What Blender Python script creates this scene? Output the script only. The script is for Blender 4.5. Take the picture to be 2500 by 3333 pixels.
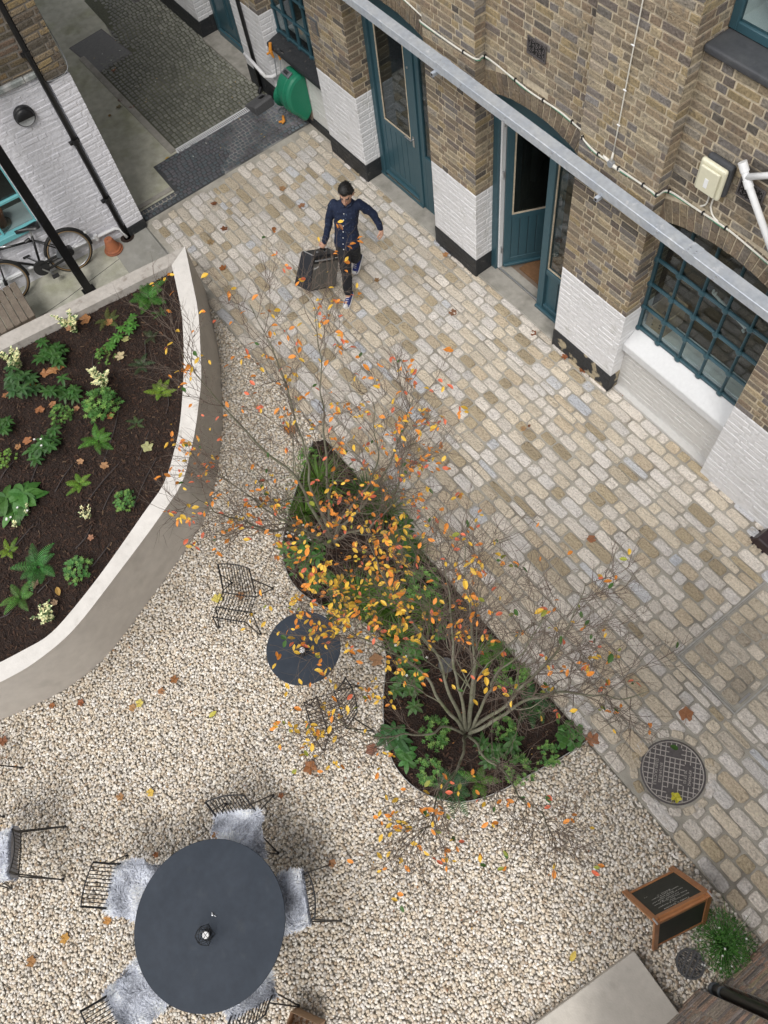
import bpy, bmesh, math, random
import numpy as np
from mathutils import Vector, Matrix
for o in list(bpy.data.objects): bpy.data.objects.remove(o)
R = math.radians
random.seed(7); rng = np.random.default_rng(11)
S = bpy.context.scene
COL = S.collection

# ---------------------------------------------------------------- camera
CAM_H = 7.5
FPX, W0, H0 = 2520.0, 2500.0, 3333.0
# rows: world x, y, z expressed in camera (right, down, forward) coordinates
M = np.array([[0.596938, 0.689682, -0.409883], [0.794481, -0.579259, 0.182373], [-0.111649, -0.434509, -0.89372]])
u_, s_, vt_ = np.linalg.svd(M); M = u_ @ vt_
cam = bpy.data.cameras.new('camera'); co = bpy.data.objects.new('camera', cam); COL.objects.link(co)
cam.sensor_fit = 'VERTICAL'; cam.sensor_height = 24.0; cam.lens = 24.0*FPX/H0
cam.clip_start = 0.05; cam.clip_end = 400
mw = Matrix.Identity(4)
for i in range(3):
    mw[i][0] = M[i, 0]; mw[i][1] = -M[i, 1]; mw[i][2] = -M[i, 2]
mw[2][3] = CAM_H
co.matrix_world = mw
S.camera = co

def ray(px, py): return M @ np.array([px-W0/2, py-H0/2, FPX])
def G(px, py, z=0.0):
    "survey point: where the sight line of a photo pixel meets the level z"
    v = ray(px, py); t = (z-CAM_H)/v[2]; return (float(v[0]*t), float(v[1]*t), z)

# ---------------------------------------------------------------- sky, sun, exposure
SUN_EL, SUN_AZ = 52, 200
w = bpy.data.worlds.new("World"); S.world = w; w.use_nodes = True
nt = w.node_tree; nt.nodes.clear()
sky = nt.nodes.new('ShaderNodeTexSky'); sky.sky_type = 'NISHITA'; sky.sun_disc = False
sky.sun_elevation = R(SUN_EL); sky.sun_rotation = R(SUN_AZ); sky.air_density = 1.0; sky.dust_density = 4.0; sky.ozone_density = 1.0
hs = nt.nodes.new('ShaderNodeHueSaturation'); hs.inputs['Saturation'].default_value = 0.22
bg = nt.nodes.new('ShaderNodeBackground'); bg.inputs['Strength'].default_value = 0.115
wo = nt.nodes.new('ShaderNodeOutputWorld')
nt.links.new(sky.outputs[0], hs.inputs['Color']); nt.links.new(hs.outputs[0], bg.inputs['Color']); nt.links.new(bg.outputs[0], wo.inputs[0])
sl = bpy.data.lights.new('sun', 'SUN'); sl.energy = 1.75; sl.angle = R(22); sl.color = (1.0, 0.965, 0.92)
so = bpy.data.objects.new('sun', sl); COL.objects.link(so)
# the light comes down from above the beholder's side, falling towards the brick front
sd = Vector((-0.50, 0.36, -math.tan(R(SUN_EL))*0.62)).normalized()
so.rotation_euler = sd.to_track_quat('-Z', 'Y').to_euler(); so.location = (0, 0, 20)
S.view_settings.view_transform = 'Standard'; S.view_settings.look = 'None'
S.view_settings.exposure = 0.40; S.view_settings.gamma = 1.0
S.render.engine = 'CYCLES'

# ---------------------------------------------------------------- materials
def mat(name, col=(.5, .5, .5), rough=.6, var=.12, scale=6.0, bump=.15, bscale=60.0, metal=0.0, attr=False, spec=.4,
        col2=None, stain=None, stain_scale=1.5, stain_lo=.5, stain_hi=.7, bdist=.01, trans=0.0, double=None):
    m = bpy.data.materials.new(name); m.use_nodes = True
    n = m.node_tree.nodes; l = m.node_tree.links; b = n['Principled BSDF']
    b.inputs['Roughness'].default_value = rough; b.inputs['Metallic'].default_value = metal
    b.inputs['Specular IOR Level'].default_value = spec
    tc = n.new('ShaderNodeTexCoord')
    nz = n.new('ShaderNodeTexNoise'); nz.inputs['Scale'].default_value = scale; nz.inputs['Detail'].default_value = 6
    nz.inputs['Roughness'].default_value = .65
    l.new(tc.outputs['Object'], nz.inputs['Vector'])
    if attr:
        a = n.new('ShaderNodeAttribute'); a.attribute_name = 'col'; src = a.outputs['Color']
    else:
        a = n.new('ShaderNodeRGB'); a.outputs[0].default_value = (*col, 1); src = a.outputs[0]
    if col2 is not None:
        mx = n.new('ShaderNodeMix'); mx.data_type = 'RGBA'; mx.inputs[7].default_value = (*col2, 1)
        rm = n.new('ShaderNodeMapRange'); rm.inputs[1].default_value = .38; rm.inputs[2].default_value = .66
        l.new(nz.outputs[0], rm.inputs[0]); l.new(rm.outputs[0], mx.inputs[0]); l.new(src, mx.inputs[6]); src = mx.outputs[2]
    if stain is not None:
        n2 = n.new('ShaderNodeTexNoise'); n2.inputs['Scale'].default_value = stain_scale; n2.inputs['Detail'].default_value = 5
        l.new(tc.outputs['Object'], n2.inputs['Vector'])
        rm = n.new('ShaderNodeMapRange'); rm.inputs[1].default_value = stain_lo; rm.inputs[2].default_value = stain_hi
        l.new(n2.outputs[0], rm.inputs[0])
        mx = n.new('ShaderNodeMix'); mx.data_type = 'RGBA'; mx.inputs[7].default_value = (*stain, 1)
        l.new(rm.outputs[0], mx.inputs[0]); l.new(src, mx.inputs[6]); src = mx.outputs[2]
    if var > 0:
        n3 = n.new('ShaderNodeTexNoise'); n3.inputs['Scale'].default_value = scale*5; n3.inputs['Detail'].default_value = 4
        l.new(tc.outputs['Object'], n3.inputs['Vector'])
        rm = n.new('ShaderNodeMapRange'); rm.inputs[1].default_value = .25; rm.inputs[2].default_value = .75
        rm.inputs[3].default_value = 1-var; rm.inputs[4].default_value = 1+var
        l.new(n3.outputs[0], rm.inputs[0])
        hv = n.new('ShaderNodeHueSaturation'); l.new(src, hv.inputs['Color']); l.new(rm.outputs[0], hv.inputs['Value']); src = hv.outputs[0]
    l.new(src, b.inputs['Base Color'])
    if bump > 0:
        n4 = n.new('ShaderNodeTexNoise'); n4.inputs['Scale'].default_value = bscale; n4.inputs['Detail'].default_value = 5
        l.new(tc.outputs['Object'], n4.inputs['Vector'])
        bp = n.new('ShaderNodeBump'); bp.inputs['Strength'].default_value = bump; bp.inputs['Distance'].default_value = bdist
        l.new(n4.outputs[0], bp.inputs['Height']); l.new(bp.outputs[0], b.inputs['Normal'])
    if trans > 0:
        t = n.new('ShaderNodeBsdfTranslucent'); l.new(src, t.inputs[0])
        ms = n.new('ShaderNodeMixShader'); ms.inputs[0].default_value = trans
        out = n['Material Output']; l.new(b.outputs[0], ms.inputs[1]); l.new(t.outputs[0], ms.inputs[2]); l.new(ms.outputs[0], out.inputs[0])
    return m

def glass(name, tint=(.8, .85, .85), gloss=.35):
    m = bpy.data.materials.new(name); m.use_nodes = True
    n = m.node_tree.nodes; l = m.node_tree.links; n.clear()
    t = n.new('ShaderNodeBsdfTransparent'); t.inputs[0].default_value = (*tint, 1)
    g = n.new('ShaderNodeBsdfGlossy'); g.inputs['Roughness'].default_value = .02; g.inputs[0].default_value = (.9, .95, 1, 1)
    fr = n.new('ShaderNodeLayerWeight'); fr.inputs[0].default_value = .5
    pw = n.new('ShaderNodeMath'); pw.operation = 'POWER'; pw.inputs[1].default_value = 3.5; l.new(fr.outputs['Facing'], pw.inputs[0])
    mt = n.new('ShaderNodeMath'); mt.operation = 'MULTIPLY_ADD'; mt.inputs[1].default_value = .5; mt.inputs[2].default_value = gloss*.12
    l.new(pw.outputs[0], mt.inputs[0])
    ms = n.new('ShaderNodeMixShader'); o = n.new('ShaderNodeOutputMaterial')
    l.new(mt.outputs[0], ms.inputs[0]); l.new(t.outputs[0], ms.inputs[1]); l.new(g.outputs[0], ms.inputs[2]); l.new(ms.outputs[0], o.inputs[0])
    return m

MT = dict(
    brick=mat('stock_brick', attr=True, rough=.88, var=.36, scale=11, bump=1.0, bscale=55, bdist=.012, stain=(.14, .125, .105), stain_scale=13, stain_lo=.52, stain_hi=.75),
    mortar=mat('lime_mortar', (.50, .43, .32), rough=.95, var=.2, bump=.5, bscale=120, stain=(.33, .28, .22), stain_scale=3),
    white=mat('white_masonry_paint', (.66, .66, .67), rough=.6, var=.06, bump=.6, bscale=28, stain=(.50, .50, .48), stain_scale=5, stain_lo=.56, stain_hi=.8, bdist=.012),
    oldwhite=mat('worn_white_paint', (.64, .64, .62), rough=.5, var=.08, bump=.5, bscale=22, stain=(.48, .47, .44), stain_scale=5, stain_lo=.55, stain_hi=.75, bdist=.012),
    cream=mat('warm_white_paint', (.55, .545, .53), rough=.5, var=.05, bump=.4, bscale=25, bdist=.01),
    sillw=mat('sill_white', (.60, .61, .62), rough=.5, var=.04, bump=.25, bscale=20),
    blackp=mat('black_masonry_paint', (.022, .024, .027), rough=.5, var=.3, bump=.5, bscale=35, stain=(.09, .085, .08), stain_scale=18, stain_lo=.62, stain_hi=.72),
    wornblack=mat('flaking_black_paint', (.025, .027, .03), rough=.6, var=.3, bump=.6, bscale=35, stain=(.34, .29, .2), stain_scale=7, stain_lo=.55, stain_hi=.6),
    teal=mat('teal_gloss_paint', (.035, .085, .108), rough=.33, var=.05, bump=.04, bscale=30),
    tealdark=mat('dark_teal_groove', (.012, .03, .04), rough=.5, var=.1, bump=0),
    turq=mat('turquoise_paint', (.16, .45, .48), rough=.4, var=.05, bump=.05),
    galv=mat('galvanised_steel', (.42, .46, .52), rough=.45, metal=.35, var=.12, scale=5, bump=.05, bscale=30, col2=(.52, .55, .58), stain=(.62, .64, .67), stain_scale=14, stain_lo=.6, stain_hi=.72),
    steel=mat('brushed_steel', (.55, .56, .58), rough=.3, metal=.9, var=.05, bump=0),
    drainst=mat('drain_steel', (.62, .64, .66), rough=.38, metal=.6, var=.1, bump=0),
    drainw=mat('bright_zinc', (.72, .73, .75), rough=.45, metal=.2, var=.05, bump=0),
    black=mat('black_plastic', (.012, .012, .013), rough=.35, var=.1, bump=.03),
    wire=mat('black_powder_coat', (.014, .014, .015), rough=.42, var=.05, bump=0),
    table=mat('charcoal_tabletop', (.026, .034, .047), rough=.5, var=.10, scale=3, bump=.06, bscale=200, col2=(.034, .043, .058), spec=.22, stain=(.045, .052, .062), stain_scale=9, stain_lo=.62, stain_hi=.85),
    whitepl=mat('white_plastic', (.72, .73, .74), rough=.35, var=.04, bump=0),
    cable=mat('white_cable', (.66, .64, .58), rough=.5, var=.08, bump=0),
    greencable=mat('green_cable', (.06, .30, .18), rough=.5, var=.05, bump=0),
    concrete=mat('weathered_concrete', (.30, .295, .27), rough=.9, var=.12, scale=1.6, bump=.3, bscale=70, col2=(.24, .235, .21), stain=(.36, .35, .33), stain_scale=5, stain_lo=.55, stain_hi=.75),
    mossy=mat('mossy_concrete', (.36, .355, .29), rough=.92, var=.2, scale=1.6, bump=.4, bscale=60, col2=(.43, .42, .355), stain=(.28, .285, .19), stain_scale=1.8, stain_lo=.5, stain_hi=.72),
    step=mat('stone_step', (.29, .275, .245), rough=.85, var=.15, scale=3, bump=.25, bscale=60, stain=(.20, .19, .165), stain_scale=4),
    setting=mat('limestone_sett', attr=True, rough=.85, var=.24, scale=12, bump=1.0, bscale=38, bdist=.022, stain=(.36, .30, .23), stain_scale=9, stain_lo=.60, stain_hi=.9),
    joint=mat('pale_joint_mortar', (.36, .34, .295), rough=.95, var=.15, scale=2, bump=.5, bscale=90, stain=(.24, .22, .185), stain_scale=2.6),
    slate=mat('dark_paver', attr=True, rough=.55, var=.15, scale=10, bump=.3, bscale=60),
    slatej=mat('dark_joint', (.05, .052, .055), rough=.9, var=.3, bump=.3),
    palej=mat('pale_sanded_joint', (.20, .20, .195), rough=.9, var=.3, bump=.3, stain=(.06, .06, .06), stain_scale=2.2, stain_lo=.45, stain_hi=.6),
    granj=mat('mossy_joint', (.075, .078, .055), rough=.95, var=.3, bump=.4, stain=(.13, .13, .09), stain_scale=1.1),
    gravelbase=mat('gravel_bed', (.46, .42, .35), rough=.95, var=.4, scale=30, bump=.8, bscale=90),
    stone=mat('gravel_stone', attr=True, rough=.75, var=.10, scale=30, bump=.25, bscale=120),
    render=mat('planter_render', (.47, .435, .395), rough=.85, var=.07, scale=2, bump=.25, bscale=80, col2=(.52, .485, .44), stain=(.38, .35, .315), stain_scale=3, stain_lo=.55, stain_hi=.8),
    coping=mat('pale_coping', (.68, .655, .62), rough=.8, var=.06, scale=3, bump=.25, bscale=60, col2=(.60, .575, .54), stain=(.45, .42, .38), stain_scale=6, stain_lo=.62, stain_hi=.8),
    oldcoping=mat('old_coping', (.46, .43, .395), rough=.85, var=.12, scale=4, bump=.3, bscale=60, col2=(.40, .37, .335), stain=(.25, .22, .19), stain_scale=9, stain_lo=.58, stain_hi=.75),
    soil=mat('dark_mulch', (.022, .013, .010), rough=.95, var=.4, scale=12, bump=1.0, bscale=60, bdist=.03, col2=(.035, .020, .014)),
    chip=mat('bark_chip', attr=True, rough=.9, var=.2, bump=0),
    leaf=mat('autumn_leaf', attr=True, rough=.5, var=.15, scale=25, bump=.1, trans=.25),
    green=mat('plant_leaf', attr=True, rough=.45, var=.15, scale=20, bump=.05, trans=.2),
    petal=mat('white_petal', (.8, .8, .78), rough=.6, var=.03, bump=0, trans=.2),
    bark=mat('grey_green_bark', (.15, .145, .10), rough=.85, var=.25, scale=8, bump=.3, bscale=50, col2=(.20, .195, .15), stain=(.12, .135, .07), stain_scale=7),
    twig=mat('brown_twig', (.13, .10, .08), rough=.8, var=.2, bump=0),
    terra=mat('terracotta', (.34, .12, .055), rough=.8, var=.1, bump=.1, stain=(.25, .10, .06), stain_scale=12),
    wood=mat('varnished_wood', (.36, .16, .065), rough=.4, var=.12, scale=6, bump=.05, col2=(.30, .12, .045)),
    greywood=mat('weathered_wood', (.20, .165, .13), rough=.85, var=.2, scale=10, bump=.3, bscale=60, col2=(.15, .12, .095)),
    palewood=mat('pale_wood', (.42, .33, .21), rough=.75, var=.12, scale=12, bump=.1),
    card=mat('cardboard', (.42, .30, .19), rough=.85, var=.05, bump=.05),
    kraft=mat('kraft_paper', (.42, .28, .18), rough=.85, var=.06, bump=.15, bscale=25),
    chalkb=mat('chalkboard', (.018, .022, .018), rough=.6, var=.25, scale=4, bump=0),
    chalk=mat('chalk_writing', (.55, .55, .52), rough=.9, var=.1, bump=0),
    coir=mat('coir_mat', (.20, .105, .05), rough=.98, var=.25, scale=20, bump=1.0, bscale=350),
    iron=mat('cast_iron', (.10, .09, .09), rough=.55, var=.2, scale=12, bump=.2, metal=.2),
    ironrib=mat('worn_iron_rib', (.42, .39, .36), rough=.5, var=.25, scale=12, bump=.1, metal=.3),
    coverg=mat('grey_cover', (.12, .12, .12), rough=.7, var=.2, scale=20, bump=.3, bscale=40, col2=(.15, .148, .142)),
    reel=mat('green_plastic', (.015, .17, .095), rough=.35, var=.04, bump=0),
    greypl=mat('grey_plastic', (.10, .11, .12), rough=.4, var=.05, bump=0),
    greypl2=mat('pale_grey_plastic', (.22, .23, .24), rough=.45, var=.05, bump=0),
    greypl2d=mat('worn_dark_plastic', (.085, .085, .088), rough=.65, var=.2, bump=.1, scale=10),
    leftwhite=mat('bluish_white_paint', (.68, .68, .72), rough=.6, var=.05, bump=.55, bscale=20, stain=(.60, .60, .62), stain_scale=5, stain_lo=.55, stain_hi=.85, bdist=.014),  # slightly bluish white paint of the left building
    darkmortar=mat('old_grey_mortar', (.20, .18, .155), rough=.95, var=.25, bump=.5, bscale=70, stain=(.12, .10, .08), stain_scale=4),
    palemortar=mat('pale_wall_mortar', (.36, .34, .30), rough=.95, var=.15, bump=.4),
    greywhite=mat('frosted_lens', (.50, .52, .53), rough=.3, var=.03, bump=0),
    blackpost=mat('black_steel_paint', (.006, .006, .007), rough=.3, var=.2, bump=.08, bscale=30, stain=(.02, .02, .03), stain_scale=14, stain_lo=.62, stain_hi=.7),
    slabm=mat('pale_stone_slab', (.50, .47, .42), rough=.8, var=.06, scale=3, bump=.15, bscale=60, col2=(.44, .41, .365), stain=(.38, .35, .31), stain_scale=9, stain_lo=.6, stain_hi=.8),
    orange=mat('orange_plastic', (.62, .25, .035), rough=.4, var=.05, bump=0),
    lightcream=mat('yellowed_lens', (.62, .60, .46), rough=.25, var=.04, bump=0, spec=.6),
    fur=mat('grey_sheepskin', attr=True, rough=.9, var=.12, scale=10, bump=0, spec=.1),
    skin=mat('skin', attr=True, rough=.5, var=.03, bump=0),
    shirt=mat('navy_shirt', (.006, .013, .038), rough=.8, var=.12, scale=10, bump=.35, bscale=22, bdist=.02, stain=(.10, .14, .22), stain_scale=60, stain_lo=.66, stain_hi=.69),
    trouser=mat('black_trousers', (.013, .014, .018), rough=.85, var=.15, bump=.35, bscale=18, bdist=.02),
    shoe=mat('blue_canvas', (.02, .035, .16), rough=.7, var=.1, bump=.1),
    rubber=mat('white_rubber', (.70, .70, .70), rough=.6, var=.05, bump=0),
    hair=mat('black_hair', (.008, .007, .007), rough=.45, var=.2, scale=25, bump=.6, bscale=80),
    tolex=mat('black_tolex', (.010, .012, .017), rough=.45, var=.15, scale=20, bump=.3, bscale=200),
    grille=mat('silver_grille_cloth', (.115, .11, .10), rough=.8, var=.25, scale=25, bump=.4, bscale=300),
    tyre=mat('tyre', (.02, .02, .02), rough=.8, var=.1, bump=0),
    tan=mat('tan_tyre_wall', (.28, .19, .10), rough=.7, var=.05, bump=0),
    blacksill=mat('slate_grey_sill', (.045, .048, .055), rough=.6, var=.12, scale=6, bump=.2, bscale=50, col2=(.065, .068, .073)),
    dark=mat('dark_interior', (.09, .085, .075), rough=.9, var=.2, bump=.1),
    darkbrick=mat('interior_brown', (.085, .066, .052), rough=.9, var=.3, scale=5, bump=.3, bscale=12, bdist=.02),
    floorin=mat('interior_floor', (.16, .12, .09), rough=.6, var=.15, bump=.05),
    maroon=mat('dark_maroon_paint', (.03, .018, .02), rough=.3, var=.15, bump=.1, bscale=20),
    hose=mat('irrigation_hose', (.045, .036, .034), rough=.6, var=.1, bump=0),
    edging=mat('steel_edging', (.45, .44, .42), rough=.45, metal=.5, var=.15, bump=0),
    navy=mat('navy_glaze', (.012, .022, .085), rough=.2, var=.15, bump=0),
    ceramic=mat('white_ceramic', (.75, .76, .76), rough=.2, var=.03, bump=0),
    red=mat('red_paint', (.35, .02, .02), rough=.5, var=.05, bump=0),
    candle=mat('white_candle', (.85, .85, .85), rough=.5, var=.02, bump=0),
    glass=glass('window_glass'), clear=glass('clear_glass', (.9, .93, .92), .2),
    lead=mat('dull_lead', (.24, .26, .25), rough=.7, var=.2, scale=8, bump=.3, bscale=40, stain=(.45, .45, .44), stain_scale=8),
)

# ---------------------------------------------------------------- mesh helpers
class MB:
    def __init__(s): s.v = []; s.f = []; s.m = []; s.c = []
    def add(s, vs, fs, mi=0, c=(1, 1, 1)):
        b = len(s.v); s.v += [tuple(map(float, p)) for p in vs]
        for f in fs: s.f.append(tuple(b+i for i in f)); s.m.append(mi); s.c.append(c)
        return b
    def box(s, x0, y0, z0, x1, y1, z1, mi=0, c=(1, 1, 1)):
        s.add([(x0, y0, z0), (x1, y0, z0), (x1, y1, z0), (x0, y1, z0), (x0, y0, z1), (x1, y0, z1), (x1, y1, z1), (x0, y1, z1)],
              [(0, 3, 2, 1), (4, 5, 6, 7), (0, 1, 5, 4), (1, 2, 6, 5), (2, 3, 7, 6), (3, 0, 4, 7)], mi, c)
    def obox(s, ce, U, V, Wd, hu, hv, hw, mi=0, c=(1, 1, 1)):
        ce = np.array(ce, float); U = np.array(U, float); V = np.array(V, float); Wd = np.array(Wd, float)
        vs = [ce+a*U*hu+b*V*hv+d*Wd*hw for d in (-1, 1) for a, b in ((-1, -1), (1, -1), (1, 1), (-1, 1))]
        s.add(vs, [(0, 3, 2, 1), (4, 5, 6, 7), (0, 1, 5, 4), (1, 2, 6, 5), (2, 3, 7, 6), (3, 0, 4, 7)], mi, c)
    def bar(s, a, b, wd, ht, mi=0, up=(0, 0, 1), c=(1, 1, 1)):
        a = np.array(a, float); b = np.array(b, float); d = b-a; L = np.linalg.norm(d); d /= L
        u = np.cross(d, np.array(up, float)); u /= np.linalg.norm(u); v = np.cross(u, d)
        s.obox((a+b)/2, d, u, v, L/2, wd/2, ht/2, mi, c)
    def tube(s, pts, r, n=6, mi=0, cap=True, c=(1, 1, 1)):
        P = [np.array(p, float) for p in pts]; k = len(P)
        rs = r if hasattr(r, '__len__') else [r]*k
        up = None; rings = []
        for i in range(k):
            d = P[min(i+1, k-1)]-P[max(i-1, 0)]; L = np.linalg.norm(d); d = d/L if L > 1e-9 else np.array([0, 0, 1.])
            if up is None:
                up = np.cross(d, [0, 0, 1.]) if abs(d[2]) < .9 else np.cross(d, [1., 0, 0])
            up = up-d*(up@d); up /= max(np.linalg.norm(up), 1e-9); sd = np.cross(d, up)
            rings.append([P[i]+rs[i]*(math.cos(2*math.pi*j/n)*up+math.sin(2*math.pi*j/n)*sd) for j in range(n)])
        vs = [p for rg in rings for p in rg]; fs = []
        for i in range(k-1):
            for j in range(n):
                a = i*n+j; b = i*n+(j+1) % n; fs.append((a, b, b+n, a+n))
        if cap: fs.append(tuple(range(n-1, -1, -1))); fs.append(tuple((k-1)*n+j for j in range(n)))
        s.add(vs, fs, mi, c)
    def lathe(s, prof, ce=(0, 0, 0), n=24, mi=0, c=(1, 1, 1), sx=1, sy=1):
        vs = []; fs = []; k = len(prof)
        for r, z in prof:
            for j in range(n):
                a = 2*math.pi*j/n; vs.append((ce[0]+sx*r*math.cos(a), ce[1]+sy*r*math.sin(a), ce[2]+z))
        for i in range(k-1):
            for j in range(n):
                a = i*n+j; b = i*n+(j+1) % n; fs.append((a, b, b+n, a+n))
        fs.append(tuple(range(n-1, -1, -1))); fs.append(tuple((k-1)*n+j for j in range(n)))
        s.add(vs, fs, mi, c)
    def prism(s, poly, z0, z1, mi=0, top=True, bottom=False, side=True, c=(1, 1, 1), mi_side=None):
        n = len(poly); vs = [(p[0], p[1], z0) for p in poly]+[(p[0], p[1], z1) for p in poly]
        b = s.add(vs, [], mi)
        if mi_side is None: mi_side = mi
        if side:
            for i in range(n):
                j = (i+1) % n; s.f.append((b+i, b+j, b+n+j, b+n+i)); s.m.append(mi_side); s.c.append(c)
        if top: s.f.append(tuple(b+n+i for i in range(n))); s.m.append(mi); s.c.append(c)
        if bottom: s.f.append(tuple(b+i for i in range(n-1, -1, -1))); s.m.append(mi); s.c.append(c)
    def xform(s, mat4):
        a = np.array(s.v); a = np.c_[a, np.ones(len(a))] @ np.array(mat4).T; s.v = [tuple(p) for p in a[:, :3]]; return s
    def build(s, name, mats, parent=None, smooth=False, bevel=0, loc=None, seg=1):
        me = bpy.data.meshes.new(name); me.from_pydata(s.v, [], s.f)
        if not isinstance(mats, (list, tuple)): mats = [mats]
        for m in mats: me.materials.append(MT[m])
        me.polygons.foreach_set('material_index', np.array(s.m, dtype=np.int32))
        if smooth: me.polygons.foreach_set('use_smooth', np.ones(len(s.f), dtype=bool))
        if any(c != (1, 1, 1) for c in s.c):
            at = me.attributes.new('col', 'FLOAT_COLOR', 'CORNER')
            arr = np.repeat(np.array([(*c[:3], 1) for c in s.c], dtype=np.float32), [len(f) for f in s.f], axis=0)
            at.data.foreach_set('color', arr.ravel())
        me.update()
        o = bpy.data.objects.new(name, me); COL.objects.link(o)
        if parent is not None: o.parent = parent
        if loc is not None: o.location = loc
        if bevel:
            bv = o.modifiers.new('bevel', 'BEVEL'); bv.width = bevel; bv.segments = seg; bv.limit_method = 'ANGLE'; bv.angle_limit = R(40)
        return o

def npmesh(name, V, F, mats, col=None, parent=None, smooth=False):
    "V (n,3), F (m,k) all faces the same size"
    me = bpy.data.meshes.new(name); n, k = F.shape
    me.vertices.add(len(V)); me.vertices.foreach_set('co', V.astype(np.float32).ravel())
    me.loops.add(n*k); me.loops.foreach_set('vertex_index', F.astype(np.int32).ravel())
    me.polygons.add(n); me.polygons.foreach_set('loop_start', (np.arange(n)*k).astype(np.int32))
    me.polygons.foreach_set('loop_total', np.full(n, k, dtype=np.int32))
    me.materials.append(MT[mats])
    if smooth: me.polygons.foreach_set('use_smooth', np.ones(n, dtype=bool))
    me.update(calc_edges=True); me.validate()
    if col is not None:
        at = me.attributes.new('col', 'FLOAT_COLOR', 'POINT')
        at.data.foreach_set('color', np.c_[col, np.ones(len(col))].astype(np.float32).ravel())
    o = bpy.data.objects.new(name, me); COL.objects.link(o)
    if parent is not None: o.parent = parent
    return o

def tag(o, label=None, cat=None, group=None, kind=None):
    if label: o['label'] = label
    if cat: o['category'] = cat
    if group: o['group'] = group
    if kind: o['kind'] = kind
    return o
def thing(name, label, cat, loc=(0, 0, 0), rz=0, group=None):
    o = bpy.data.objects.new(name, None); COL.objects.link(o); o.location = loc; o.rotation_euler = (0, 0, rz)
    o.empty_display_size = .1
    return tag(o, label, cat, group)
def copy_tree(o, parent=None):
    c = o.copy(); COL.objects.link(c)
    if parent is not None: c.parent = parent
    for ch in list(o.children): copy_tree(ch, c)
    return c
def structure(o): o['kind'] = 'structure'; return o
def inpoly(X, Y, poly):
    r = np.zeros(len(X), bool); n = len(poly)
    for i in range(n):
        x0, y0 = poly[i][:2]; x1, y1 = poly[(i+1) % n][:2]
        if y0 == y1: continue
        cnd = ((y0 > Y) != (y1 > Y)) & (X < (x1-x0)*(Y-y0)/(y1-y0)+x0); r ^= cnd
    return r
def catmull(pts, k=6, closed=False):
    P = [np.array(p, float) for p in pts]; n = len(P); out = []
    rngi = range(n if closed else n-1)
    for i in rngi:
        p0 = P[(i-1) % n] if closed or i > 0 else P[0]; p1 = P[i]; p2 = P[(i+1) % n]; p3 = P[(i+2) % n] if closed or i < n-2 else P[-1]
        for t in np.arange(k)/k:
            out.append(.5*((2*p1)+(-p0+p2)*t+(2*p0-5*p1+4*p2-p3)*t*t+(-p0+3*p1-3*p2+p3)*t**3))
    if not closed: out.append(P[-1])
    return out
def text_mesh(txt, size, matname, parent, name='lettering', mtx=None, extrude=.0006, shear=0.0, align='CENTER', spacing=1.0, offset=0):
    cu = bpy.data.curves.new(name, 'FONT'); cu.body = txt; cu.size = size; cu.extrude = extrude; cu.shear = shear
    cu.align_x = align; cu.align_y = 'CENTER'; cu.space_line = spacing; cu.offset = offset
    o = bpy.data.objects.new(name, cu); COL.objects.link(o)
    dg = bpy.context.evaluated_depsgraph_get(); me = bpy.data.meshes.new_from_object(o.evaluated_get(dg))
    bpy.data.objects.remove(o); me.materials.clear(); me.materials.append(MT[matname])
    o = bpy.data.objects.new(name, me); COL.objects.link(o)
    if mtx is not None: me.transform(mtx)
    if parent is not None: o.parent = parent
    return o
# ================================================================ GROUND
# one sheet far beyond the yard, then the surfaces laid on it
m = MB(); m.prism([(-60, -60), (60, -60), (60, 60), (-60, 60)], -.4, -.03, side=False)
structure(m.build('ground', 'concrete'))

YC = 1.565          # line where setts meet gravel
# planter outline (outer face) and its inner rim, from the survey
HP = .80
out_px = [(602, 801), (624, 907), (645, 1015), (652, 1130), (655, 1230), (648.6, 1300), (637, 1390), (623, 1459), (593, 1570), (537.6, 1657), (458, 1768), (337.5, 1927), (270, 2013.6), (202.5, 2086), (96, 2168), (0, 2221)]
in_px = [(558.8, 863.5), (575, 934), (591.3, 1020.8), (596.8, 1096.8), (598, 1205), (593, 1300), (584, 1390), (569, 1459), (535, 1570), (463, 1676), (337.5, 1854.5), (231.5, 1989.5), (159, 2066.7), (87, 2110), (0, 2156)]
outer = [G(x, y, HP)[:2] for x, y in out_px]; inner = [G(x, y, HP)[:2] for x, y in in_px]
outer = [tuple(p) for p in catmull(outer, 4)]; inner = [tuple(p) for p in catmull(inner, 4)]
BX0, BX1 = -7.50, -7.70
d0 = np.array(outer[-1])-np.array(outer[-5]); d0 /= np.linalg.norm(d0)
outer += [tuple(np.array(outer[-1])+d0*t+np.array([-.25*t*t, 0])) for t in (.4, .9, 1.4)]
inner += [tuple(np.array(inner[-1])+d0*t+np.array([-.25*t*t, 0])) for t in (.4, .9, 1.4)]
bk_o = G(0, 1094, HP)[:2]; bk_i = G(0, 1142.9, HP)[:2]
dbo = (np.array(bk_o)-np.array(outer[0])); dbo /= np.linalg.norm(dbo)
LB = 5.0
outer_full = outer + [tuple(np.array(outer[0])+dbo*LB)]
dbi = (np.array(bk_i)-np.array(inner[0])); dbi /= np.linalg.norm(dbi)
inner_full = inner + [tuple(np.array(inner[0])+dbi*LB)]

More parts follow.
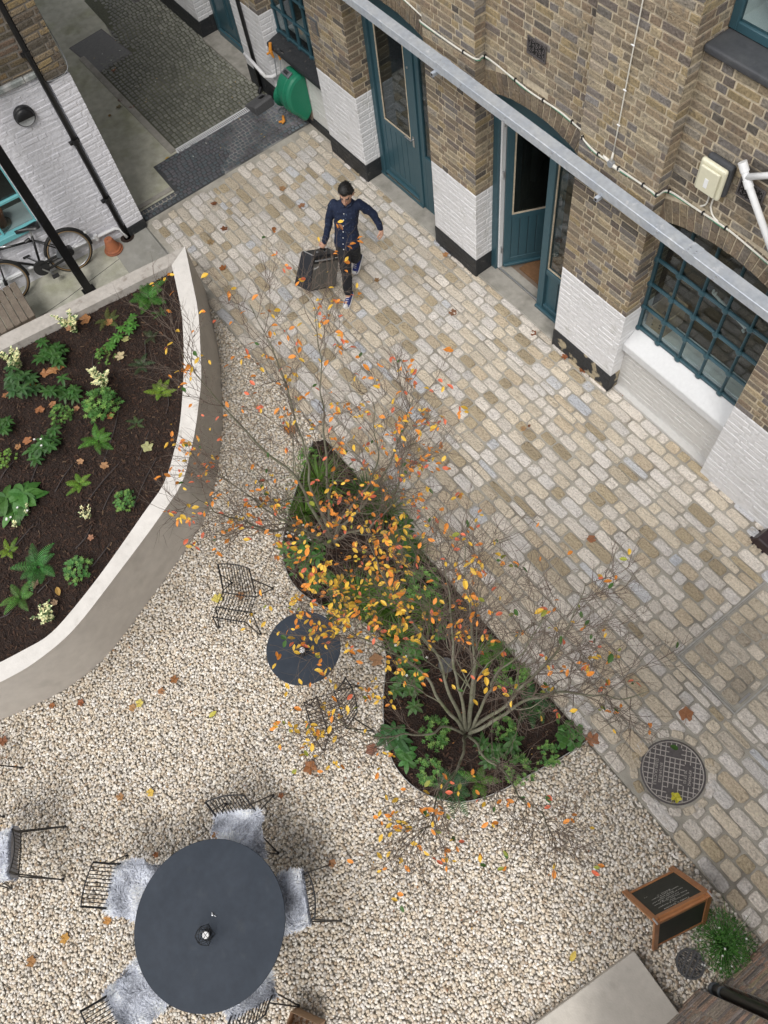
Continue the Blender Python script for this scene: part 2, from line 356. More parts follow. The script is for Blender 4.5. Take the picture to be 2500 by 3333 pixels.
# bed between gravel and setts
bed_px = [(1062, 1432), (1020, 1440), (985, 1540), (955, 1630), (930, 1720), (922, 1780), (930, 1850), (965, 1915), (1030, 1965), (1100, 1995), (1180, 2025), (1235, 2070), (1256, 2130), (1254, 2200), (1248, 2280), (1250, 2360), (1262, 2430), (1290, 2500), (1350, 2565), (1430, 2603), (1520, 2610), (1620, 2580), (1730, 2520), (1830, 2465), (1905, 2418)]
bed = [G(x, y)[:2] for x, y in bed_px]
bed[0] = (bed[0][0], YC); bed[-1] = (bed[-1][0], YC)
bed_s = [tuple(p) for p in catmull(bed[1:], 4)]
bed_poly = [bed[0]] + bed_s

# concrete path by the left building, sheet over ground
m = MB()
m.prism([(-9.6, -5), (-7.4, -5), (-7.4, 1.4), (-7.5, 1.62), (-8.12, 1.62), (-8.46, 1.6), (-9.08, 1.62), (-9.6, 1.62)], -.03, 0.0, side=False)
structure(m.build('concrete_path', 'concrete'))
m = MB(); m.prism([(-9.6, -5), (-8.0, -5), (-8.05, 1.0), (-8.8, 1.05), (-9.25, 1.05), (-9.6, 1.05)], 0, .004, side=False)
structure(m.build('old_concrete_slab', 'mossy'))
m = MB(); m.tube([(-8.82, 1.05, .003), (-8.7, .2, .003), (-8.65, -.4, .003)], .005, 4)
structure(m.build('slab_crack', 'blackp'))
# passage concrete
m = MB(); m.prism([(-30, -6), (-9.3, -6), (-9.3, 2.27), (-10.06, 2.3), (-10.08, 2.72), (-13.0, 2.72), (-13.3, 3.3), (-14.3, 3.5), (-14.5, 4.6), (-30, 4.6)], -.03, -.002, side=False)
structure(m.build('passage_concrete', 'mossy'))
m = MB(); m.prism([(-9.17, 1.62), (-9.3, 1.62), (-9.3, 2.27), (-9.38, 2.27), (-9.38, 1.62)], -.02, .0, side=False)
m.box(-13.2, 2.62, -.02, -10.12, 2.72, .01)
m.box(-9.52, 1.64, -.02, -9.44, 2.27, .012)
structure(m.build('concrete_kerb', 'step'))

# beds of jointing under the setts
m = MB(); m.prism([(-9.17, 1.63), (-8.46, 1.63), (-7.48, 1.63), (-7.46, YC), (3.5, YC), (3.5, 4.75), (-9.17, 4.75)], -.03, .0, side=False)
structure(m.build('sett_paving_bed', 'joint'))
m = MB(); m.prism([(-10.07, 2.29), (-9.40, 2.27), (-9.40, 1.62), (-9.17, 1.62), (-9.17, 4.75), (-10.07, 4.75)], -.03, -.001, side=False)
structure(m.build('dark_paving_bed', 'slatej'))
m = MB(); m.prism([(-10.07, 3.15), (-9.5, 3.3), (-9.30, 3.0), (-9.172, 3.0), (-9.172, 4.75), (-10.07, 4.75)], -.03, .0005, side=False)
structure(m.build('pale_jointing_patch', 'palej'))
m = MB(); m.prism([(-14.6, 3.42), (-13.2, 3.36), (-13.0, 2.72), (-10.13, 2.72), (-10.13, 4.75), (-14.6, 4.75)], -.03, -.0008, side=False)
structure(m.build('passage_sett_bed', 'granj'))

def setts(name, cells, mt, seed, hmin=.006, hmax=.014, rnd=.28, rough=.0025, n=16):
    "cells: (cx, cy, w, h, ang, colour). rounded stones as one paving surface"
    g = np.random.default_rng(seed); V = []; F = []; C = []; base = 0
    th = np.linspace(0, 2*np.pi, n, endpoint=False)+np.pi/n
    rings = [(1.0, -.022), (.985, -.002), (.93, .0), (.80, .001), (.45, .0018)]
    for cx, cy, w_, h_, a, c in cells:
        e = .36; ct = np.sign(np.cos(th))*np.abs(np.cos(th))**e; stt = np.sign(np.sin(th))*np.abs(np.sin(th))**e
        wob = 1+g.normal(0, .018, n); H = g.uniform(hmin, hmax); tx, ty = g.normal(0, .010, 2)
        vs = []
        for k, (sc, dz) in enumerate(rings):
            x = ct*w_/2*wob*sc if k < 2 else ct*(w_/2*wob-(1-sc)*min(w_, h_)/2*(1 if k < 4 else 1))*1.0
            y = stt*h_/2*wob*sc if k < 2 else stt*(h_/2*wob-(1-sc)*min(w_, h_)/2)
            z = H*(1 if k > 1 else .55)+dz+g.normal(0, rough if k > 1 else .0005, n)+tx*x/w_*.4+ty*y/h_*.4
            if k == 0: z = np.full(n, -.01)
            vs.append(np.c_[x, y, z])
        vs.append(np.array([[0, 0, H+.002]])); P = np.concatenate(vs)
        ca, sa = np.cos(a), np.sin(a); Q = P.copy(); Q[:, 0] = P[:, 0]*ca-P[:, 1]*sa+cx; Q[:, 1] = P[:, 0]*sa+P[:, 1]*ca+cy
        V.append(Q); C.append(np.tile(np.array(c)*g.uniform(.9, 1.1), (len(Q), 1)))
        for k in range(len(rings)-1):
            i = np.arange(n); j = (i+1) % n; F.append(base+np.c_[k*n+i, k*n+j, (k+1)*n+j, (k+1)*n+i])
        k = len(rings)-1; i = np.arange(n); j = (i+1) % n; ctr = len(rings)*n
        F.append(base+np.c_[k*n+i, k*n+j, np.full(n, ctr), np.full(n, ctr)])
        base += len(Q)
    V = np.concatenate(V); C = np.concatenate(C); F = np.concatenate(F)
    quads = F[F[:, 2] != F[:, 3]]; tris = F[F[:, 2] == F[:, 3]][:, :3]
    t2 = np.concatenate([quads[:, [0, 1, 2]], quads[:, [0, 2, 3]], tris])
    return structure(npmesh(name, V, t2, mt, C, smooth=True))

STONE = [(.56, .49, .39), (.48, .40, .295), (.40, .33, .225), (.62, .57, .51), (.60, .55, .49), (.54, .48, .40), (.34, .28, .19), (.56, .53, .50), (.50, .50, .51), (.43, .44, .465), (.60, .56, .52), (.50, .43, .33)]
SW = [5, 4, 3, 5, 5, 4, 1.6, 4, 1.6, .35, 5, 3]
CV = (1.88, 2.17)                     # round inspection cover centre is computed below
mh = [G(2098, 2446), G(2283, 2560), G(2190, 2430), G(2190, 2620)]
MHC = (sum(p[0] for p in mh)/4, sum(p[1] for p in mh)/4); MHR = .262
RC = [G(2207.2, 2135.6), G(2392.3, 2320.7), G(2485.8, 1901.7)]   # recessed paved cover
rcx0, rcx1, rcy0, rcy1 = RC[0][0], RC[1][0], RC[0][1], RC[2][1]+.02
cells = []; row = YC+.008; g = random.Random(5); PAL = g
k = 0
brk = [rcy0-.012, rcy1+.012, 9]
while row < 4.62:
    rh = g.uniform(.116, .138); nb = min(b for b in brk if b > row+.01)
    if nb-row < .21: rh = nb-row if nb-row < .15 else (nb-row)/2
    inrow = row > rcy0-.02 and row+rh < rcy1+.02; x = -9.15+g.uniform(0, .15)
    yc = row+rh/2
    while x < 3.4:
        L = g.choice([.13, .16, .20, .23, .26, .29, .32]) * g.uniform(.92, 1.08)
        if inrow and x < rcx0-.01 < x+L+.06: L = rcx0-.01-x
        if inrow and rcx0-.02 < x < rcx1+.01: x = rcx1+.01; continue
        if L < .04: x += L+.001; continue
        far = x < -7.2
        cx = x+L/2; gap = .017
        ok = True
        if yc < 1.70 and x < -7.5: ok = False
        if yc > 4.40 and (-6.12 > cx > -7.6 or -3.95 > cx > -5.3): ok = False
        if yc > 4.36 and not (-3.02 < cx < -1.66): ok = ok and yc < 4.42
        if math.hypot(cx-MHC[0], yc-MHC[1]) < MHR+.03+min(L, .2)*.35: ok = False
        if ok:
            c = g.choices(STONE, SW)[0]
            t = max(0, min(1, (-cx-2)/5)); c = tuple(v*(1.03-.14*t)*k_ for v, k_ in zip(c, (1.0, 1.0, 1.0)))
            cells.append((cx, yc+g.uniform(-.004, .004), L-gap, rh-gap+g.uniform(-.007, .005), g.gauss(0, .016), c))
        x += L
    row += rh; k += 1
# fill the collar round the cover with the pieces that were left out: small cut stones
for i in range(17):
    a = i/17*2*math.pi; r = MHR+.075
    c = g.choices(STONE, SW)[0]; cx, cy = MHC[0]+r*math.cos(a), MHC[1]+r*math.sin(a)
    if cy < YC+.05: continue
    cells.append((cx, cy, .07, .105, a, c))
# stones inside the recessed cover
row = rcy0+.03
while row < rcy1-.08:
    rh = g.uniform(.115, .13); x = rcx0+.025
    while x < rcx1-.08:
        L = min(g.choice([.14, .17, .2, .24]), rcx1-.02-x)
        if L > .07: cells.append((x+L/2, row+rh/2, L-.016, rh-.017, g.gauss(0, .012), g.choice([(.50, .43, .33), (.44, .38, .30), (.54, .48, .40), (.38, .33, .26)])))
        x += L
    row += rh
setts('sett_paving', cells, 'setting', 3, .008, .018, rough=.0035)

cells = []; y = 1.66
g = random.Random(9)
x = -9.20
while x > -10.05:
    rw = .062; y = 1.66+g.uniform(0, .04)
    while y < 4.5:
        L = g.uniform(.052, .085)
        if not (x < -9.36 and y < 2.3):
            fade = max(0, min(1, (y-3.1)/.5))*max(0, 1-abs(x+9.5)/.5)
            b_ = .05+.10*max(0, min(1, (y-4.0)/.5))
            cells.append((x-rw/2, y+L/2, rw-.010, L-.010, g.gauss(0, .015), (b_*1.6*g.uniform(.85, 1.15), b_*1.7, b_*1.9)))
        y += L
    x -= rw
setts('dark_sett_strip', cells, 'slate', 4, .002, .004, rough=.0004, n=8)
cells = []; x = -10.17
while x > -14.5:
    rw = .078; y = 2.74
    while y < 4.6:
        L = g.uniform(.066, .082)
        if not (y < 3.42+.15*math.sin(x*3) and x < -12.75-.1*math.sin(y*9)):
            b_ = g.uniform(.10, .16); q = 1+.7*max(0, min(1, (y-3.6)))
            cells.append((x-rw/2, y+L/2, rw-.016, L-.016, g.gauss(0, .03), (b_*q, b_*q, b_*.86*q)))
        y += L
    x -= rw
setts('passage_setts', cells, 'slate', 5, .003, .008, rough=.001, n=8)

# ---------------------------------------------------------------- gravel
m = MB(); m.prism([(-9, -9), (4.2, -9), (4.2, YC), (-9, YC)], -.03, -.022, side=False)
structure(m.build('gravel_bed', 'gravelbase'))
def ico():
    t = (1+5**.5)/2
    V = np.array([(-1, t, 0), (1, t, 0), (-1, -t, 0), (1, -t, 0), (0, -1, t), (0, 1, t), (0, -1, -t), (0, 1, -t), (t, 0, -1), (t, 0, 1), (-t, 0, -1), (-t, 0, 1)], float)
    V /= np.linalg.norm(V[0])
    F = np.array([(0, 11, 5), (0, 5, 1), (0, 1, 7), (0, 7, 10), (0, 10, 11), (1, 5, 9), (5, 11, 4), (11, 10, 2), (10, 7, 6), (7, 1, 8), (3, 9, 4), (3, 4, 2), (3, 2, 6), (3, 6, 8), (3, 8, 9), (4, 9, 5), (2, 4, 11), (6, 2, 10), (8, 6, 7), (9, 8, 1)])
    return V, F
IV, IF = ico()
def scatter_stones(name, pts, size, zoff, pal, pw, mt='stone', flat=.55, seed=1):
    g = np.random.default_rng(seed); n = len(pts)
    a = size*g.uniform(.75, 1.35, n); b = a*g.uniform(.55, .9, n); c = a*g.uniform(.35, .62, n)*(flat/.55)
    V = IV[None]*(1+g.normal(0, .10, (n, 12, 1)))
    V = V*np.stack([a, b, c*.85], 1)[:, None, :]
    yaw = g.uniform(0, 2*np.pi, n); tilt = g.normal(0, .33, n)
    ct, st = np.cos(tilt)[:, None], np.sin(tilt)[:, None]
    x, z = V[..., 0]*ct+V[..., 2]*st, -V[..., 0]*st+V[..., 2]*ct
    y = V[..., 1]; cy, sy = np.cos(yaw)[:, None], np.sin(yaw)[:, None]
    X = x*cy-y*sy+pts[:, 0:1]; Y = x*sy+y*cy+pts[:, 1:2]; Z = z+(pts[:, 2:3] if pts.shape[1] > 2 else 0)+zoff+g.uniform(-.006, .006, (n, 1))
    P = np.stack([X, Y, Z], 2).reshape(-1, 3)
    F = (IF[None]+(np.arange(n)*12)[:, None, None]).reshape(-1, 3)
    ci = g.choice(len(pal), n, p=np.array(pw)/sum(pw)); C = np.array(pal)[ci]*g.uniform(.85, 1.12, (n, 1)); C = np.repeat(C, 12, axis=0)
    return npmesh(name, P, F, mt, C, smooth=True)
gp = []
sp = .0205
xs = np.arange(-7.7, 2.4, sp); ys = np.arange(-4.4, YC, sp)
X, Y = np.meshgrid(xs, ys); X = X.ravel()+rng.uniform(-.012, .012, X.size); Y = Y.ravel()+rng.uniform(-.012, .012, Y.size)
# keep only what the yard shows: a band following the frame
px_corner = [G(-150, 1500)[:2], G(2700, 1500)[:2], G(2700, 3450)[:2], G(-150, 3450)[:2]]
keep = inpoly(X, Y, px_corner) & ~inpoly(X, Y, outer_full) & ~inpoly(X, Y, bed_poly) & (Y < YC-.01) & ~((X > 1.12) & (Y < .70) & (X < 1.7) & (Y > -1))
keep |= (inpoly(X, Y, [(-7.6, YC), (-7.6, 0.3), (-2, -1), (-2, YC)]) & ~inpoly(X, Y, outer_full) & ~inpoly(X, Y, bed_poly))
X, Y = X[keep], Y[keep]
GP = [(.68, .63, .55), (.62, .55, .46), (.75, .72, .66), (.56, .49, .39), (.50, .42, .33), (.44, .41, .37), (.65, .61, .56), (.70, .62, .50), (.38, .30, .22), (.80, .77, .73)]
GW = [6, 5, 5, 4, 3, 3, 5, 3, 1.2, 2]
GP = [(a*1.0, b*.985, c*.965) for a, b, c in GP]
o = scatter_stones('gravel', np.c_[X, Y],   .0172, .0, GP, GW, seed=2)
tag(o, 'pale cream gravel of rounded pebbles covering the yard', 'gravel', kind='stuff')
# ================================================================ BRICK BUILDING (right)
BR = [(.27, .20, .115), (.31, .25, .155), (.20, .155, .10), (.23, .175, .11), (.10, .085, .07), (.25, .215, .165), (.35, .27, .15), (.22, .155, .095), (.17, .15, .135), (.29, .215, .10), (.14, .11, .09)]
BR = [tuple((v*.80+sum(c)/3*.24)*1.02 for v in c) for c in BR]
BWT = [5, 4, 4, 5, 1.5, 3, 1.5, 3, 3, 3, 2.5]
CH = .07
def bricks(mb, O, U, N, u0, u1, z0, z1, mi=0, depth=.006, keep=None, bl=.20, pal=BR, pw=BWT, seed=0, c0=0, c1=0, gap=.0125, jit=.0032, flat=None, inset=.004, tint=None):
    g = random.Random(seed); O = np.array(O, float); U = np.array([U[0], U[1], 0.]); N = np.array([N[0], N[1], 0.]); Zv = np.array([0, 0, 1.])
    k0 = int(math.floor(z0/CH+1e-6)); k1 = int(math.ceil(z1/CH-1e-6))
    for k in range(k0, k1):
        za, zb = max(z0, k*CH)+gap/2, min(z1, (k+1)*CH)-gap/2
        if zb-za < .012: continue
        u = u0-(bl*.75 if k % 2 else 0)-g.uniform(0, .012); i = k % 2
        while u < u1-.002:
            L = bl+.01 if i % 2 == 0 else bl*.5+.008
            L *= g.uniform(.96, 1.04)
            if u1-(u+L) < .035: L = u1-u
            a, b = max(u0, u)+(gap/2 if u > u0 else (0 if c0 else gap/2)), min(u1, u+L)-(gap/2 if u+L < u1-.001 else (0 if c1 else gap/2))
            u += L; i += 1
            if b-a < .015: continue
            if keep and not keep((a+b)/2, (za+zb)/2): continue
            ia = 0 if (c0 and abs(a-u0) < 1e-6) else inset; ib = 0 if (c1 and abs(b-u1) < 1e-6) else inset
            c = flat or g.choices(pal, pw)[0]; q = g.uniform(.88, 1.12); c = tuple(v*q for v in c)
            if tint: c = tint((a+b)/2, (za+zb)/2, c)
            def P(uu, zz, d): return O+U*uu+Zv*zz+N*d
            j = lambda: g.uniform(-jit, jit)
            d = g.uniform(-.001, .003)
            F = [P(a+ia+j()*(ia > 0), za+inset+j(), d+j()*.5), P(b-ib+j()*(ib > 0), za+inset+j(), d+j()*.5), P(b-ib+j()*(ib > 0), zb-inset+j(), d+j()*.5), P(a+ia+j()*(ia > 0), zb-inset+j(), d+j()*.5)]
            B = [P(a, za, -depth-.003), P(b, za, -depth-.003), P(b, zb, -depth-.003), P(a, zb, -depth-.003)]
            s = (U[0]*N[1]-U[1]*N[0])
            fs = [(0, 1, 2, 3), (4, 5, 1, 0), (5, 6, 2, 1), (6, 7, 3, 2), (7, 4, 0, 3)]
            if s > 0: fs = [tuple(reversed(f)) for f in fs]
            mb.add(F+B, fs, mi, c)
YP, YA, YF, YB = 4.38, 4.50, 4.62, 4.78      # pier face, arch panel face, joinery plane, back of wall
ZT = 6.2; ZW = 1.26; ZK = .28                # top, top of white paint, top of black plinth
bld = thing('brick_building', 'long stock brick workshop front with white painted base, arched door openings and teal joinery', 'building', (-4, 4.38, 0))
BO = Vector((-4, 4.38, 0))
def bpart(mb, name, mats, parent=None, **k):
    o = mb.build(name, mats, **k); 
    if parent is None: o.parent = bld; o.matrix_parent_inverse = Matrix.Translation(-BO)
    else: o.parent = parent
    return o
PIERS = [(-14.8, -12.05, 0), (-10.62, -9.80, 1), (-8.445, -7.585, 2), (-6.10, -5.30, 3), (-3.92, -3.02, 4), (-1.655, 1.2, 5)]
BAYS = [(-9.80, -8.445, 2.60, .10, 10), (-7.585, -6.10, 2.64, .14, 11), (-5.30, -3.92, 2.60, .14, 12), (-3.02, -1.655, 2.57, .14, 13), (-12.05, -10.62, 2.5, .12, 14)]
def smoke(u, z, c):                    # efflorescence bloom and grime that belong to the bricks
    x = u
    e = math.exp(-((x+4.0)/.16)**2-((z-3.35)/.55)**2)
    return tuple(v*(1-.55*e)+.42*.55*e for v in c)
wall = MB()
for x0, x1, sd in PIERS:
    top = 1.33 if sd == 1 else ZW
    wall.box(x0+.004, YP+.006, top, x1-.006, YB, ZT, 1)
    bricks(wall, (0, YP, 0), (1, 0), (0, -1), x0, x1, top, ZT, 0, seed=sd, c1=1, tint=smoke)
    bricks(wall, (x1, 0, 0), (0, 1), (1, 0), YP, YB, top, ZT, 0, seed=sd+50, c0=1)
    paint = MB(); plinth = MB()
    paint.box(x0+.003, YP+.002, ZK, x1-.003, YB, top, 0)
    bricks(paint, (0, YP, 0), (1, 0), (0, -1), x0, x1, ZK, top, 0, depth=.0016, seed=sd+20, c1=1, pal=[(1, 1, 1)], pw=[1], inset=.006, jit=.001, gap=.006)
    bricks(paint, (x1, 0, 0), (0, 1), (1, 0), YP, YB, ZK, top, 0, depth=.0016, seed=sd+70, c0=1, pal=[(1, 1, 1)], pw=[1], inset=.006, jit=.001, gap=.006)
    if sd != 5:
        mi = 1 if sd == 4 else 0
        plinth.box(x0-.004, YP-.006, -.02, x1+.004, YB, ZK, mi)
        bricks(plinth, (0, YP-.007, 0), (1, 0), (0, -1), x0, x1, 0, ZK-.002, mi, depth=.003, seed=sd+90, pal=[(1, 1, 1)], pw=[1], inset=.006, jit=.0015, gap=.006)
    else:
        paint.box(x0+.003, YP+.002, -.02, x1-.003, YB, ZK-.001, 0)
        bricks(paint, (0, YP, 0), (1, 0), (0, -1), x0, x1, 0, ZK, 0, depth=.0016, seed=22, pal=[(1, 1, 1)], pw=[1], inset=.006, jit=.001, gap=.006)
    bpart(paint, 'painted_base', ['white'], bevel=.004)
    if len(plinth.v): bpart(plinth, 'plinth', ['blackp', 'wornblack'], bevel=.008, seg=2)
def arch_z(x, x0, x1, zc, rise): 
    h = (x1-x0)/2; t = (x-(x0+x1)/2)/h; return zc-rise*t*t
for x0, x1, zc, rise, sd in BAYS:
    ZQ = 3.925 if sd == 13 else ZT
    n = 14; apts = [(x0+(x1-x0)*i/n, arch_z(x0+(x1-x0)*i/n, x0, x1, zc, rise)) for i in range(n+1)]
    # mortar body above the arch (a vertical slab with a curved underside)
    b0 = len(wall.v)
    vs = [(x, YA+.006, z) for x, z in apts]+[(x, YA+.006, ZQ) for x, z in apts]+[(x, YB, z) for x, z in apts]+[(x, YB, ZQ) for x, z in apts]
    fs = []
    for i in range(n):
        fs += [(i, i+1, n+1+i+1, n+1+i), (2*(n+1)+i, 2*(n+1)+i+1, i+1, i)]
    wall.add(vs, fs, 1)
    RH = .215
    def kp(u, z, x0=x0, x1=x1, zc=zc, rise=rise): return z > arch_z(u, x0, x1, zc, rise)+RH+.025
    holes = []
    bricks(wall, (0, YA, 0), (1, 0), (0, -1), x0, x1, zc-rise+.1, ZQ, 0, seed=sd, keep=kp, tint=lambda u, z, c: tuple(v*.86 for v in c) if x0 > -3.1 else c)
    arches = MB()
    h = (x1-x0)/2; cx = (x0+x1)/2; Rr = (h*h+rise*rise)/(2*rise); zc0 = zc-Rr; am = math.asin(h/Rr)
    nv = int(2*am*(Rr+.1)/.078); g = random.Random(sd)
    for i in range(nv):
        a0 = -am+2*am*i/nv; a1 = -am+2*am*(i+1)/nv; ga = .0065/Rr
        cuts = [(0, RH)] if g.random() < .45 else ([(0, RH*.5), (RH*.5, RH)])
        for r0, r1 in cuts:
            c = g.choices(BR, BWT)[0]; q_ = g.uniform(.7, .95); c = tuple((v*.55+w_*.45)*q_ for v, w_ in zip(c, (.23, .18, .13)))
            q = []
            for a, r in ((a0+ga, r0+.003), (a1-ga, r0+.003), (a1-ga, r1-.004), (a0+ga, r1-.004)):
                q.append((cx+(Rr+r)*math.sin(a), zc0+(Rr+r)*math.cos(a)))
            yj = YA-g.uniform(-.001, .004)
            yj -= 0.0
            vs = [(x, yj, z) for x, z in q]+[(x, YB-.02, z) for x, z in q]
            arches.add(vs, [(0, 1, 2, 3), (1, 0, 4, 5), (2, 1, 5, 6), (3, 2, 6, 7), (0, 3, 7, 4)], 0, c)
    bpart(arches, 'arch', ['brick'])
bpart(wall, 'wall', ['brick', 'mortar'])
# walls under the two windows
m = MB(); m.box(-3.02, YA+.02, -.02, -1.655, YB, .80); 
bricks(m, (0, YA+.018, 0), (1, 0), (0, -1), -3.02, -1.655, .05, .78, 0, depth=.0016, seed=33, pal=[(1, 1, 1)], pw=[1], inset=.006, jit=.001, gap=.006)
m.prism([(-3.0, 4.46), (-1.66, 4.44), (-1.66, 4.53), (-3.0, 4.53)], -.01, .045)
bpart(m, 'apron_wall', ['cream'], bevel=.004)
m = MB(); m.add([(-3.02, 4.45, .70), (-1.655, 4.45, .70), (-1.655, 4.70, .70), (-3.02, 4.70, .70), (-3.02, 4.45, .80), (-1.655, 4.45, .80), (-1.655, 4.64, .93), (-3.02, 4.64, .93), (-1.655, 4.7, .93), (-3.02, 4.7, .93)],
      [(0, 1, 5, 4), (4, 5, 6, 7), (7, 6, 8, 9), (0, 3, 2, 1), (3, 9, 8, 2), (0, 4, 7, 9, 3), (1, 2, 8, 6, 5)])
bpart(m, 'window_sill', 'sillw', bevel=.008)
m = MB(); m.box(-9.80, YA, .12, -8.445, YB, .84)
bricks(m, (0, YA, 0), (1, 0), (0, -1), -9.80, -8.445, .14, .80, 0, depth=.002, seed=34, pal=[(1, 1, 1)], pw=[1], inset=.006, jit=.001, gap=.006)
bpart(m, 'apron_wall', ['oldwhite'])
m = MB(); m.box(-9.80, YA-.02, -.02, -8.445, YB-.01, .14); bpart(m, 'plinth', 'blackp', bevel=.01)
m = MB(); m.add([(-9.80, 4.40, .90), (-8.445, 4.40, .90), (-8.445, 4.70, .90), (-9.80, 4.70, .90), (-9.80, 4.40, .965), (-8.445, 4.40, .965), (-8.445, 4.64, 1.02), (-9.80, 4.64, 1.02), (-8.445, 4.7, 1.02), (-9.80, 4.7, 1.02)],
      [(0, 1, 5, 4), (4, 5, 6, 7), (7, 6, 8, 9), (0, 3, 2, 1), (3, 9, 8, 2), (0, 4, 7, 9, 3), (1, 2, 8, 6, 5)])
n_ = 12
prof = [(-9.78+i*1.32/n_, .90-.055*(.5+.5*math.sin(i*1.7))-.05*(i/n_)) for i in range(n_+1)]
vs = [(x, 4.492, .93) for x, z in prof]+[(x, 4.492, z) for x, z in prof]+[(x, 4.505, .93) for x, z in prof]+[(x, 4.505, z) for x, z in prof]
k_ = n_+1
m.add(vs, [f for i in range(n_) for f in ((i, i+1, k_+i+1, k_+i), (k_+i, k_+i+1, 3*k_+i+1, 3*k_+i))])
bpart(m, 'window_sill', 'blackp', bevel=.012)
# door steps
for x0, x1, zz, yy in ((-7.585, -6.10, .03, 4.40), (-5.30, -3.92, .03, 4.40), (-12.05, -10.62, .045, 4.34)):
    m = MB(); m.box(x0, yy, -.02, x1, 4.66, zz); m.box(x0, 4.66, -.02, x1, 5.9, zz+.012)
    bpart(m, 'door_step', 'step', bevel=.01)
# dark rooms behind the openings
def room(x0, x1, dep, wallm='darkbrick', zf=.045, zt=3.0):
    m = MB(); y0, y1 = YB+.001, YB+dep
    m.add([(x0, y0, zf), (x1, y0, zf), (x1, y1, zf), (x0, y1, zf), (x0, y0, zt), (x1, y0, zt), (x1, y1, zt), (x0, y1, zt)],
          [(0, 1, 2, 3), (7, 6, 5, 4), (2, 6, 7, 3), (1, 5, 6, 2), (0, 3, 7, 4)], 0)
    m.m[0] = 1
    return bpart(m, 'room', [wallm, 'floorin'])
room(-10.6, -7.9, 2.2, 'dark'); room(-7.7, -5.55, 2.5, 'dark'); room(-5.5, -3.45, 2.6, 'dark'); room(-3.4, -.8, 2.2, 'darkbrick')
# ---------------------------------------------------------------- joinery
def door_leaf(x0, x1, y, z0, z1, rail_z, name='door', stile=.085, handle_side=1, swing=None, boards=5):
    "glazed door: frame, boarded lower panel, pane; built in wall plane then swung about its left edge"
    m = MB(); t = .03
    for a, b in ((x0, x0+stile), (x1-stile*1.35, x1)): m.box(a, y-t/2, z0, b, y+t/2, z1)
    m.box(x0+stile, y-t/2+.001, z1-.09, x1-stile*1.35, y+t/2-.001, z1-.001)
    m.box(x0+stile, y-t/2+.001, z0, x1-stile*1.35, y+t/2-.001, z0+.13)
    m.box(x0+stile, y-t/2+.001, rail_z, x1-stile*1.35, y+t/2-.001, rail_z+.075)
    m.bar((x0+.01, y-t/2-.012, z0+.03), (x1-.01, y-t/2-.012, z0+.03), .03, .035)
    p = MB(); a0, a1 = x0+stile, x1-stile*1.35; bw = (a1-a0)/boards
    p.box(a0, y-.004, z0+.12, a1, y+.006, rail_z+.01, 1)
    for i in range(boards): p.box(a0+i*bw+.004, y-.010, z0+.13, a0+(i+1)*bw-.004, y+.008, rail_z, 0)
    gl = MB(); gl.box(a0, y-.003, rail_z+.07, a1, y+.003, z1-.09)
    bd = MB()
    for q in ((a0, rail_z+.075, a0+.018, z1-.09), (a1-.018, rail_z+.075, a1, z1-.09), (a0+.018, rail_z+.075, a1-.018, rail_z+.093), (a0+.018, z1-.108, a1-.018, z1-.09)):
        bd.box(q[0], y-.012, q[1], q[2], y-.004, q[3])
    h = MB(); hx = x1-.055; hz = .98
    h.lathe([(.0, 0), (.013, 0), (.013, .012)], (0, 0, 0), 12)
    h = MB(); h.tube([(hx, y-.015, hz), (hx, y-.055, hz), (hx-.12, y-.058, hz+.002)], .008, 8)
    h.obox((hx, y-.018, hz-.03), (1, 0, 0), (0, 0, 1), (0, 1, 0), .016, .075, .004)
    h.tube([(hx-.005, y-.014, hz+.93), (hx-.005, y-.022, hz+.93)], .014, 10)
    parts = [(m, 'door_frame', ['teal'], .003), (p, 'boarded_panel', ['teal', 'tealdark'], .002), (gl, 'pane', ['glass'], 0), (bd, 'glazing_bead', ['mortar'], 0), (h, 'handle', ['steel'], 0)]
    if swing:
        mt = Matrix.Translation((x0, y, 0)) @ Matrix.Rotation(swing, 4, 'Z') @ Matrix.Translation((-x0, -y, 0))
        for q in parts: q[0].xform(mt)
    root = bpart(parts[0][0], name, parts[0][2], bevel=parts[0][3])
    for q in parts[1:]:
        o = bpart(q[0], q[1], q[2], root, bevel=q[3])
    return root
def frame_parts(x0, x1, zc_, rise_, z0, head, name='door_frame'):
    m = MB()
    m.box(x0, YF, z0, x0+.06, YF+.10, head); m.box(x1-.06, YF, z0, x1, YF+.10, head); m.box(x0+.061, YF+.002, head-.06, x1-.061, YF+.098, head)
    return m
# door bay 1: closed door on the left half, arched head filled in
def arch_fill(x0, x1, zc, rise, z0, y):
    n = 10; m = MB(); pts = [(x0+(x1-x0)*i/n, arch_z(x0+(x1-x0)*i/n, x0, x1, zc, rise)+.01) for i in range(n+1)]
    vs = [(x, y, z) for x, z in pts]+[(x, y, z0) for x, z in pts]+[(x, y+.05, z) for x, z in pts]+[(x, y+.05, z0) for x, z in pts]; k = n+1
    m.add(vs, [f for i in range(n) for f in ((i, k+i, k+i+1, i+1), (k+i, 3*k+i, 3*k+i+1, k+i+1))]); return m
XD = -6.86+.18
m = MB()
for a, b in ((-7.585, -7.505), (-6.74, -6.66)): m.box(a, YF, .03, b, YF+.09, 2.36)
m.box(-7.50, YF+.002, 2.28, -6.745, YF+.088, 2.358); m.box(-7.585, YF-.012, .025, -6.66, YF+.001, .07)
fr1 = bpart(m, 'door_surround', 'teal', bevel=.004)
door_leaf(-7.50, -6.745, YF+.045, .075, 2.275, .86)
m = arch_fill(-7.585, -6.10, 2.64, .14, 2.36, YF+.01); bpart(m, 'transom_panel', 'teal')
